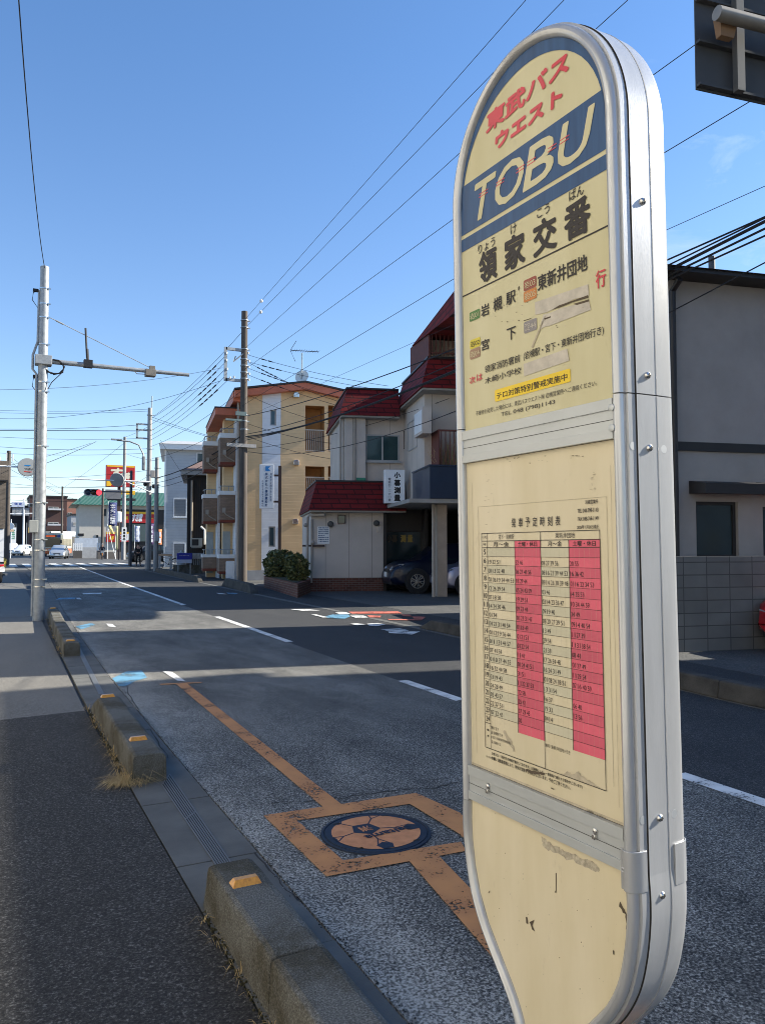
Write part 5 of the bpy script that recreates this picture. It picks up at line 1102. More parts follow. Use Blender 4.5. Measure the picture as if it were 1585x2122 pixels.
# ------------------------------------------------------------------ cars
def car(name, label, loc, rz, paint_m, L=4.2, Wd=1.70, Hh=1.48, style='hatch', group=None, plate=True, detail=12):
    """x forward, y left, z up in the car's own space"""
    t = thing(name, label, 'car', loc, group, rz); hw = Wd / 2
    if style == 'suv': st = [(-.5, .35, .80, .72, .72, .74), (-.485, .26, .93, .98, .86, 1.02), (-.46, .22, .97, 1.02, .80, Hh * .86), (-.40, .20, 1, 1.04, .78, Hh * .985), (-.15, .20, 1, 1.03, .78, Hh), (.05, .20, 1, 1.02, .77, Hh * .985), (.14, .20, 1, 1.01, .74, Hh * .93), (.27, .20, 1, 1.0, .86, 1.05), (.40, .20, .98, .95, .80, .99), (.47, .24, .92, .80, .72, .84), (.5, .34, .80, .58, .62, .62)]
    else: st = [(-.5, .38, .80, .70, .72, .72), (-.488, .26, .92, .92, .84, .96), (-.465, .20, .96, .96, .80, Hh * .82), (-.40, .18, 1, .98, .78, Hh * .975), (-.15, .18, 1, .96, .77, Hh), (.03, .18, 1, .94, .76, Hh * .985), (.11, .18, 1, .93, .74, Hh * .94), (.29, .18, 1, .90, .86, .93), (.40, .18, .97, .84, .80, .86), (.47, .22, .90, .70, .72, .73), (.5, .32, .78, .50, .62, .54)]
    prof = []
    for x, zl, wl, zb2, wt, zt2 in st:
        w0 = hw * wl; zt2 = max(zt2, zb2 + .012); half = [(w0 * .82, zl), (w0 * .99, zl + .10), (w0, (zl + zb2) / 2), (w0 * .985, zb2 - .10), (w0 * .95, zb2), (hw * wt * .985, zb2 + (zt2 - zb2) * .80), (hw * wt * .86, zt2 - .005), (hw * wt * .45, zt2 + .012)]
        prof.append([(x * L, y, z) for y, z in half] + [(x * L, -y, z) for y, z in half[::-1]])
    n = len(prof[0]); B = MB(); vs = [v for r in prof for v in r]; fs = [(i * n + k, i * n + (k + 1) % n, (i + 1) * n + (k + 1) % n, (i + 1) * n + k) for i in range(len(prof) - 1) for k in range(n)] + [tuple(range(n)), tuple(range(len(vs) - n, len(vs)))]
    B.add(vs, fs, 0, True); bo = B.build('body', paint_m, t, local=True); md = bo.modifiers.new('s', 'EDGE_SPLIT'); md.split_angle = R(38)
    def lift(p, k=.007): c = Vector((p[0] * .96, 0, .7)); d = (Vector(p) - c).normalized(); return Vector(p) + d * k
    def pane(q, sh=.10, mtl=M_glass):
        c = sum((Vector(p) for p in q), Vector()) / len(q); g = MB(); g.poly([lift(Vector(p).lerp(c, sh)) for p in q]); g.build('window', mtl, t, local=True, recalc=False)
    for s_ in (1, -1):
        k0, k1 = (4, 5) if s_ > 0 else (n - 5, n - 6)
        pane([prof[3][k0], prof[4][k0], prof[4][k1], prof[3][k1]]); pane([prof[4][k0], prof[6][k0], prof[6][k1], prof[4][k1]]);
        pane([prof[6][k0], Vector(prof[7][k0]).lerp(Vector(prof[6][k0]), .35), prof[6][k1]], .12)
    pane([prof[6][5], prof[7][5], prof[7][n - 6], prof[6][n - 6]], .07); pane([prof[1][5], prof[3][5], prof[3][n - 6], prof[1][n - 6]], .14)
    rr = .31 if style != 'suv' else .36
    for x in (.31 * L, -.31 * L):
        for s_ in (1, -1):
            y = s_ * (hw - .09); ax = Vector((0, s_, 0)); M_ = axis_matrix((x, y, rr), ax)
            a = MB(); a.lathe([(rr * 1.16, .06), (rr * 1.16, .104), (rr * .9, .104)], M_, 28); a.build('wheel_arch', M_blackplastic, t, local=True)
            ty = MB(); ty.lathe([(rr * .62, -.09), (rr * .96, -.09), (rr, -.06), (rr, .08), (rr * .96, .115), (rr * .66, .118), (rr * .62, .09)], M_, 28); wo = ty.build('wheel', M_rubber, t, local=True)
            ri = MB(); ri.lathe([(rr * .66, .09), (rr * .64, .122), (rr * .58, .112), (rr * .56, .05), (.001, .05)], M_, 28, 1); ri.lathe([(rr * .66, .121), (rr * .58, .119)], M_, 28, 0)
            for k in range(detail): b_ = 2 * math.pi * k / detail; d1 = .07 * (1 if k % 2 else -1); pr = [(rr * .10 * math.cos(b_) - .012 * math.sin(b_), rr * .10 * math.sin(b_) + .012 * math.cos(b_)), (rr * .10 * math.cos(b_) + .012 * math.sin(b_), rr * .10 * math.sin(b_) - .012 * math.cos(b_)), (rr * .62 * math.cos(b_ + d1) + .022 * math.sin(b_), rr * .62 * math.sin(b_ + d1) - .022 * math.cos(b_)), (rr * .62 * math.cos(b_ + d1) - .022 * math.sin(b_), rr * .62 * math.sin(b_ + d1) + .022 * math.cos(b_))]; ri.hull([M_ @ Vector((*p, .085)) for p in pr], [M_ @ Vector((*p, .114)) for p in pr], 0)
            ri.lathe([(rr * .15, .09), (rr * .15, .118), (.001, .12)], M_, 14, 0); ri.build('rim', [M_steel, M_blackplastic], wo, local=True)
    zf = .62 if style != 'suv' else .74
    for s_ in (1, -1):
        h = MB(); P_ = [(.492 * L, hw * .42 * s_, zf - .06), (.480 * L, hw * .80 * s_, zf - .02), (.405 * L, hw * .965 * s_, zf + .15), (.425 * L, hw * .85 * s_, zf + .17), (.475 * L, hw * .45 * s_, zf + .06)]
        h.hull([Vector(p) for p in P_], [Vector(p) + Vector((.022, .016 * s_, .012)) for p in P_]); h.build('headlight', mat('headlamp_lens', (.62, .64, .66), .12, .6, coat=.6), t, local=True)
        h = MB(); h.box(-.502 * L, -.47 * L, s_ * hw * .62, s_ * hw * .93, zf + .05, zf + .34); h.build('tail_light', mat('tail_lamp_red', (.45, .02, .02), .25, coat=.5), t, local=True, bevel=.01)
        h = MB(); h.box(.15 * L, .19 * L, s_ * (hw + .02), s_ * (hw + .17), zf + .26, zf + .42); h.build('mirror', paint_m, t, local=True, bevel=.03)
    g = MB(); g.box(.47 * L, .503 * L, -hw * .42, hw * .42, zf - .14, zf + .0); g.box(.46 * L, .497 * L, -hw * .7, hw * .7, .24, zf - .22); g.build('grille', M_blackplastic, t, local=True, bevel=.015)
    if plate: g = MB(); g.box(.503 * L, .509 * L, -.165, .165, zf - .26, zf - .10); g.build('number_plate', M_white, t, local=True); g = MB(); g.box(-.512 * L, -.504 * L, -.165, .165, .5, .66); g.build('number_plate', M_white, t, local=True)
    return t
def carpaint(nm, c, mtl=.3): return mat(nm, c, .3, mtl, var=.02, coat=.8 if max(c) > .2 else .25, spec=.4 if max(c) > .2 else .2)
CP_navy = carpaint('navy_car_paint', (.005, .008, .022), 0); CP_lav = carpaint('pale_violet_car_paint', (.36, .35, .45), .5); CP_sil = carpaint('silver_car_paint', (.55, .57, .58), .6); CP_wht = carpaint('white_car_paint', (.74, .74, .73), 0); CP_red = carpaint('red_car_paint', (.45, .012, .02)); CP_dk = carpaint('black_car_paint', (.012, .014, .018))
F = FR_
A17r = -R(17)
pc = F(F.s(863, 1.6) + .0, 1.0, .05); hd = math.pi - R(17) + R(2)
# navy car: nose towards the street side wall, near side to the camera
fw = Vector((math.cos(hd), math.sin(hd), 0)); wheel = F(F.s(863, 1.7), 1.7, .05); sd_ = Vector((-fw.y, fw.x, 0))
car('parked_car', 'dark navy car with multi spoke wheels parked nose out in the car port', wheel - fw * (.31 * 4.4) - sd_ * .8, hd, CP_navy, 4.4, 1.78, 1.6, 'suv', 'cars in the car port')
wheel = F(F.s(939, 3.3) + .45, 3.0, .05); car('parked_car', 'pale violet car half hidden behind the car port column', wheel - fw * (.31 * 4.1) - sd_ * .76, hd, CP_lav, 4.1, 1.69, 1.55, 'hatch', 'cars in the car port')
rc = G(1600, 1345); car('parked_car', 'red car at the right edge before the block wall', (rc.x + 1.40, rc.y - 1.0, .0), R(172), CP_red, 3.9, 1.66, 1.5, 'hatch')
sc_ = onY(123, 1150, 94); car('silver_car', 'silver hatchback coming towards the crossing in front of the bus', (sc_.x, 94, 0), R(-100), CP_sil, 4.2, 1.72, 1.52, 'hatch', 'cars coming up the far road')
v = onY(26, 1141, 128); car('white_car', 'white suv with dark windscreen at the far left of the road', (v.x, 128, .0), R(-92), CP_wht, 4.7, 1.85, 1.8, 'suv', 'cars coming up the far road')
v = onY(47, 1143, 122); car('white_car', 'small white car between the white suv and the bus', (v.x, 122, .0), R(-118), CP_wht, 3.4, 1.48, 1.55, 'hatch', 'cars coming up the far road')
v = onY(296, 1150, 72); car('parked_car', 'black car half hidden behind the walking person', (v.x + .9, 72.5, 0), R(183), CP_dk, 4.3, 1.75, 1.55, 'suv')
v = onY(338, 1150, 78); car('parked_car', 'dark grey car parked in the restaurant yard behind the poles', (v.x, 80, 0), R(170), CP_sil, 4.3, 1.75, 1.55, 'hatch')
# bus
v = onY(107, 1150, 110); t = thing('bus', 'orange and white bus with lit destination panel standing at the lights', 'bus', (v.x, 110, 0), None, R(-90 - 13) )
bt = 1.15; M_bw = mat('bus_cream_paint', (.72, .66, .52), .35, coat=.4); M_bo = mat('bus_orange_paint', (.80, .16, .04), .35, coat=.4)
mb = MB(); mb.box(-9.6, 0, -bt, bt, .35, 1.0, 1); mb.box(-9.6, 0, -bt, bt, 1.0, 2.95, 0); mb.build('body', [M_bw, M_bo], t, local=True, bevel=.08)
mb = MB(); mb.box(-9.3, -.3, -bt * .9, bt * .9, 2.95, 3.1); mb.build('roof', M_bw, t, local=True, bevel=.05)
mb = MB(); mb.box(.0, .03, -bt * .92, bt * .92, 1.25, 2.42); mb.build('windscreen', M_glass, t, local=True)
mb = MB(); mb.box(.0, .04, -bt * .9, bt * .9, .5, 1.05); mb.build('front_panel', M_bo, t, local=True)
mb = MB(); mb.box(.0, .04, -bt * .8, bt * .55, 2.5, 2.85); o = mb.build('destination_panel', M_blackplastic, t, local=True); mb = MB(); mb.box(.041, .05, -bt * .6, bt * .4, 2.58, 2.78); mb.build('destination_display', mat('amber_display', (.5, .09, .03), .5, emit=.5), o, local=True)
mb = MB(); mb.box(.0, .045, bt * .6, bt * .92, 2.5, 2.86); mb.build('number_panel', mat('bus_number_blue', (.04, .10, .35), .5), t, local=True)
for k in range(7):
    for s_ in (1, -1): mb = MB(); mb.box(-1.6 - k * 1.25, -.55 - k * 1.25, s_ * (bt + .012), s_ * bt, 1.35, 2.35); mb.build('window', M_glass, t, local=True)
for x in (-1.9, -7.2):
    for s_ in (1, -1): mb = MB(); mb.lathe([(.001, 0), (.48, 0), (.48, -.25), (.001, -.25)], axis_matrix((x, s_ * (bt + .02), .48), (0, s_, 0)), 24); wo = mb.build('wheel', M_rubber, t, local=True); mb = MB(); mb.lathe([(.26, .012), (.2, .002), (.001, .03)], axis_matrix((x, s_ * (bt + .02), .48), (0, s_, 0)), 20); mb.build('rim', M_galv, wo, local=True)
for s_ in (1, -1): mb = MB(); mb.box(.0, .05, s_ * .75, s_ * 1.05, .68, .88); mb.build('headlight', mat('headlamp_lens', (.6, .6, .6)), t, local=True); mb = MB(); mb.box(-.02, .3, s_ * 1.3, s_ * 1.12, 1.75, 2.2); mb.build('mirror', M_blackplastic, t, local=True, bevel=.03)
mb = MB(); mb.box(.041, .05, -.18, .18, .5, .62); mb.build('number_plate', mat('plate_green', (.05, .25, .12), .5), t, local=True)

# ------------------------------------------------------------------ people and two-wheelers
def skin(name, chains, m, parent, sub=1):
    """connected joints grown into one continuous surface"""
    bm = bmesh.new(); ly = bm.verts.layers.skin.verify(); idx = {}; first = True
    for ch in chains:
        prev = None
        for key, p, r in ch:
            if key in idx: vt = idx[key]
            else:
                vt = bm.verts.new(p); r = r if isinstance(r, tuple) else (r, r); vt[ly].radius = r; vt[ly].use_root = first; first = False; idx[key] = vt
            if prev is not None and prev != vt: bm.edges.new((prev, vt))
            prev = vt
    me = bpy.data.meshes.new(name); bm.to_mesh(me); bm.free(); me.materials.append(m)
    o = bpy.data.objects.new(name, me); col.objects.link(o); o.parent = parent
    s_ = o.modifiers.new('skin', 'SKIN'); s_.use_smooth_shade = True; d = o.modifiers.new('sub', 'SUBSURF'); d.levels = d.render_levels = sub
    return o
M_skin = mat('skin', (.42, .25, .18), .6, var=.05); M_dkcloth = mat('black_cloth', (.012, .013, .016), .9); M_grcloth = mat('grey_blue_cloth', (.10, .12, .15), .9); M_hair = mat('black_hair', (.012, .010, .009), .6)
def fingers(prefix, wrist, palm, dirv, side):
    ch = []; d = Vector(dirv).normalized(); sv = Vector(side).normalized()
    for i, (k, ln) in enumerate(((-.03, .062), (-.01, .074), (.01, .070), (.03, .055))):
        b = Vector(palm) + sv * k; ch.append([(prefix + 'palm', palm, (.028, .016)), (prefix + 'k%d' % i, b + d * .03, .0095), (prefix + 'm%d' % i, b + d * (.03 + ln * .55) , .0085), (prefix + 'e%d' % i, b + d * (.03 + ln * .9) + Vector((0, .012, 0)), .007)])
    th = Vector(palm) - sv * .03; ch.append([(prefix + 'palm', palm, (.028, .016)), (prefix + 't0', th + d * .0 - sv * .012, .0105), (prefix + 't1', th - sv * .022 + d * .04, .0085)])
    return ch
def person(label, loc, rz, J, coat_m, leg_m, cap=None, cycl=False):
    """J: joints in the person's own space, +y is where the person faces"""
    t = thing('person', label, 'person', loc, None, rz); j = {k: Vector(v) for k, v in J.items()}
    chest = j['neck'].lerp(j['pelvis'], .28); waist = j['neck'].lerp(j['pelvis'], .66)
    body = [[('pelvis', j['pelvis'], (.145, .11)), ('waist', waist, (.125, .09)), ('chest', chest, (.15, .105)), ('neck', j['neck'], .058), ('jaw', j['head'] + Vector((0, .012, -.06)), (.062, .07)), ('head', j['head'] + Vector((0, 0, .03)), (.075, .092)), ('crown', j['head'] + Vector((0, -.01, .10)), (.05, .062))]]
    legs, arms = [], []
    for s_ in 'lr':
        legs.append([('pelvis', j['pelvis'], (.145, .11)), (s_ + 'hip', j[s_ + 'hip'], .088), (s_ + 'knee', j[s_ + 'knee'], .056), (s_ + 'ankle', j[s_ + 'ankle'], .038), (s_ + 'toe', j[s_ + 'ankle'] + Vector((0, .16, -.055)), (.038, .026))])
        dv = (j[s_ + 'wrist'] - j[s_ + 'elbow']).normalized(); palm = j[s_ + 'wrist'] + dv * .05
        arms.append([('chest', chest, (.15, .105)), (s_ + 'sho', j[s_ + 'sho'], .056), (s_ + 'elbow', j[s_ + 'elbow'], .041), (s_ + 'wrist', j[s_ + 'wrist'], .028), (s_ + 'palm', palm, (.03, .017))])
        arms += fingers(s_, j[s_ + 'wrist'], palm, dv, Vector((0, 1, 0)) if abs(dv.y) < .7 else Vector((1, 0, 0)))
    b = skin('body', body + legs + arms, M_skin, t)
    def fat(chs, k, keys): return [[(a, p, tuple(x * k + .008 for x in (r if isinstance(r, tuple) else (r, r)))) for a, p, r in ch if a in keys] for ch in chs]
    keys = {'pelvis', 'waist', 'chest', 'lsho', 'rsho', 'lelbow', 'relbow', 'lwrist', 'rwrist'}
    jk = fat([body[0], arms[0], arms[6] if len(arms) > 6 else arms[1]], 1.12, keys); jk = [[('neckbase', j['neck'] + Vector((0, 0, -.03)), (.085, .075)), *[q_ for q_ in jk[0] if q_[0] == 'chest'], *[q_ for q_ in jk[0] if q_[0] == 'waist'], *[q_ for q_ in jk[0] if q_[0] == 'pelvis']]] + jk[1:]
    skin('jacket', jk, coat_m, t)
    skin('trousers', fat(legs, 1.16, {'pelvis', 'lhip', 'rhip', 'lknee', 'rknee', 'lankle', 'rankle'}), leg_m, t)
    for s_ in 'lr': skin('shoe', [[('a', j[s_ + 'ankle'] + Vector((0, -.04, -.055)), (.046, .036)), ('b', j[s_ + 'ankle'] + Vector((0, .06, -.06)), (.046, .032)), ('c', j[s_ + 'ankle'] + Vector((0, .18, -.066)), (.036, .022))]], M_blackplastic, t)
    h = MB(); c = j['head'] + Vector((0, -.012, .055)); h.sphere(c, .098, 0, 18, (.86, 1.02, 1.0)); hv = [v for v in h.v]; h.v = [Vector((v.x, v.y, max(v.z, c.z - .045 - max(0, (c.y + .04 - v.y)) * .7 if v.y < c.y + .05 else c.z + .02))) for v in hv]; h.build('hair', cap or M_hair, t, local=True)
    for s_ in (-1, 1):
        e = MB(); e.sphere(j['head'] + Vector((.030 * s_, .088, .02)), .010, 0, 8); e.build('eye', M_black, t, local=True); e = MB(); e.sphere(j['head'] + Vector((.078 * s_, .0, .0)), .024, 0, 8, (.45, .8, 1.2)); e.build('ear', M_skin, t, local=True)
    e = MB(); e.hull([j['head'] + Vector(p) for p in ((-.014, .082, -.025), (.014, .082, -.025), (.006, .078, .02), (-.006, .078, .02))], [j['head'] + Vector(p) for p in ((-.006, .112, -.022), (.006, .112, -.022), (.003, .086, .02), (-.003, .086, .02))]); e.build('nose', M_skin, t, local=True)
    e = MB(); e.box(-.022, .022, .082, .090, -.052, -.044); e.v = [v + j['head'] for v in e.v]; e.build('mouth', mat('lips', (.30, .12, .10), .6), t, local=True)
    return t
walk = dict(pelvis=(0, 0, .92), neck=(0, .03, 1.46), head=(0, .07, 1.60), lhip=(-.09, 0, .86), rhip=(.09, 0, .86), lknee=(-.10, .10, .48), rknee=(.10, -.02, .47), lankle=(-.10, .16, .09), rankle=(.10, -.20, .10),
            lsho=(-.20, .02, 1.38), rsho=(.20, .02, 1.38), lelbow=(-.25, -.06, 1.12), relbow=(.25, .02, 1.12), lwrist=(-.26, -.03, .88), rwrist=(.26, .10, .90))
g = G(287, 1173); person('person in dark clothes walking away along the footway by the poles', (g.x, g.y, .0), R(4), walk, M_dkcloth, M_dkcloth)
def bicycle(name, label, loc, rz, fm, group=None):
    t = thing(name, label, 'bicycle', loc, group, rz); r = .33
    for y in (-.52, .52):
        mb = MB(); mb.lathe([(r - .03, -.015), (r, -.012), (r + .005, 0), (r, .012), (r - .03, .015), (r - .03, -.015)], axis_matrix((0, y, r), (1, 0, 0)), 32); wo = mb.build('wheel', M_rubber, t, local=True)
        mb = MB()
        for k in range(16): a = k * math.pi / 8; mb.tube([(0, y, r), (0, y + (r - .03) * math.cos(a), r + (r - .03) * math.sin(a))], .0022, 4)
        mb.build('spoke', M_steel, wo, local=True); o = wo
    mb = MB()
    for a, b in (((0, -.52, .33), (0, -.06, .27)), ((0, -.06, .27), (0, -.18, .74)), ((0, -.06, .27), (0, .38, .62)), ((0, -.17, .68), (0, .36, .72)), ((0, -.52, .33), (0, -.17, .66)), ((0, .52, .33), (0, .36, .86))): mb.tube([a, b], .016, 8)
    mb.build('frame', fm, t, local=True); mb = MB(); mb.tube([(-.27, .24, .98), (-.2, .33, 1.0), (0, .36, .92), (.2, .33, 1.0), (.27, .24, .98)], .013, 8); mb.build('handlebar', M_steel, t, local=True)
    mb = MB(); mb.hull([(-.09, -.32, .78), (.09, -.32, .78), (.025, -.02, .79), (-.025, -.02, .79)], [(-.08, -.31, .83), (.08, -.31, .83), (.02, -.03, .82), (-.02, -.03, .82)]); mb.build('saddle', M_blackplastic, t, local=True, bevel=.012)
    mb = MB(); mb.box(-.16, .16, .46, .70, .72, .94); mb.build('basket', M_galv, t, local=True, bevel=.01)
    mb = MB(); mb.tube([(0, .55 + .36 * math.cos(a), .33 + .36 * math.sin(a)) for a in [R(20 + 12 * k) for k in range(10)]], .02, 6); mb.tube([(0, -.55 + .36 * math.cos(a), .33 + .36 * math.sin(a)) for a in [R(40 + 12 * k) for k in range(11)]], .02, 6); mb.build('mudguard', fm, t, local=True)
    mb = MB(); mb.tube([(-.10, -.06, .27), (.10, -.06, .27)], .012, 6); mb.box(-.16, -.09, -.1, -.02, .10, .13); mb.box(.09, .16, -.1, -.02, .40, .43); mb.tube([(-.1, -.06, .27), (-.1, -.06, .12)], .01, 6); mb.tube([(.1, -.06, .27), (.1, -.06, .42)], .01, 6); mb.build('pedal', M_steel, t, local=True)
    return t
g = G(212, 1160); rzc = R(176)
bicycle('ridden_bicycle', 'orange bicycle ridden by the cyclist across the junction', g, rzc, mat('orange_bicycle_paint', (.55, .22, .06), .4))
ride = dict(pelvis=(0, -.16, .90), neck=(0, .10, 1.40), head=(0, .17, 1.54), lhip=(-.09, -.12, .86), rhip=(.09, -.12, .86), lknee=(-.13, .24, .58), rknee=(.13, .26, .78), lankle=(-.13, -.06, .22), rankle=(.13, -.06, .52),
            lsho=(-.18, .08, 1.32), rsho=(.18, .08, 1.32), lelbow=(-.27, .12, 1.10), relbow=(.27, .12, 1.10), lwrist=(-.25, .24, 1.01), rwrist=(.25, .24, 1.01))
person('person in dark jacket and pale cap riding the bicycle', g, rzc, ride, mat('navy_jacket', (.02, .025, .04), .9), M_grcloth, mat('pale_cap', (.45, .43, .40), .8))
g = G(347, 1181); bicycle('parked_bicycle', 'dark bicycle leaning by the pole before the white house', (g.x, g.y, .05), R(62), M_blackplastic)
# motorcycle at the left edge
g = G(2, 1209); t = thing('motorcycle', 'white and blue motorcycle with red tail lamp parked on the sidewalk', 'motorcycle', (g.x - .05, g.y + .1, 0), None, R(12))
for y in (0, 1.35):
    mb = MB(); mb.lathe([(.2, -.06), (.29, -.06), (.31, 0), (.29, .06), (.2, .06), (.2, -.06)], axis_matrix((0, y, .31), (1, 0, 0)), 28); wo = mb.build('wheel', M_rubber, t, local=True); mb = MB(); mb.lathe([(.2, -.05), (.19, 0), (.2, .05)], axis_matrix((0, y, .31), (1, 0, 0)), 24)
    for k in range(5): a = k * 2 * math.pi / 5; mb.tube([(0, y, .31), (0, y + .2 * math.cos(a), .31 + .2 * math.sin(a))], .018, 6)
    mb.build('rim', M_galv, wo, local=True)
mb = MB(); mb.hull([(-.12, -.25, .62), (.12, -.25, .62), (.14, .5, .60), (-.14, .5, .60)], [(-.08, -.32, .80), (.08, -.32, .80), (.12, .5, .82), (-.12, .5, .82)]); mb.build('tail_cowl', CP_wht, t, local=True, bevel=.04)
mb = MB(); mb.hull([(-.14, .4, .72), (.14, .4, .72), (.16, 1.05, .72), (-.16, 1.05, .72)], [(-.10, .45, .95), (.10, .45, .95), (.13, 1.0, 1.02), (-.13, 1.0, 1.02)]); mb.build('fuel_tank', carpaint('motorcycle_blue', (.03, .07, .25)), t, local=True, bevel=.05)
mb = MB(); mb.box(-.13, .13, -.2, .45, .80, .88); mb.build('seat', M_blackplastic, t, local=True, bevel=.03); mb = MB(); mb.box(-.09, .09, -.36, -.31, .70, .79); mb.build('tail_light', mat('tail_lamp_red_bright', (.65, .02, .03), .25, coat=.5), t, local=True, bevel=.015)
mb = MB(); mb.box(-.115, .115, -.37, -.355, .48, .66); mb.build('number_plate', M_white, t, local=True); mb = MB(); mb.tube([(.18, -.35, .38), (.18, .3, .34), (.12, .8, .3)], [.055, .05, .025], 12); mb.build('exhaust', M_steel, t, local=True)
mb = MB(); mb.box(-.15, .15, .35, .95, .25, .68); mb.tube([(0, 0, .31), (0, .5, .40)], .035, 8); mb.tube([(0, 1.35, .31), (0, 1.08, .95)], .04, 8); mb.build('engine_frame', M_blackplastic, t, local=True, bevel=.03)
mb = MB(); mb.tube([(-.36, .95, 1.05), (-.15, 1.05, 1.08), (.15, 1.05, 1.08), (.36, .95, 1.05)], .014, 8); mb.build('handlebar', M_steel, t, local=True); mb = MB(); mb.hull([(-.2, 1.1, .8), (.2, 1.1, .8), (.18, 1.35, .8), (-.18, 1.35, .8)], [(-.14, 1.05, 1.2), (.14, 1.05, 1.2), (.1, 1.2, 1.1), (-.1, 1.2, 1.1)]); mb.build('fairing', CP_wht, t, local=True, bevel=.03)

# ------------------------------------------------------------------ poles
def Fy(Y): return Frame((0, Y), 0)
# steel sensor pole by the kerb
B_ = G(80, 1286); F = Fy(B_.y); zt_ = F.z(96, 556); sp = thing('sensor_pole', 'tall galvanised steel pole with a side arm standing by the sidewalk kerb', 'pole', (B_.x, B_.y, 0))
tp_ = F.s(96, 0); mb = MB(); bx = B_.x; mb.tube([(bx, B_.y, 0), (bx + .0, B_.y, zt_)], [.118, .088], 24); mb.lathe([(.09, 0), (.088, .025), (.06, .04), (.001, .045)], Matrix.Translation((bx, B_.y, zt_)), 24); mb.build('pole', M_galv, sp)
for py in (598, 630, 658, 714, 792, 812, 925, 1042, 1118, 1140, 1200, 1215):
    z = F.z(88, py); rr_ = .118 - .03 * z / zt_ + .004; mb = MB(); mb.lathe([(rr_, -.012), (rr_ + .003, -.012), (rr_ + .003, .012), (rr_, .012)], Matrix.Translation((bx, B_.y, z)), 20); mb.box(bx + rr_ * .6, bx + rr_ + .03, B_.y - rr_ * .9, B_.y - rr_ * .6, z - .012, z + .012); mb.build('clamp_band', M_steel, sp)
za = F.z(100, 749); az, bz = onY(104, 749, B_.y), onY(392, 777, B_.y); mb = MB(); mb.tube([(bx, B_.y, az.z), (bz.x, B_.y, bz.z)], [.055, .042], 14); am = mb.build('arm', M_galv, sp)
mb = MB(); mb.box(bx - .16, bx + .17, B_.y - .15, B_.y + .12, az.z - .10, az.z + .10); mb.build('arm_bracket', M_galv, sp, bevel=.01)
a = onY(183, 756, B_.y); a1, a2 = onY(181, 742, B_.y), onY(178, 680, B_.y); mb = MB(); mb.box(a.x - .09, a.x + .09, B_.y - .08, B_.y + .08, a.z - .06, a.z + .10); mb.tube([(a.x, B_.y, a.z), (a1.x, B_.y, a1.z + .2)], .03, 8); mb.tube([(a1.x, B_.y, a1.z), (a2.x, B_.y, a2.z)], .022, 8); mb.build('antenna', M_blackplastic, am)
a = onY(312, 771, B_.y); mb = MB(); mb.box(a.x - .11, a.x + .11, B_.y - .10, B_.y + .10, a.z - .10, a.z + .05); mb.box(a.x - .02, a.x + .10, B_.y - .05, B_.y + .05, a.z + .05, a.z + .14); mb.tube([(a.x - .1, B_.y, a.z - .06), (a.x - .3, B_.y - .05, a.z - .08), (a.x - .38, B_.y, a.z + .02)], .010, 6); mb.build('sensor', mat('weathered_sensor_box', (.22, .20, .17), .6, .3), am, bevel=.01)
p0, p1 = onY(104, 658, B_.y), onY(312, 762, B_.y); mb = MB(); mb.tube([p0, p1], .009, 6); mb.tube([p0.lerp(p1, .06), p0.lerp(p1, .13)], .018, 6); mb.build('stay_wire', M_galv, sp)
mb = MB(); c = onY(113, 761, B_.y)
for k in range(7): mb.tube([(c.x + .19 * math.cos(a) + random.gauss(0, .012), B_.y - .08 + .012 * k, c.z + .15 * math.sin(a) + random.gauss(0, .008)) for a in [2 * math.pi * i / 20 for i in range(21)]], .009, 5)
mb.tube([(c.x + .15, B_.y - .08, c.z - .12), (c.x - .05, B_.y - .09, c.z - .35), (bx + .1, B_.y - .1, c.z - .5)], .010, 6)
for py in (602, 780): q0 = onY(84, py, B_.y); mb.tube([q0, q0 + Vector((-.13, 0, -.06)), q0 + Vector((-.15, 0, -.22)), q0 + Vector((-.04, 0, -.38)), q0 + Vector((.01, 0, -.2))], .009, 6); mb.box(q0.x - .14, q0.x - .03, B_.y - .03, B_.y + .03, q0.z - .04, q0.z + .02)
mb.build('cable_coil', M_wire, sp)
mb = MB(); mb.tube([(bx - .125, B_.y - .02, .1), (bx - .125, B_.y - .02, az.z - .3), (bx - .2, B_.y, az.z - .2), (bx - .2, B_.y, az.z + .1), (bx - .11, B_.y, az.z + .4), (bx - .10, B_.y, zt_ - .5)], .026, 8); mb.build('conduit', M_galv, sp)
q0, q1 = onY(64, 1078, B_.y), onY(77, 1104, B_.y); mb = MB(); mb.box(q0.x - .03, q1.x + .02, B_.y - .14, B_.y + .05, q1.z, q0.z); mb.build('control_box', mat('grey_control_box', (.33, .34, .32), .5), sp, bevel=.012)
# utility poles
def pole(name, label, px, pyb, pyt, r0, r1, m, group='utility poles', Y=None, lean=0.0):
    b = G(px, pyb) if Y is None else Vector((onY(px, pyb, Y).x, Y, 0)); z = Fy(b.y).z(px, pyt); t = thing(name, label, 'utility pole', (b.x, b.y, 0), group)
    mb = MB(); mb.tube([(b.x, b.y, 0), (b.x + lean, b.y, z)], [r0, r1], 18); mb.build('pole', m, t); return t, b, z
def bands(t, b, zs, r, m=None):
    for z in zs: mb = MB(); mb.lathe([(r, -.02), (r + .012, -.02), (r + .012, .02), (r, .02)], Matrix.Translation((b.x, b.y, z)), 16); mb.box(b.x + r, b.x + r + .09, b.y - .03, b.y + .03, z - .02, z + .02); mb.build('band', m or M_galv, t)
def insulator(mb, p, mi=0): mb.lathe([(.001, .10), (.03, .10), (.045, .06), (.025, .05), (.045, .02), (.03, 0), (.001, 0)], Matrix.Translation(p), 10, mi)
p1t, P1, z1_ = pole('utility_pole', 'brown weathered utility pole with a frame of crossarms before the yellow apartment house', 503, 1205, 645, .19, .135, M_concpole)
F1 = Fy(P1.y); Z1 = lambda y: F1.z(505, y)
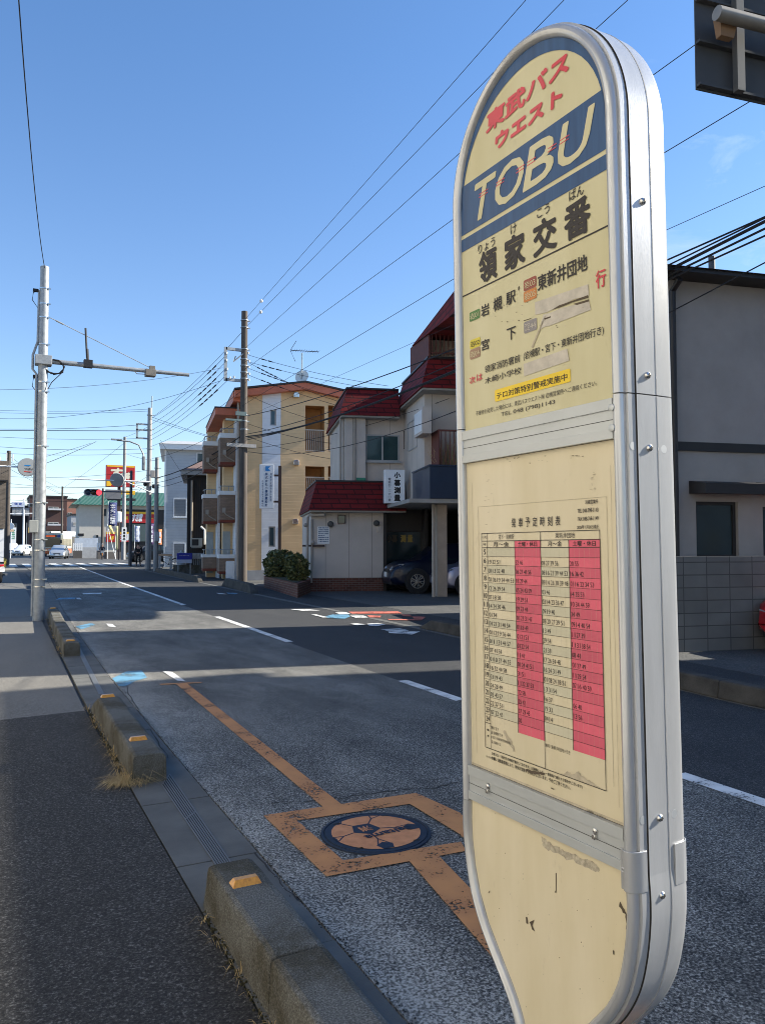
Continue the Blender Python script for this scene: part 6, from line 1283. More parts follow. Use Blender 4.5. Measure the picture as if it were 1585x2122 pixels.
bands(p1t, P1, [Z1(y) for y in (664, 679, 724, 745, 758, 772, 785, 860, 873, 890, 925)], .155)
mb = MB(); a, zt1_ = F1.p(468, 722); _, zb1_ = F1.p(468, 786)
mb.box(a, P1.x, P1.y - .05, P1.y + .05, zt1_ - .06, zt1_ + .06); mb.box(a, P1.x, P1.y - .05, P1.y + .05, zb1_ - .06, zb1_ + .06); mb.box(a - .06, a + .06, P1.y - .05, P1.y + .05, zb1_ - .06, zt1_ + .06); mb.build('crossarm', M_galv, p1t); mb = MB(); mb.tube([(P1.x, P1.y - .1, zt1_ - .1), (P1.x - .5, P1.y - .06, zt1_ - .55), (P1.x - .4, P1.y - .06, zt1_ - .3)], .03, 6); mb.build('brace', M_galv, p1t)
for k, (px, py) in enumerate(((469, 735), (469, 750), (470, 768), (484, 784), (476, 786), (514, 735), (516, 752), (515, 764), (516, 778), (515, 790))):
    q_ = onY(px, py, P1.y); mb = MB(); insulator(mb, (q_.x, P1.y - .07, q_.z)); mb.build('insulator', M_white, p1t)
mb = MB(); z = Z1(861); mb.box(P1.x - .42, P1.x + .05, P1.y - .25, P1.y - .17, z - .05, z + .12); mb.box(P1.x - .85, P1.x - .15, P1.y - .22, P1.y - .16, Z1(875), Z1(871)); mb.build('cable_clamp_box', mat('teal_grey_clamp', (.12, .17, .17), .6), p1t)
mb = MB(); mb.box(onY(468, 925, P1.y).x, onY(528, 925, P1.y).x, P1.y - .24, P1.y - .16, Z1(928), Z1(921)); mb.build('pale_crossarm', M_palepole, p1t)
p2t, P2, z2_ = pole('utility_pole', 'grey utility pole with street lamp arm beyond the white house corner', 307, 1180, 845, .19, .13, M_palepole)
p3t, P3, z3_ = pole('utility_pole', 'shorter utility pole with small boxes before the white house', 323, 1184, 948, .15, .11, M_palepole)
p4t, P4, z4_ = pole('utility_pole', 'tall thin brown and white pole in front of the red restaurant sign', 256, 1158, 905, .22, .15, M_palepole, Y=84)
p5t, P5, z5_ = pole('utility_pole', 'thin dark utility pole behind the traffic light', 212, 1150, 1012, .17, .12, M_concpole, Y=92)
p6t, P6, z6_ = pole('utility_pole', 'distant utility pole with aerial before the dark brown apartments', 128, 1140, 1008, .2, .14, M_concpole, Y=135)
p7t, P7, z7_ = pole('utility_pole', 'dark utility pole rising behind the left edge house', 15, 1150, 934, .2, .15, M_concpole, Y=66)
F2 = Fy(P2.y); Z2 = lambda y: F2.z(308, y)
mb = MB(); a = onY(283, 880, P2.y).x
for y in (880, 892, 909): mb.box(a, P2.x, P2.y - .05, P2.y + .05, Z2(y) - .05, Z2(y) + .05)
mb.box(a, a + .1, P2.y - .05, P2.y + .05, Z2(909), Z2(880)); mb.build('crossarm', M_galv, p2t); mb = MB(); mb.tube([(P2.x + .12, P2.y, z2_ - .3), (P2.x + .12, P2.y, Z2(820))], .03, 6); mb.build('lightning_rod', M_galv, p2t)
mb = MB(); c = [onY(x, y, P2.y - .2) for x, y in ((300, 958), (297, 940), (288, 922), (270, 915), (243, 912))]; mb.tube(c, .05, 8); mb.build('lamp_arm', M_galv, p2t); mb = MB(); q_ = onY(298, 960, P2.y - .2); mb.box(q_.x - .10, q_.x + .10, P2.y - .3, P2.y - .1, q_.z - .45, q_.z + .45); mb.build('street_lamp', mat('grey_lamp_housing', (.25, .26, .27), .5), p2t, bevel=.05)
mb = MB(); q_ = onY(243, 911, P2.y - .2); mb.box(q_.x - .35, q_.x + .3, P2.y - .3, P2.y - .1, q_.z - .05, q_.z + .05); mb.build('lamp_head', M_galv, p2t, bevel=.02)
bands(p2t, P2, [Z2(y) for y in (860, 890, 930, 985, 1000, 1040)], .18); 
for dx_, y_ in ((-.25, 1004), (.28, 1008)): mb = MB(); mb.sphere((P2.x + dx_, P2.y - .15, Z2(y_)), .14); mb.build('cable_spool', M_blackplastic, p2t)
F3 = Fy(P3.y); bands(p3t, P3, [F3.z(323, y) for y in (970, 990, 1005)], .14)
mb = MB(); mb.box(P3.x - .35, P3.x - .12, P3.y - .12, P3.y + .12, F3.z(323, 990), F3.z(323, 975)); mb.build('terminal_box', M_palepole, p3t, bevel=.02); mb = MB(); mb.box(P3.x - .14, P3.x + .14, P3.y - .3, P3.y - .12, F3.z(323, 1122), F3.z(323, 1102)); mb.build('meter_box', mat('pale_meter_box', (.45, .47, .5), .5), p3t, bevel=.02)
a, z = Fy(83.5).p(256, 1122); b, zz = Fy(83.5).p(261, 1093); t = part('pole_notice', M_white, p4t, (P4.x - .24, P4.x + .24, 83.6, 83.64, z, zz)); mb = MB(); vtext(mb, '薬局薬品', lambda a_, d_, z_: Vector((a_, 83.6 - d_, z_)), P4.x, zz - .1, z + .1, .26, .004, 0, .03); mb.build('lettering', M_black, t, recalc=False)
# dark traffic signal pole with arm, signal heads and the detector arm
b = G(270, 1173); F = Fy(b.y); t = thing('traffic_light', 'three lamp horizontal traffic signal showing red on the long arm of a dark pole', 'traffic light', (b.x, b.y, 0)); MT = mat('dark_signal_pole', (.055, .065, .085), .5, .3)
zt_ = F.z(271, 975); mb = MB(); mb.tube([b, (b.x, b.y, zt_)], [.13, .10], 16); mb.build('pole', MT, t)
mb = MB(); q_ = onY(212, 1020, b.y); mb.tube([(b.x, b.y, F.z(270, 1020)), (q_.x - .6, b.y, q_.z + .05)], .05, 10); mb.build('arm', MT, t)
s0, z1 = F.p(174, 1013, .1); s1, z0 = F.p(211, 1028, .1); hd_ = MB(); hd_.box(s0 + .25, s1 - .25, .02, .22, z0, z1, 0, F)
for cxx in (s0 + .25, s1 - .25): hd_.lathe([(.001, .2), ((z1 - z0) / 2, .2), ((z1 - z0) / 2, 0), (.001, 0)], axis_matrix(F(cxx, .02, (z0 + z1) / 2), F.n), 24)
ho = hd_.build('signal_head', mat('signal_grey', (.40, .42, .43), .5), t); rl = (z1 - z0) * .40
for k, (px, mm) in enumerate(((181, mat('signal_lens_blue_off', (.015, .03, .06), .2)), (193, mat('signal_lens_amber_off', (.05, .025, .015), .2)), (204.3, mat('signal_lens_red_lit', (.9, .02, .03), .3, emit=2.2, var=0)))):
    a = F.s(px, .25); zc = (z0 + z1) / 2; mb = MB(); mb.lathe([(.001, .035), (rl * .7, .025), (rl, 0)], axis_matrix(F(a, .222, zc), F.n), 24); lo = mb.build('lens', mm, ho)
    mb = MB(); vs = []; fs = []
    for i in range(13): an = math.pi * i / 12; vs += [F(a + rl * 1.1 * math.cos(an), .222, zc + rl * 1.1 * math.sin(an)), F(a + rl * 1.1 * math.cos(an), .222 + .22 * (.3 + .7 * math.sin(an)), zc + rl * 1.1 * math.sin(an))]
    fs = [(2 * i, 2 * i + 1, 2 * i + 3, 2 * i + 2) for i in range(12)]; mb.add(vs, fs); mb.build('visor', MT, lo, recalc=False)
a, z = F.p(256, 1071, .1); t2 = thing('pedestrian_signal_box', 'white rounded box with small marks hung on the pole by the banner', 'signal box', F(F.s(247), .3, 0)); F8 = Fy(83.0); a, z1 = F8.p(242, 1060); b_, z0 = F8.p(252, 1083); mb = MB(); mb.box(a, b_, 0, .3, z0, z1, 0, F8); mb.build('lantern', M_white, t2, bevel=.12); mb = MB(); mb.cyl(F8((a + b_) / 2, .1, z0), F8((a + b_) / 2, .1, 0), .06, 10); mb.build('post', M_brown, t2)
b7 = G(270, 1173); mb = MB(); t = thing('vehicle_detector', 'grey drum shaped vehicle detector on a long white arm across the junction', 'detector', onY(243, 990, P2.y - 3)); F9 = Fy(P2.y - .3)
mb.tube([onY(143, 992, P2.y - .3), onY(312, 999, P2.y - .3)], [.035, .06], 8); mb.build('arm', M_white, t); q_ = onY(244, 994, P2.y - .4); mb = MB(); Mx = axis_matrix(q_ + Vector((0, .1, 0)), (-.35, -1, -.25)); mb.lathe([(.001, .12), (.42, .1), (.44, 0), (.36, -.25), (.1, -.5), (.001, -.5)], Mx, 24); mb.build('drum', mat('grey_drum_paint', (.34, .34, .33), .55), t)
p0, p1 = onY(262, 998, P2.y - .3), onY(326, 1026, P2.y - .3); mb = MB(); mb.tube([p0, p1], .035, 6); mb.build('stay', M_white, t)

# ------------------------------------------------------------------ white house, dark house and yard clutter
M_hw = ribbed('pale_grey_siding', (.50, .53, .56), (.42, .45, .48), 5, 6, .7, False)
FW_ = Frame((onY(340, 1150, 56).x, 56), 12); F = FW_; t = thing('white_house', 'pale grey sided house with a white eave and shuttered windows', 'building', F(2, -3, 0)); zE_ = F.z(345, 932); sW = F.s(470)
mb = MB(); mb.box(0, sW, -8, 0, -.05, zE_, 0, F); mb.build('wall', M_hw, t); mb = MB(); mb.box(-.35, sW, -8.4, .45, zE_ + .002, F.z(345, 921), 0, F); mb.build('eave', M_white, t); mb = MB(); mb.hull([F(-.4, .5, F.z(345, 921) + .003), F(sW, .5, F.z(345, 921) + .003), F(sW, -8.4, F.z(345, 921) + .003), F(-.4, -8.4, F.z(345, 921) + .003)], [F(.2, -.6, F.z(345, 921) + .35), F(sW, -.6, F.z(345, 921) + .35), F(sW, -7, F.z(345, 921) + .35), F(.2, -7, F.z(345, 921) + .35)]); mb.build('roof', mat('pale_roof_sheet', (.50, .50, .50), .5), t)
part('corner_board', M_white, t, (-.02, .10, .003, .03, -.02, zE_), F=F)
for x0, y0, x1, y1 in ((360, 1033, 387, 1072), (359, 1125, 384, 1168)): a, z1 = F.p(x0, y0); b, z0 = F.p(x1, y1); wo = window(F, a, b, z0, z1, .035, t, M_white, ribbed('grey_shutter', (.24, .25, .26), (.17, .18, .19), 9, 6, .6, False), 0, .06, M_white)
a, z1 = F.p(408, 938); b, z0 = F.p(425, 962); window(F, a, b, z0, z1, .035, t, M_white, M_glass, 0, .06)
FD = Frame((onY(387, 1160, 45).x, 45), 14); F = FD; t = thing('dark_brown_house', 'dark brown ribbed house with a pinkish roof beside the yellow apartments', 'building', F(2, -2, 0)); zE_ = F.z(390, 985); sW = F.s(470)
mb = MB(); mb.box(0, sW, -6, 0, -.05, zE_, 0, F); mb.build('wall', ribbed('dark_brown_siding', (.030, .024, .022), (.015, .012, .011), 9, 14, .8), t)
z1 = F.z(390, 976); part('eave', mat('grey_eave', (.40, .39, .38), .6), t, (F.s(374), sW, -6.4, .45, zE_ + .002, z1), F=F); mb = MB(); mb.hull([F(F.s(374), .5, z1 + .003), F(sW, .5, z1 + .003), F(sW, -6.5, z1 + .003), F(F.s(374), -6.5, z1 + .003)], [F(F.s(374) + 1.5, -2.5, z1 + 1.0), F(sW, -2.5, z1 + 1.0), F(sW, -4, z1 + 1.0), F(F.s(374) + 1.5, -4, z1 + 1.0)]); mb.build('roof', bricks('pinkish_roof_shingles', (.30, .20, .17), (.24, .16, .14), (.14, .09, .08), .4, .12, 8, .01), t)
mb = MB(); a = F.s(397, .1); mb.tube([F(a, .1, F.z(397, 1116)), F(a, .1, F.z(397, 996))], .06, 8); mb.build('pipe', M_pipe, t)
mb = MB(); mb.tube([F(F.s(416, .1), .12, F.z(416, 1091, .1)), F(F.s(424, .1), .12, F.z(424, 1098, .1)), F(F.s(425, .1), .12, F.z(425, 1128, .1)), F(F.s(433, .1), .12, F.z(433, 1128, .1))], .06, 8); mb.build('flue', M_white, t)
a, z1 = F.p(395, 1115, .4); b, z0 = F.p(420, 1133, .4); t = thing('air_conditioner', 'cream outdoor air conditioner unit hung on the dark brown wall', 'air conditioner', F(a, .4, z0)); mb = MB(); mb.box(a, b, .08, .42, z0, z1, 0, F); mb.build('casing', mat('cream_casing', (.50, .48, .42), .5), t, bevel=.02); mb = MB(); mb.box(a + .08, a + (b - a) * .68, .421, .43, z0 + .07, z1 - .07, 0, F); mb.build('fan_grille', M_blackplastic, t); mb = MB(); mb.box(a + .05, b - .05, .02, .3, z0 - .08, z0 - .003, 0, F); mb.build('bracket', M_galv, t)
# low wall, meters, gas bottle, blue banner
F = Frame((onY(360, 1180, 42.5).x, 42.5), 10); t = thing('low_wall', 'rough grey concrete footing wall under the gas meters', 'wall', F(0, 0, 0)); part('wall', M_conc, t, (0, F.s(421), -.2, 0, -.05, F.z(380, 1171)), F=F)
for k, px in enumerate((404, 412, 420)):
    a = F.s(px, -.1); z = F.z(px, 1150); t = thing('gas_meter', 'grey gas meter on pipes beside the dark brown house', 'gas meter', F(a, -.1, 0), 'row of gas meters'); mb = MB(); mb.box(a - .10, a + .10, -.2, -.02, z - .22, z + .1, 0, F); mb.build('meter', M_galv, t, bevel=.02); mb = MB(); mb.tube([F(a - .05, -.1, .3), F(a - .05, -.1, z - .2)], .02, 6); mb.tube([F(a + .05, -.1, .3), F(a + .05, -.1, z - .2)], .02, 6); mb.build('pipe', M_galv, t)
q_ = F(F.s(377, -.6), -.6, 0); t = thing('gas_bottle', 'grey gas bottle standing behind the blue banner', 'gas bottle', q_); zt_ = F.z(377, 1140, -.6); mb = MB(); mb.lathe([(.001, 0), (.26, 0), (.27, .1), (.27, zt_ - .35), (.18, zt_ - .15), (.07, zt_ - .1), (.07, zt_), (.001, zt_)], Matrix.Translation(q_), 20); mb.build('bottle', mat('bottle_grey', (.33, .36, .38), .5), t)
s0, z1 = F.p(367, 1146, .25); s1, z0 = F.p(398, 1167, .25); t = thing('banner', 'blue and pale banner with white italic lettering tied to a low fence', 'banner', F(s0, .25, 0)); zm = z0 + (z1 - z0) * .36; part('blue_cloth', mat('royal_blue_cloth', (.025, .035, .30), .7), t, (s0, s1, .22, .25, zm, z1), F=F); part('pale_cloth', mat('pale_blue_cloth', (.45, .48, .60), .7), t, (s0, s1, .22, .25, z0, zm - .002), F=F)
mb = MB(); text(mb, 'Ieonysoed', F, s0 + .12, s1 - .15, zm + .22, z1 - .16, .254, 0, .02, .25); text(mb, '048-797-1100 岩槻', F, s0 + .1, s1 - .1, z0 + .1, zm - .1, .254, 1, .01); mb.build('lettering', [M_white, M_navy], t, recalc=False)
part('post', M_galv, t, (s0 + .05, s0 + .1, .15, .21, 0, z1), (s1 - .1, s1 - .05, .15, .21, 0, z1), F=F)
F = Frame((onY(329, 1170, 45.5).x, 45.5), 8); t = thing('wooden_barrier', 'low barrier with a pale orange top rail behind the bicycle', 'barrier', F(0, 0, 0)); a, z1 = F.p(329, 1148); b, z0 = F.p(357, 1152); part('rail', mat('pale_orange_rail', (.55, .36, .24), .6), t, (0, b, -.06, 0, z0, z1), F=F); part('panel', M_plinth, t, (0, .12, -.05, 0, -.03, z0 - .003), (b - .12, b, -.05, 0, -.03, z0 - .003), F=F)

# ------------------------------------------------------------------ restaurant with the green roof and its signs
F = Frame((onY(164, 1150, 100).x, 100), 3); t = thing('restaurant', 'pale restaurant building with a green tiled hip roof and red fascia signs', 'building', F(5, -4, 0)); M_rw = mat('cream_restaurant_wall', (.54, .51, .45), .85, var=.05)
zE_ = F.z(170, 1046); sW = F.s(420); holes = []
mb = MB(); mb.box(0, sW, -10, 0, -.05, zE_, 0, F); mb.build('wall', M_rw, t)
mb = MB(); z2 = F.z(200, 1022); mb.hull([F(-1.0, .8, zE_ + .003), F(sW, .8, zE_ + .003), F(sW, -10.5, zE_ + .003), F(-1.0, -10.5, zE_ + .003)], [F(F.s(188), -4, z2 + .5), F(sW, -4, z2 + .5), F(sW, -6, z2 + .5), F(F.s(188), -6, z2 + .5)]); mb.build('roof', ribbed('green_roof_tiles', (.012, .10, .062), (.26, .32, .29), 2.0, 3, .5, True, .16), t)  # pale lines between the green are painted highlights
M_sred = mat('sign_red', (.42, .018, .02), .4, var=.03); M_syel = mat('sign_yellow', (.80, .45, .02), .4, var=.03)
def fascia_sign(x0, y0, x1, y1, d, words, ystripe=.2, nm='sign_panel', mm=M_sred):
    a, z1 = F.p(x0, y0, d); b, z0 = F.p(x1, y1, d); o = part(nm, mm, t, (a, b, d - .12, d, z0, z1), F=F); mb = MB(); mb.poly([F(a, d + .004, z1 - (z1 - z0) * ystripe), F(b, d + .004, z1 - (z1 - z0) * ystripe), F(b, d + .004, z1), F(a, d + .004, z1)], 1)
    for body, u0, u1, v0, v1, mi in words: text(mb, body, F, a + (b - a) * u0, a + (b - a) * u1, z0 + (z1 - z0) * v0, z0 + (z1 - z0) * v1, d + .008, mi, .03, .15)
    mb.build('lettering', [M_white, M_syel], o, recalc=False); return o
part('sign_backing', M_ctim, t, (F.s(250, .1), F.s(345, .1), .003, .1, F.z(300, 1150, .1), F.z(300, 1056, .1)), F=F)
fascia_sign(252, 1060, 321, 1084, .3, [('すき家', .30, .62, .10, .85, 0), ('カレー', .72, .95, .25, .6, 1), ('牛丼', .03, .2, .25, .6, 1)])
fascia_sign(221, 1102, 271, 1123, .3, [('すき家', .55, .97, .15, .85, 0), ('牛丼', .1, .3, .15, .6, 1), ('▶', .36, .5, .3, .8, 0)])
for x0, y0, x1, y1 in ((199, 1108, 205, 1115), (215, 1054, 221, 1070)): a, z1 = F.p(x0, y0, .02); b, z0 = F.p(x1, y1, .02); window(F, a, b, z0, z1, .035, t, M_alw, M_glass)
mb = MB(); a = F.s(271, .2); b = F.s(318, .2); mb.box(a, b, .1, .25, F.z(290, 1122, .2), F.z(290, 1086, .2), 0, F); mb.build('glazing', M_bluewin, t)
for px in (163.5, 168, 172): a = F.s(px, .05); z = F.z(px, 1108, .05); part('vent', M_blackplastic, t, (a - .12, a + .12, .003, .05, z - .15, z + .15), F=F)
# pylon sign
F = Fy(96); s0, z1 = F.p(221, 963); s1, z0 = F.p(280, 1010); t = thing('pylon_sign', 'tall red restaurant pylon sign with yellow edges and white brush lettering', 'sign', F((s0 + s1) / 2, -.3, 0))
mb = MB(); mb.box(s0, s1, -.6, 0, z0, z1, 0, F); bo = mb.build('sign_box', M_sred, t, bevel=.03); wq, hq = s1 - s0, z1 - z0; mb = MB()
for q in ([(0.02, .92), (.98, .92), (.98, .985), (.02, .985)], [(.02, .02), (.16, .02), (.20, .12), (.14, .24), (.02, .27)], [(.92, .06), (.98, .06), (.98, .32), (.90, .20)]): mb.poly([F(s0 + wq * a, .012, z0 + hq * b) for a, b in q], 1)
text(mb, 'す', F, s0 + wq * .12, s0 + wq * .54, z0 + hq * .36, z0 + hq * .88, .014, 0, .03, .12); text(mb, 'き', F, s0 + wq * .5, s0 + wq * .66, z0 + hq * .40, z0 + hq * .68, .014, 0, .03); text(mb, '家', F, s0 + wq * .66, s0 + wq * .90, z0 + hq * .36, z0 + hq * .70, .014, 0, .03); mb.build('lettering', [mat('sign_cream', (.78, .72, .55), .4), M_syel], bo, recalc=False)
a, z3 = F.p(220, 1014); b, z4 = F.p(252, 1034); part('lower_board', mat('grey_lower_board', (.16, .16, .17), .6), t, (a, b, -.4, -.1, z4, z3), F=F); a, z3 = F.p(253, 1016); b, z4 = F.p(281, 1025); part('yellow_board', M_syel, t, (a, b, -.4, -.1, z4, z3), F=F)
part('dark_board', M_ctim, t, (F.s(222), F.s(281), -.4, -.15, F.z(250, 1037), F.z(250, 1032)), F=F); part('post', M_brown, t, (F.s(247) - .18, F.s(247) + .18, -.5, -.42, 0, z0), F=F)
# flags and vertical banners
def flag(label, px0, py0, px1, py1, Y, m, words=None, lean=0.0, mi_w=None, cat='banner'):
    F = Fy(Y); a, z1 = F.p(px0, py0); b, z0 = F.p(px1, py1); t = thing('nobori_banner', label, cat, F(a, 0, 0), 'upright banners before the restaurant'); mb = MB(); mb.tube([F(a - .05 + lean, 0, 0), F(a - .05, 0, z1 + .12)], .03, 6); mb.build('pole', M_white if m is not M_syel else M_syel, t)
    mb = MB(); n_ = 8; vs = []; w_ = b - a
    for k in range(n_ + 1): u = k / n_; zz = z1 + (z0 - z1) * u; o_ = .05 * math.sin(u * 7); vs += [F(a + lean * u * .4, o_, zz), F(b + lean * u * .4 - abs(o_), -o_, zz)]
    fs = [(2 * k, 2 * k + 1, 2 * k + 3, 2 * k + 2) for k in range(n_)]; mb.add(vs, fs, 0, True); co = mb.build('cloth', m, t, recalc=False); so = co.modifiers.new('thickness', 'SOLIDIFY'); so.thickness = .01
    if words:
        mb = MB(); vtext(mb, words, F, (a + b) / 2, z1 - .2, z0 + .2, (b - a) * .6, .07, 0, .03); mb.build('lettering', mi_w or M_white, co, recalc=False)
    return t
flag('navy banner with white lettering high on a post before the restaurant', 226, 1041, 243, 1090, 90, mat('navy_banner_cloth', (.025, .035, .13), .8), 'キャンペーン開催中')
flag('leaning yellow flag at the corner of the restaurant yard', 224, 1089, 231, 1106, 86, mat('pale_yellow_cloth', (.80, .62, .25), .8), None, .9)
flag('yellow green flag standing straight before the restaurant sign', 240, 1090, 247, 1140, 87, mat('yellow_green_cloth', (.42, .42, .24), .8), None, .1)
flag('white and blue banner beside the walking person', 281, 1090, 290, 1123, 86, mat('pale_blue_banner_cloth', (.36, .42, .62), .8), '新発売')
flag('dark banner with pink marks beside the grey utility pole', 310, 1085, 319, 1128, 84, mat('plum_banner_cloth', (.07, .035, .12), .8), '牛丼並盛')
flag('red and white banner by the white house corner', 327, 1097, 336, 1130, 82, mat('orange_banner_cloth', (.55, .20, .08), .8), '特盛')
# yard walls and white fences
F = Frame((onY(155, 1150, 98).x, 98), 2); t = thing('white_fence', 'white board fence on a grey block base beside the restaurant', 'fence', F(0, 0, 0)); part('panel', mat('pale_blue_fence', (.50, .55, .62), .6), t, (0, F.s(204), -.05, 0, F.z(170, 1134), F.z(170, 1115)), F=F); part('base', M_plinth, t, (0, F.s(204), -.08, .02, -.05, F.z(170, 1134) - .003), F=F)
for px0, px1, Y in ((152, 171, 94), (201, 212, 92)):
    F = Frame((onY(px0, 1150, Y).x, Y), 2); t = thing('slat_fence', 'white slatted fence on a dark block wall left of the yard entrance' if px0 < 180 else 'white slatted fence end behind the cyclist', 'fence', F(0, 0, 0)); mb = MB(); s1 = F.s(px1); zz0, zz1 = F.z(px0, 1141), F.z(px0, 1125); k = 0
    while k * .22 < s1: mb.box(k * .22, k * .22 + .12, -.04, 0, zz0, zz1, 0, F); k += 1
    mb.box(0, s1, -.07, -.041, zz1 - .2, zz1 - .1, 0, F); mb.box(0, s1, -.07, -.041, zz0 + .1, zz0 + .2, 0, F); mb.build('slat_panel', M_white, t); part('base', mat('dark_block_base', (.10, .09, .085), .9), t, (0, s1, -.2, .05, -.05, zz0 - .003), F=F)
F = Frame((onY(203, 1150, 90).x, 90), -4); t = thing('yard_wall', 'low dark planter wall along the restaurant corner', 'wall', F(0, 0, 0)); part('wall', mat('dark_block_base', (.10, .09, .085), .9), t, (0, F.s(262), -.25, 0, -.05, .75), F=F)

# ------------------------------------------------------------------ far left: apartments, shop, gantry, signs
def far_block(label, x0, x1, ytop, Y, m, depth=10, ang=0, wins=(), name='apartment_building', wm=None):
    F = Frame((onY(x0, 1140, Y).x, Y), ang); s1 = F.s(x1); z = F.z((x0 + x1) / 2, ytop); t = thing(name, label, 'building', F(s1 / 2, -depth / 2, 0)); part('wall', m, t, (0, s1, -depth, 0, -.1, z), F=F); part('roof', M_ctim, t, (-.15, s1 + .15, -depth, .15, z + .002, z + .3), F=F)
    for (a0, b0, a1, b1) in wins: a, zz1 = F.p(a0, b0, .03); b, zz0 = F.p(a1, b1, .03); window(F, a, b, zz0, zz1, .035, t, M_alw, M_glass, 1, .1)
    return t, F, s1, z
M_fb = mat('dark_brown_tile', (.065, .032, .028), .7, var=.05)
t, F, s1, z = far_block('dark brown flat roofed apartments with white balcony fronts', 61, 138, 1030, 165, M_fb, 12, 0, ((100, 1050, 122, 1057), (100, 1082, 122, 1088)))
for y0, y1 in ((1050, 1057), (1082, 1089)): bo = part('balcony', mat('pale_balcony_front', (.55, .55, .57), .6), t, (F.s(99, 1.0), F.s(131, 1.0), .1, 1.0, F.z(110, y1, 1.0), F.z(110, (y0 + y1) / 2, 1.0)), F=F)
part('ledge', M_fb, t, (F.s(96, 1), F.s(161, 1), .02, 1.5, F.z(110, 1098, 1), F.z(110, 1090, 1)), F=F)
far_block('salmon pink upper storey block behind the brown apartments', 136, 158, 1036, 185, mat('salmon_tile', (.36, .17, .12), .8), 10, 0, ((141, 1062, 150, 1070),))
far_block('small grey gabled house between the salmon block and restaurant', 147, 164, 1068, 140, mat('grey_siding', (.36, .37, .39), .8), 8, 0, ((152, 1082, 158, 1090),), 'house')
far_block('very dark low building behind the gantry sign', 10, 64, 1050, 175, mat('plum_dark_cladding', (.022, .017, .02), .6), 12, 0, ((28, 1085, 36, 1100),))
F = Fy(138); t = thing('shop', 'shop front under a white scalloped awning behind the bus', 'shop', F(F.s(130), -2, 0)); part('wall', mat('shop_front_wall', (.30, .28, .25), .8), t, (F.s(92), F.s(161), -6, -1.2, -.05, F.z(130, 1100)), F=F)
mb = MB(); a, z1 = F.p(108, 1101, 0); b, z0 = F.p(161, 1110, 0); n_ = 22
mb.hull([F(a, 0, z0), F(b, 0, z0), F(b, -1.2, z0 + .4), F(a, -1.2, z0 + .4)], [F(a, -.02, z0 + .15), F(b, -.02, z0 + .15), F(b, -1.2, z1), F(a, -1.2, z1)])
for k in range(n_): x = a + (b - a) * (k + .5) / n_; q = (b - a) / n_ / 2; mb.prism([(x - q, z0), (x + q, z0), (x + q * .6, z0 - .22), (x - q * .6, z0 - .22)], -.02, .01, F)
mb.build('awning', M_white, t); a, zz1 = F.p(131, 1115, -1.1); b, zz0 = F.p(140, 1124, -1.1); window(F, a, b, zz0, zz1, -1.15, t, M_alw, mat('green_shop_window', (.25, .33, .10), .4))
# house at the left edge
F = Frame((onY(13, 1190, 50).x, 50), -3); t = thing('brown_house', 'grey brown brick house filling the left edge of the street', 'building', F(-3, -4, 0)); M_gb = bricks('grey_brown_bricks', (.22, .18, .145), (.18, .15, .12), (.12, .10, .08), .22, .075, -3, .008)
part('wall', M_gb, t, (-7, F.s(11), -8, 0, F.z(5, 1095), F.z(8, 998)), (-7, F.s(15), -8, .1, F.z(8, 998) + .1, F.z(8, 955)), F=F); part('base', M_white, t, (-7, F.s(9), -8, -.05, -.05, F.z(5, 1096)), F=F); part('belt', M_ctim, t, (-7, F.s(14), -8, .14, F.z(8, 998) + .002, F.z(8, 998) + .098), F=F)
mb = MB()
for k in range(6): x = -1.4 + .33 * k; mb.tube([F(x, -.1, F.z(8, 955)), F(x, -.1, F.z(8, 955) + random.uniform(.2, .8))], .03, 5)
mb.build('vent_pipe', M_white, t)
q_ = onY(58, 968, 48); t = thing('round_sign', 'round white hanging sign with red arrow on a long bracket arm', 'sign', q_); mb = MB(); Mx = axis_matrix(q_ + Vector((0, .1, 0)), (0.05, -1, 0)); rr_ = .52; mb.lathe([(.001, -.1), (rr_ * .97, -.1), (rr_, -.08), (rr_, .10), (rr_ * .97, .12), (.001, .12)], Mx, 40); bo = mb.build('sign_disc', mat('sign_grey_white', (.33, .34, .33), .5, var=.04), t)
Fs = lambda a, d, z: q_ + Vector((a, -.03 - d, z)); mb = MB(); text(mb, 'ごつぱん', Fs, -.34, .34, -.17, -.03, .0, 0, .015); mb.poly([Fs(-.2, 0, .05), Fs(.12, 0, .06), Fs(.18, 0, .13), Fs(-.14, 0, .12)], 1); mb.poly([Fs(-.22, 0, -.26), Fs(-.10, 0, -.20), Fs(-.10, 0, -.24), Fs(.24, 0, -.25), Fs(.24, 0, -.29), Fs(-.12, 0, -.29)], 2); mb.build('lettering', [M_black, mat('sign_bright_blue', (.02, .22, .55)), mat('arrow_red', (.6, .05, .03), .5)], bo, recalc=False)
mb = MB(); mb.tube([q_ + Vector((-rr_, .1, 0)), Vector((-1.4, 48.1, q_.z + .02))], .05, 8); mb.build('bracket_arm', M_white, t)
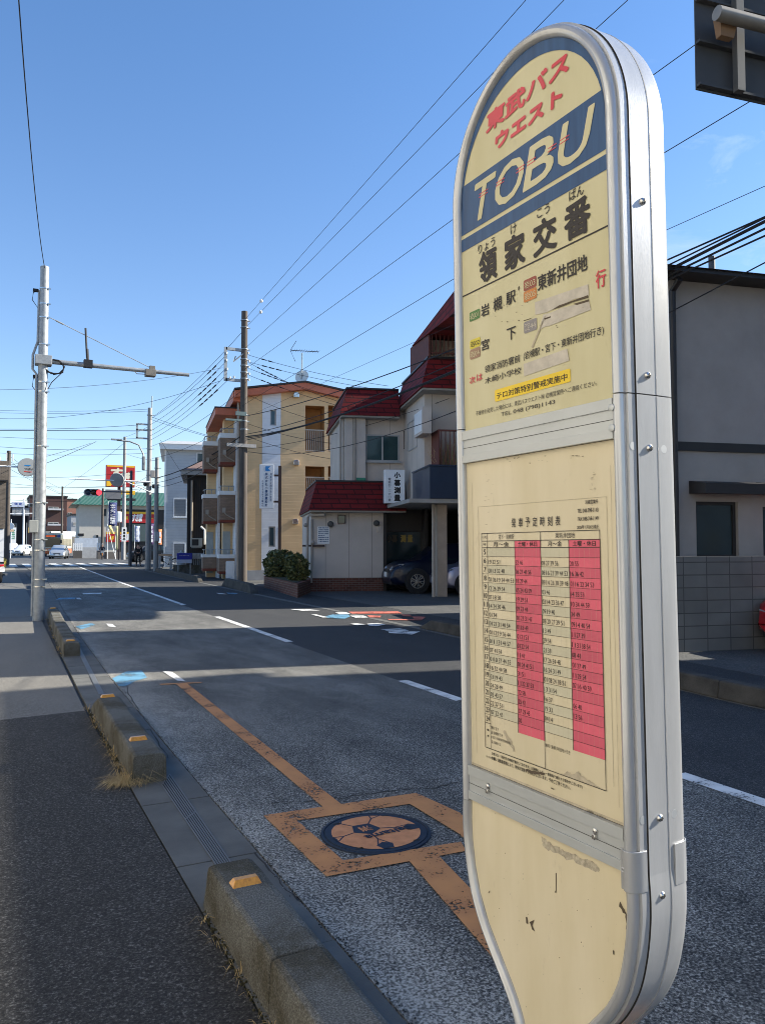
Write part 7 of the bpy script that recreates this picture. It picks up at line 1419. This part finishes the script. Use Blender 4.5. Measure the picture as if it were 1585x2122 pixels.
# gantry place-name sign with signals
F = Fy(125); t = thing('gantry_sign', 'pale place name sign above grey lattice boards on a bent white post', 'sign', F(F.s(49), 0, 0)); mb = MB(); c = [onY(x, y, 125) for x, y in ((49, 1140), (50, 1068), (50, 1034))]; mb.tube([Vector((c[0].x, 125, 0)), c[1], c[2]], [.16, .13, .1], 10); mb.tube([onY(12, 1042, 125), onY(75, 1045, 125)], .09, 8); mb.tube([onY(14, 1065, 125), onY(68, 1064, 125)], .09, 8); mb.tube([onY(26, 1049, 125), onY(12, 1055, 125)], .08, 8); mb.build('post', M_white, t)
s0, z1 = F.p(25, 1040, .2); s1, z0 = F.p(52, 1051, .2); bo = part('name_board', mat('pale_blue_board', (.55, .60, .70), .5), t, (s0, s1, .12, .2, z0, z1), F=F); mb = MB(); text(mb, '領 家', F, s0 + .35, s1 - .35, z0 + .28, z1 - .1, .204, 0, .02); text(mb, 'Ryoke', F, s0 + .75, s1 - .75, z0 + .06, z0 + .2, .204, 0, .01); mb.build('lettering', mat('name_blue', (.03, .06, .30), .5), bo, recalc=False)
for x0, x1 in ((25, 32), (33, 51), (52, 60)): part('lattice_board', mat('grey_lattice', (.30, .31, .32), .6), t, (F.s(x0), F.s(x1), -.1, .05, F.z(40, 1068), F.z(40, 1052)), F=F)
s0, z1 = F.p(60, 1043, .2); s1, z0 = F.p(76, 1051, .2); ho = part('signal_head', M_galv, t, (s0, s1, .0, .25, z0, z1), F=F, bevel=.1)
for px in (64.5, 72): a = F.s(px, .25); mb = MB(); mb.lathe([(.001, .03), (.24, .02), (.24, 0)], axis_matrix(F(a, .252, (z0 + z1) / 2), F.n), 16); mb.build('lens', M_black, ho)
# small round road sign, boards, street plates
b = G(22.5, 1157); F = Fy(b.y); t = thing('road_sign', 'round road sign on a white post by the far left corner', 'road sign', (b.x, b.y, 0)); zt_ = F.z(22, 1083); mb = MB(); mb.tube([(b.x, b.y, 0), (b.x, b.y, zt_ + .4)], .045, 10); mb.build('post', M_white, t); mb = MB(); mb.lathe([(.001, 0), (.36, 0), (.37, .02), (.36, .04), (.001, .04)], axis_matrix((b.x - .02, b.y - .05, F.z(22, 1090)), (-.3, -1, 0)), 24); mb.build('disc', M_white, t); part('plate', mat('sign_pale_orange', (.62, .45, .30), .5), t, (b.x - .3, b.x + .3, b.y - .07, b.y - .05, F.z(22, 1102), F.z(22, 1097)))
F = Fy(100); t = thing('blue_direction_sign', 'blue sign with white arrow behind the round road sign', 'road sign', F(F.s(14), 0, 0)); part('board', mat('sign_blue_board', (.05, .13, .40), .5), t, (F.s(12), F.s(20), -.03, 0, F.z(15, 1097), F.z(15, 1081)), F=F); part('post', M_galv, t, (F.s(13), F.s(13) + .1, -.15, -.035, 0, F.z(15, 1082)), F=F)
F = Fy(132); t = thing('info_board', 'white upright information board with green marks behind the cars', 'sign', F(F.s(28), 0, 0)); part('board', M_white, t, (F.s(23), F.s(34), -.2, 0, 0.1, F.z(28, 1093)), F=F); mb = MB(); vtext(mb, '総合案内所', F, F.s(28), F.z(28, 1097), F.z(28, 1118), .5, .01, 0, .02); mb.build('lettering', mat('board_green', (.05, .3, .15), .5), t, recalc=False)
t = thing('yellow_sign', 'small yellow sign board above the road left of the steel pole', 'sign', F(F.s(61), 0, 0)); part('board', M_syel, t, (F.s(59), F.s(64), -.1, 0, F.z(60, 1104), F.z(60, 1093)), F=F); part('post', M_galv, t, (F.s(55), F.s(55) + .1, -.1, 0, 0, F.z(55, 1083)), F=F)
q_ = G(4, 1190); bush((q_.x - .25, q_.y + 6, 0), .55, .9, 900, 'small yellowish shrub behind the motorcycle', leafmat('yellowish_leaves', (.05, .07, .01), (.35, .28, .04)), .07)

# ------------------------------------------------------------------ overhead road sign seen from behind
F = Frame((onY(1442, 187, 4.8).x, 4.8), 9); t = thing('overhead_sign', 'large overhead road sign seen from behind with ribs and a pipe arm', 'road sign', F(1.2, -.3, 0)); zb_ = F.z(1446, 186); zt_ = zb_ + 1.9; s1 = 2.6; M_sb = mat('sign_back_grey', (.055, .058, .062), .75, 0)
part('panel', M_sb, t, (0, s1, -.012, 0, zb_, zt_), F=F)
for a, b in ((.0, .385), (.43, .80), (.84, 1.25)):
    pass
zz = zb_ + .02; k = 0
while zz < zt_: part('rib', M_sb, t, (0, s1, .003, .055, zz, zz + .022), F=F); zz += .40 if k else .40; k += 1
for a in (.36, 1.5): part('brace', mat('brace_steel', (.11, .11, .105), .6, .3), t, (a, a + .085, .058, .12, zb_ - .0, zt_), F=F)
zp = F.z(1505, 32, .25); mb = MB(); a = F.s(1505, .25); mb.tube([F(a, .25, zp), F(4.6, .25, zp)], .062, 18); mb.tube([F(4.6, .25, zp + .4), F(4.6, .25, 0)], .13, 18); mb.build('pipe_arm', mat('brownish_pipe', (.28, .25, .21), .5, .4), t); mb = MB(); mb.hull([F(a + .1, .125, zp - .14), F(a + .24, .125, zp - .14), F(a + .24, .19, zp - .14), F(a + .1, .19, zp - .14)], [F(a + .06, .125, zp + .08), F(a + .28, .125, zp + .08), F(a + .28, .22, zp + .08), F(a + .06, .22, zp + .08)]); mb.build('bracket', mat('rusty_steel', (.22, .13, .07), .8), t)

# ------------------------------------------------------------------ overhead wires
def at_plane(px, py, pl): return onX(px, py, pl[1]) if pl[0] == 'X' else onY(px, py, pl[1])
def wire(label, a, pa, b, pb, r=.010, sag=.15, n=14, bumps=0, name='overhead_wire'):
    A, B = at_plane(*a, pa), at_plane(*b, pb); pts = []
    for k in range(n + 1): u = k / n; p = A.lerp(B, u); p.z -= sag * 4 * u * (1 - u); pts.append(p)
    r *= .72; mb = MB(); mb.tube(pts, r, 5)
    for k in range(bumps): u = .10 + .05 * k; p = A.lerp(B, u); q = A.lerp(B, u + .035); s_ = lambda v: Vector((0, 0, -sag * 4 * v * (1 - v))); mb.tube([p + s_(u), q + s_(u + .035)], [r * 3.6, r * 2.2], 6)
    o = mb.build(name, M_wire); tag(o, label, 'wire', 'overhead wires'); return A, B
YP = ('Y', P1.y); X9 = ('X', 9.2)
def balls(pts, lab):
    for (px, py, pl) in pts: p = at_plane(px, py, pl); mb = MB(); mb.sphere(p, .06, 0, 10); o = mb.build('wire_insulator', M_white); tag(o, lab % len(lab), 'insulator') if '%' in lab else tag(o, lab, 'insulator')
A_, B_ = wire('first thin wire from the brown pole top to the sky left of the bus sign', (508, 662), YP, (1089, 0), X9, .010, 0)
mb = MB(); mb.sphere(A_.lerp(B_, .12), .07, 0, 10); tag(mb.build('wire_insulator', M_white), 'white insulator on the first thin wire by the brown pole top', 'insulator')
A_, B_ = wire('second thin wire from the brown pole rising to the top edge behind the sign', (508, 680), YP, (1168, 0), X9, .010, 0)
mb = MB(); mb.sphere(A_.lerp(B_, .11), .07, 0, 10); tag(mb.build('wire_insulator', M_white), 'white insulator on the second thin wire by the brown pole', 'insulator')
wire('third thin wire from the brown pole passing behind the rounded sign top', (508, 722), YP, (1300, 0), X9, .010, 0)
wire('fourth wire from the brown pole reappearing below the overhead road sign', (510, 764), YP, (1446, 88), X9, .010, .0)
wire('fifth wire crossing the sky above the red roofs to the right edge', (500, 842), YP, (1590, 188), X9, .010, .0)
wire('faint wire dropping right of the bus sign above the grey house', (520, 860), ('Y', 34), (1590, 383), X9, .007, .0)
for k, (ya, yb, r_, lab) in enumerate(((905, 455, .034, 'thick black cable bundle sweeping from the brown pole to the right edge'), (908, 470, .024, 'second thick black cable twisted along the big cable bundle'), (900, 448, .018, 'thinner cable lashed above the big cable bundle'), (912, 485, .02, 'black cable hanging just below the big cable bundle'))): wire(lab, (510, ya), ('Y', P1.y - .3), (1592, yb), X9, r_, .55 - .06 * k)
wire('single black cable above the cable bundle in front of the maroon roof', (510, 862), ('Y', P1.y - .3), (1592, 446), X9, .02, .35)
wire('thin cable drooping across the window of the red roof house to the grey eave', (514, 936), ('Y', P1.y - .3), (1592, 540), X9, .014, .95)
wire('slack service cable from the brown pole down to the red roof house wall', (514, 930), ('Y', P1.y - .3), (930, 826), ('X', 12.4), .012, .25)
for k, (p, q, lab, bm_) in enumerate((((516, 736), (805, 800), 'upper service wire from the brown pole right towards the maroon roof', 2), ((516, 750), (820, 812), 'second service wire from the brown pole right towards the maroon roof', 3), ((517, 752), (705, 833), 'service wire with black sleeves running to the yellow gable', 5), ((517, 764), (790, 846), 'sleeved service wire below the gable dish', 5), ((517, 778), (785, 862), 'lowest sleeved service wire across the yellow wall', 4), ((514, 818), (690, 880), 'wire falling over the white strip of the yellow wall', 0), ((514, 878), (700, 920), 'low wire crossing the yellow wall towards the railings', 0), ((514, 905), (712, 955), 'lowest thin wire across the yellow wall', 0))): wire(lab, p, YP, q, ('Y', P1.y - 5), .012, .12, bumps=bm_)
Y2 = ('Y', P2.y)
for k, (p, q, bp_, lab) in enumerate((((500, 690), (320, 862), 0, 'thin wire from the brown pole shoulder down to the grey lamp pole'), ((470, 735), (312, 868), 2, 'upper wire from the crossarm frame to the grey lamp pole'), ((470, 748), (312, 880), 2, 'second wire from the crossarm frame to the grey lamp pole'), ((470, 762), (312, 893), 4, 'sleeved wire from the crossarm frame to the grey lamp pole'), ((470, 776), (312, 903), 4, 'lower sleeved wire from the crossarm frame to the grey lamp pole'), ((474, 786), (312, 912), 4, 'lowest sleeved wire from the crossarm frame to the grey lamp pole'), ((498, 812), (314, 925), 0, 'slack thin wire below the crossarm frame'), ((498, 870), (316, 950), 0, 'thin wire from the clamp box to the grey lamp pole'))): wire(lab, p, YP, q, Y2, .014, .25, bumps=bp_)
for k, (p, q, r_, sg, lab) in enumerate((((498, 905), (326, 990), .035, .25, 'thick cable bundle from the brown pole to the short pole'), ((498, 915), (326, 1000), .022, .3, 'second thick cable to the short pole under the bundle'), ((498, 925), (326, 1010), .018, .35, 'third cable drooping to the short pole'))): wire(lab, p, YP, q, ('Y', P3.y), r_, sg)
wire('slack guy wire slanting down before the white house', (333, 912), ('Y', P3.y), (386, 995), ('Y', 45.2), .014, 0)
lefts = [((-12, 808), 60, (300, 806), .10), ((300, 806), None, (470, 760), 0)]
for k, (p, Ya, q, Yb, r_, sg, lab) in enumerate((
    ((-12, 808), 30, (462, 762), 33, .010, .22, 'long wire sagging from the left edge to the crossarm frame'),
    ((-12, 850), 56, (306, 848), P2.y, .014, .1, 'upper level wire from the left edge to the grey lamp pole top'), ((-12, 855), 58, (306, 852), P2.y, .014, .1, 'second level wire from the left edge to the grey lamp pole'),
    ((-12, 889), 58, (284, 881), P2.y, .018, .1, 'level wire meeting the upper bracket of the grey lamp pole'), ((-12, 892), 58, (284, 893), P2.y, .03, .0, 'heavier level cable meeting the middle bracket of the grey lamp pole'),
    ((-12, 905), 58, (284, 909), P2.y, .016, .1, 'level wire meeting the lower bracket of the grey lamp pole'), ((-12, 867), 40, (455, 790), P1.y, .012, .5, 'wire sagging past the steel pole towards the brown pole'),
    ((-12, 925), 60, (305, 930), P2.y, .018, .15, 'low sleeved wire from the left edge passing the steel pole'), ((-12, 938), 60, (305, 939), P2.y, .014, .15, 'thin low wire above the round sign'),
    ((-12, 971), 46, (190, 918), 60, .018, .1, 'cable crossing the round sign and rising right'), ((96, 960), 50, (200, 915), 60, .024, .05, 'short thick cable rising from the steel pole'),
    ((-12, 985), 70, (305, 975), P2.y, .016, .3, 'wire crossing the sky just under the round sign'), ((-12, 998), 80, (300, 1000), 80, .02, .5, 'wire slanting behind the detector arm'),
    ((-12, 1008), 100, (330, 1003), 90, .024, .3, 'distant wire above the red signal'), ((-12, 1024), 120, (330, 1010), 90, .026, .3, 'distant wire passing behind the red signal'),
    ((-12, 1034), 130, (330, 1033), 110, .03, .4, 'lowest distant wire over the apartments'), ((14, 940), 66, (130, 1013), 135, .02, .3, 'wire from the left dark pole out to the distant pole'),
    ((14, 950), 66, (130, 1022), 135, .02, .3, 'second wire from the left dark pole out to the distant pole'), ((14, 968), 66, (175, 1040), 120, .02, .3, 'lower wire from the left dark pole slanting right'),
    ((262, 905), 84, (306, 885), P2.y, .016, .05, 'short wire from the thin pole top to the grey lamp pole'), ((258, 918), 84, (130, 1012), 135, .02, .2, 'wire from the thin pole away to the distant pole'),
    ((325, 955), P3.y, (262, 940), 84, .016, .1, 'wire from the short pole back to the thin pole'), ((325, 975), P3.y, (262, 1010), 84, .016, .1, 'drooping wire from the short pole to the thin pole'),
    ((312, 1000), P2.y, (256, 1030), 84, .016, .2, 'wire looping from the grey lamp pole behind the green roof'), ((310, 862), P2.y, (440, 905), 45, .016, .05, 'wire from the grey lamp pole top to the balconies'),
    ((310, 868), P2.y, (470, 915), 40, .014, .05, 'second wire from the grey lamp pole top to the balconies'))): wire(lab, p, ('Y', Ya), q, ('Y', Yb), r_, sg)
A_ = Vector((sp.location.x + .0, sp.location.y, Fy(sp.location.y).z(92, 556)))
q_ = onY(39, -10, 9); mb = MB(); pts = []
for k in range(17): u = k / 16; p = A_.lerp(q_, u); p.z -= .35 * 4 * u * (1 - u); pts.append(p)
mb.tube(pts, .008, 5); tag(mb.build('overhead_wire', M_wire), 'single wire rising from the steel pole top out of the picture', 'wire', 'overhead wires')
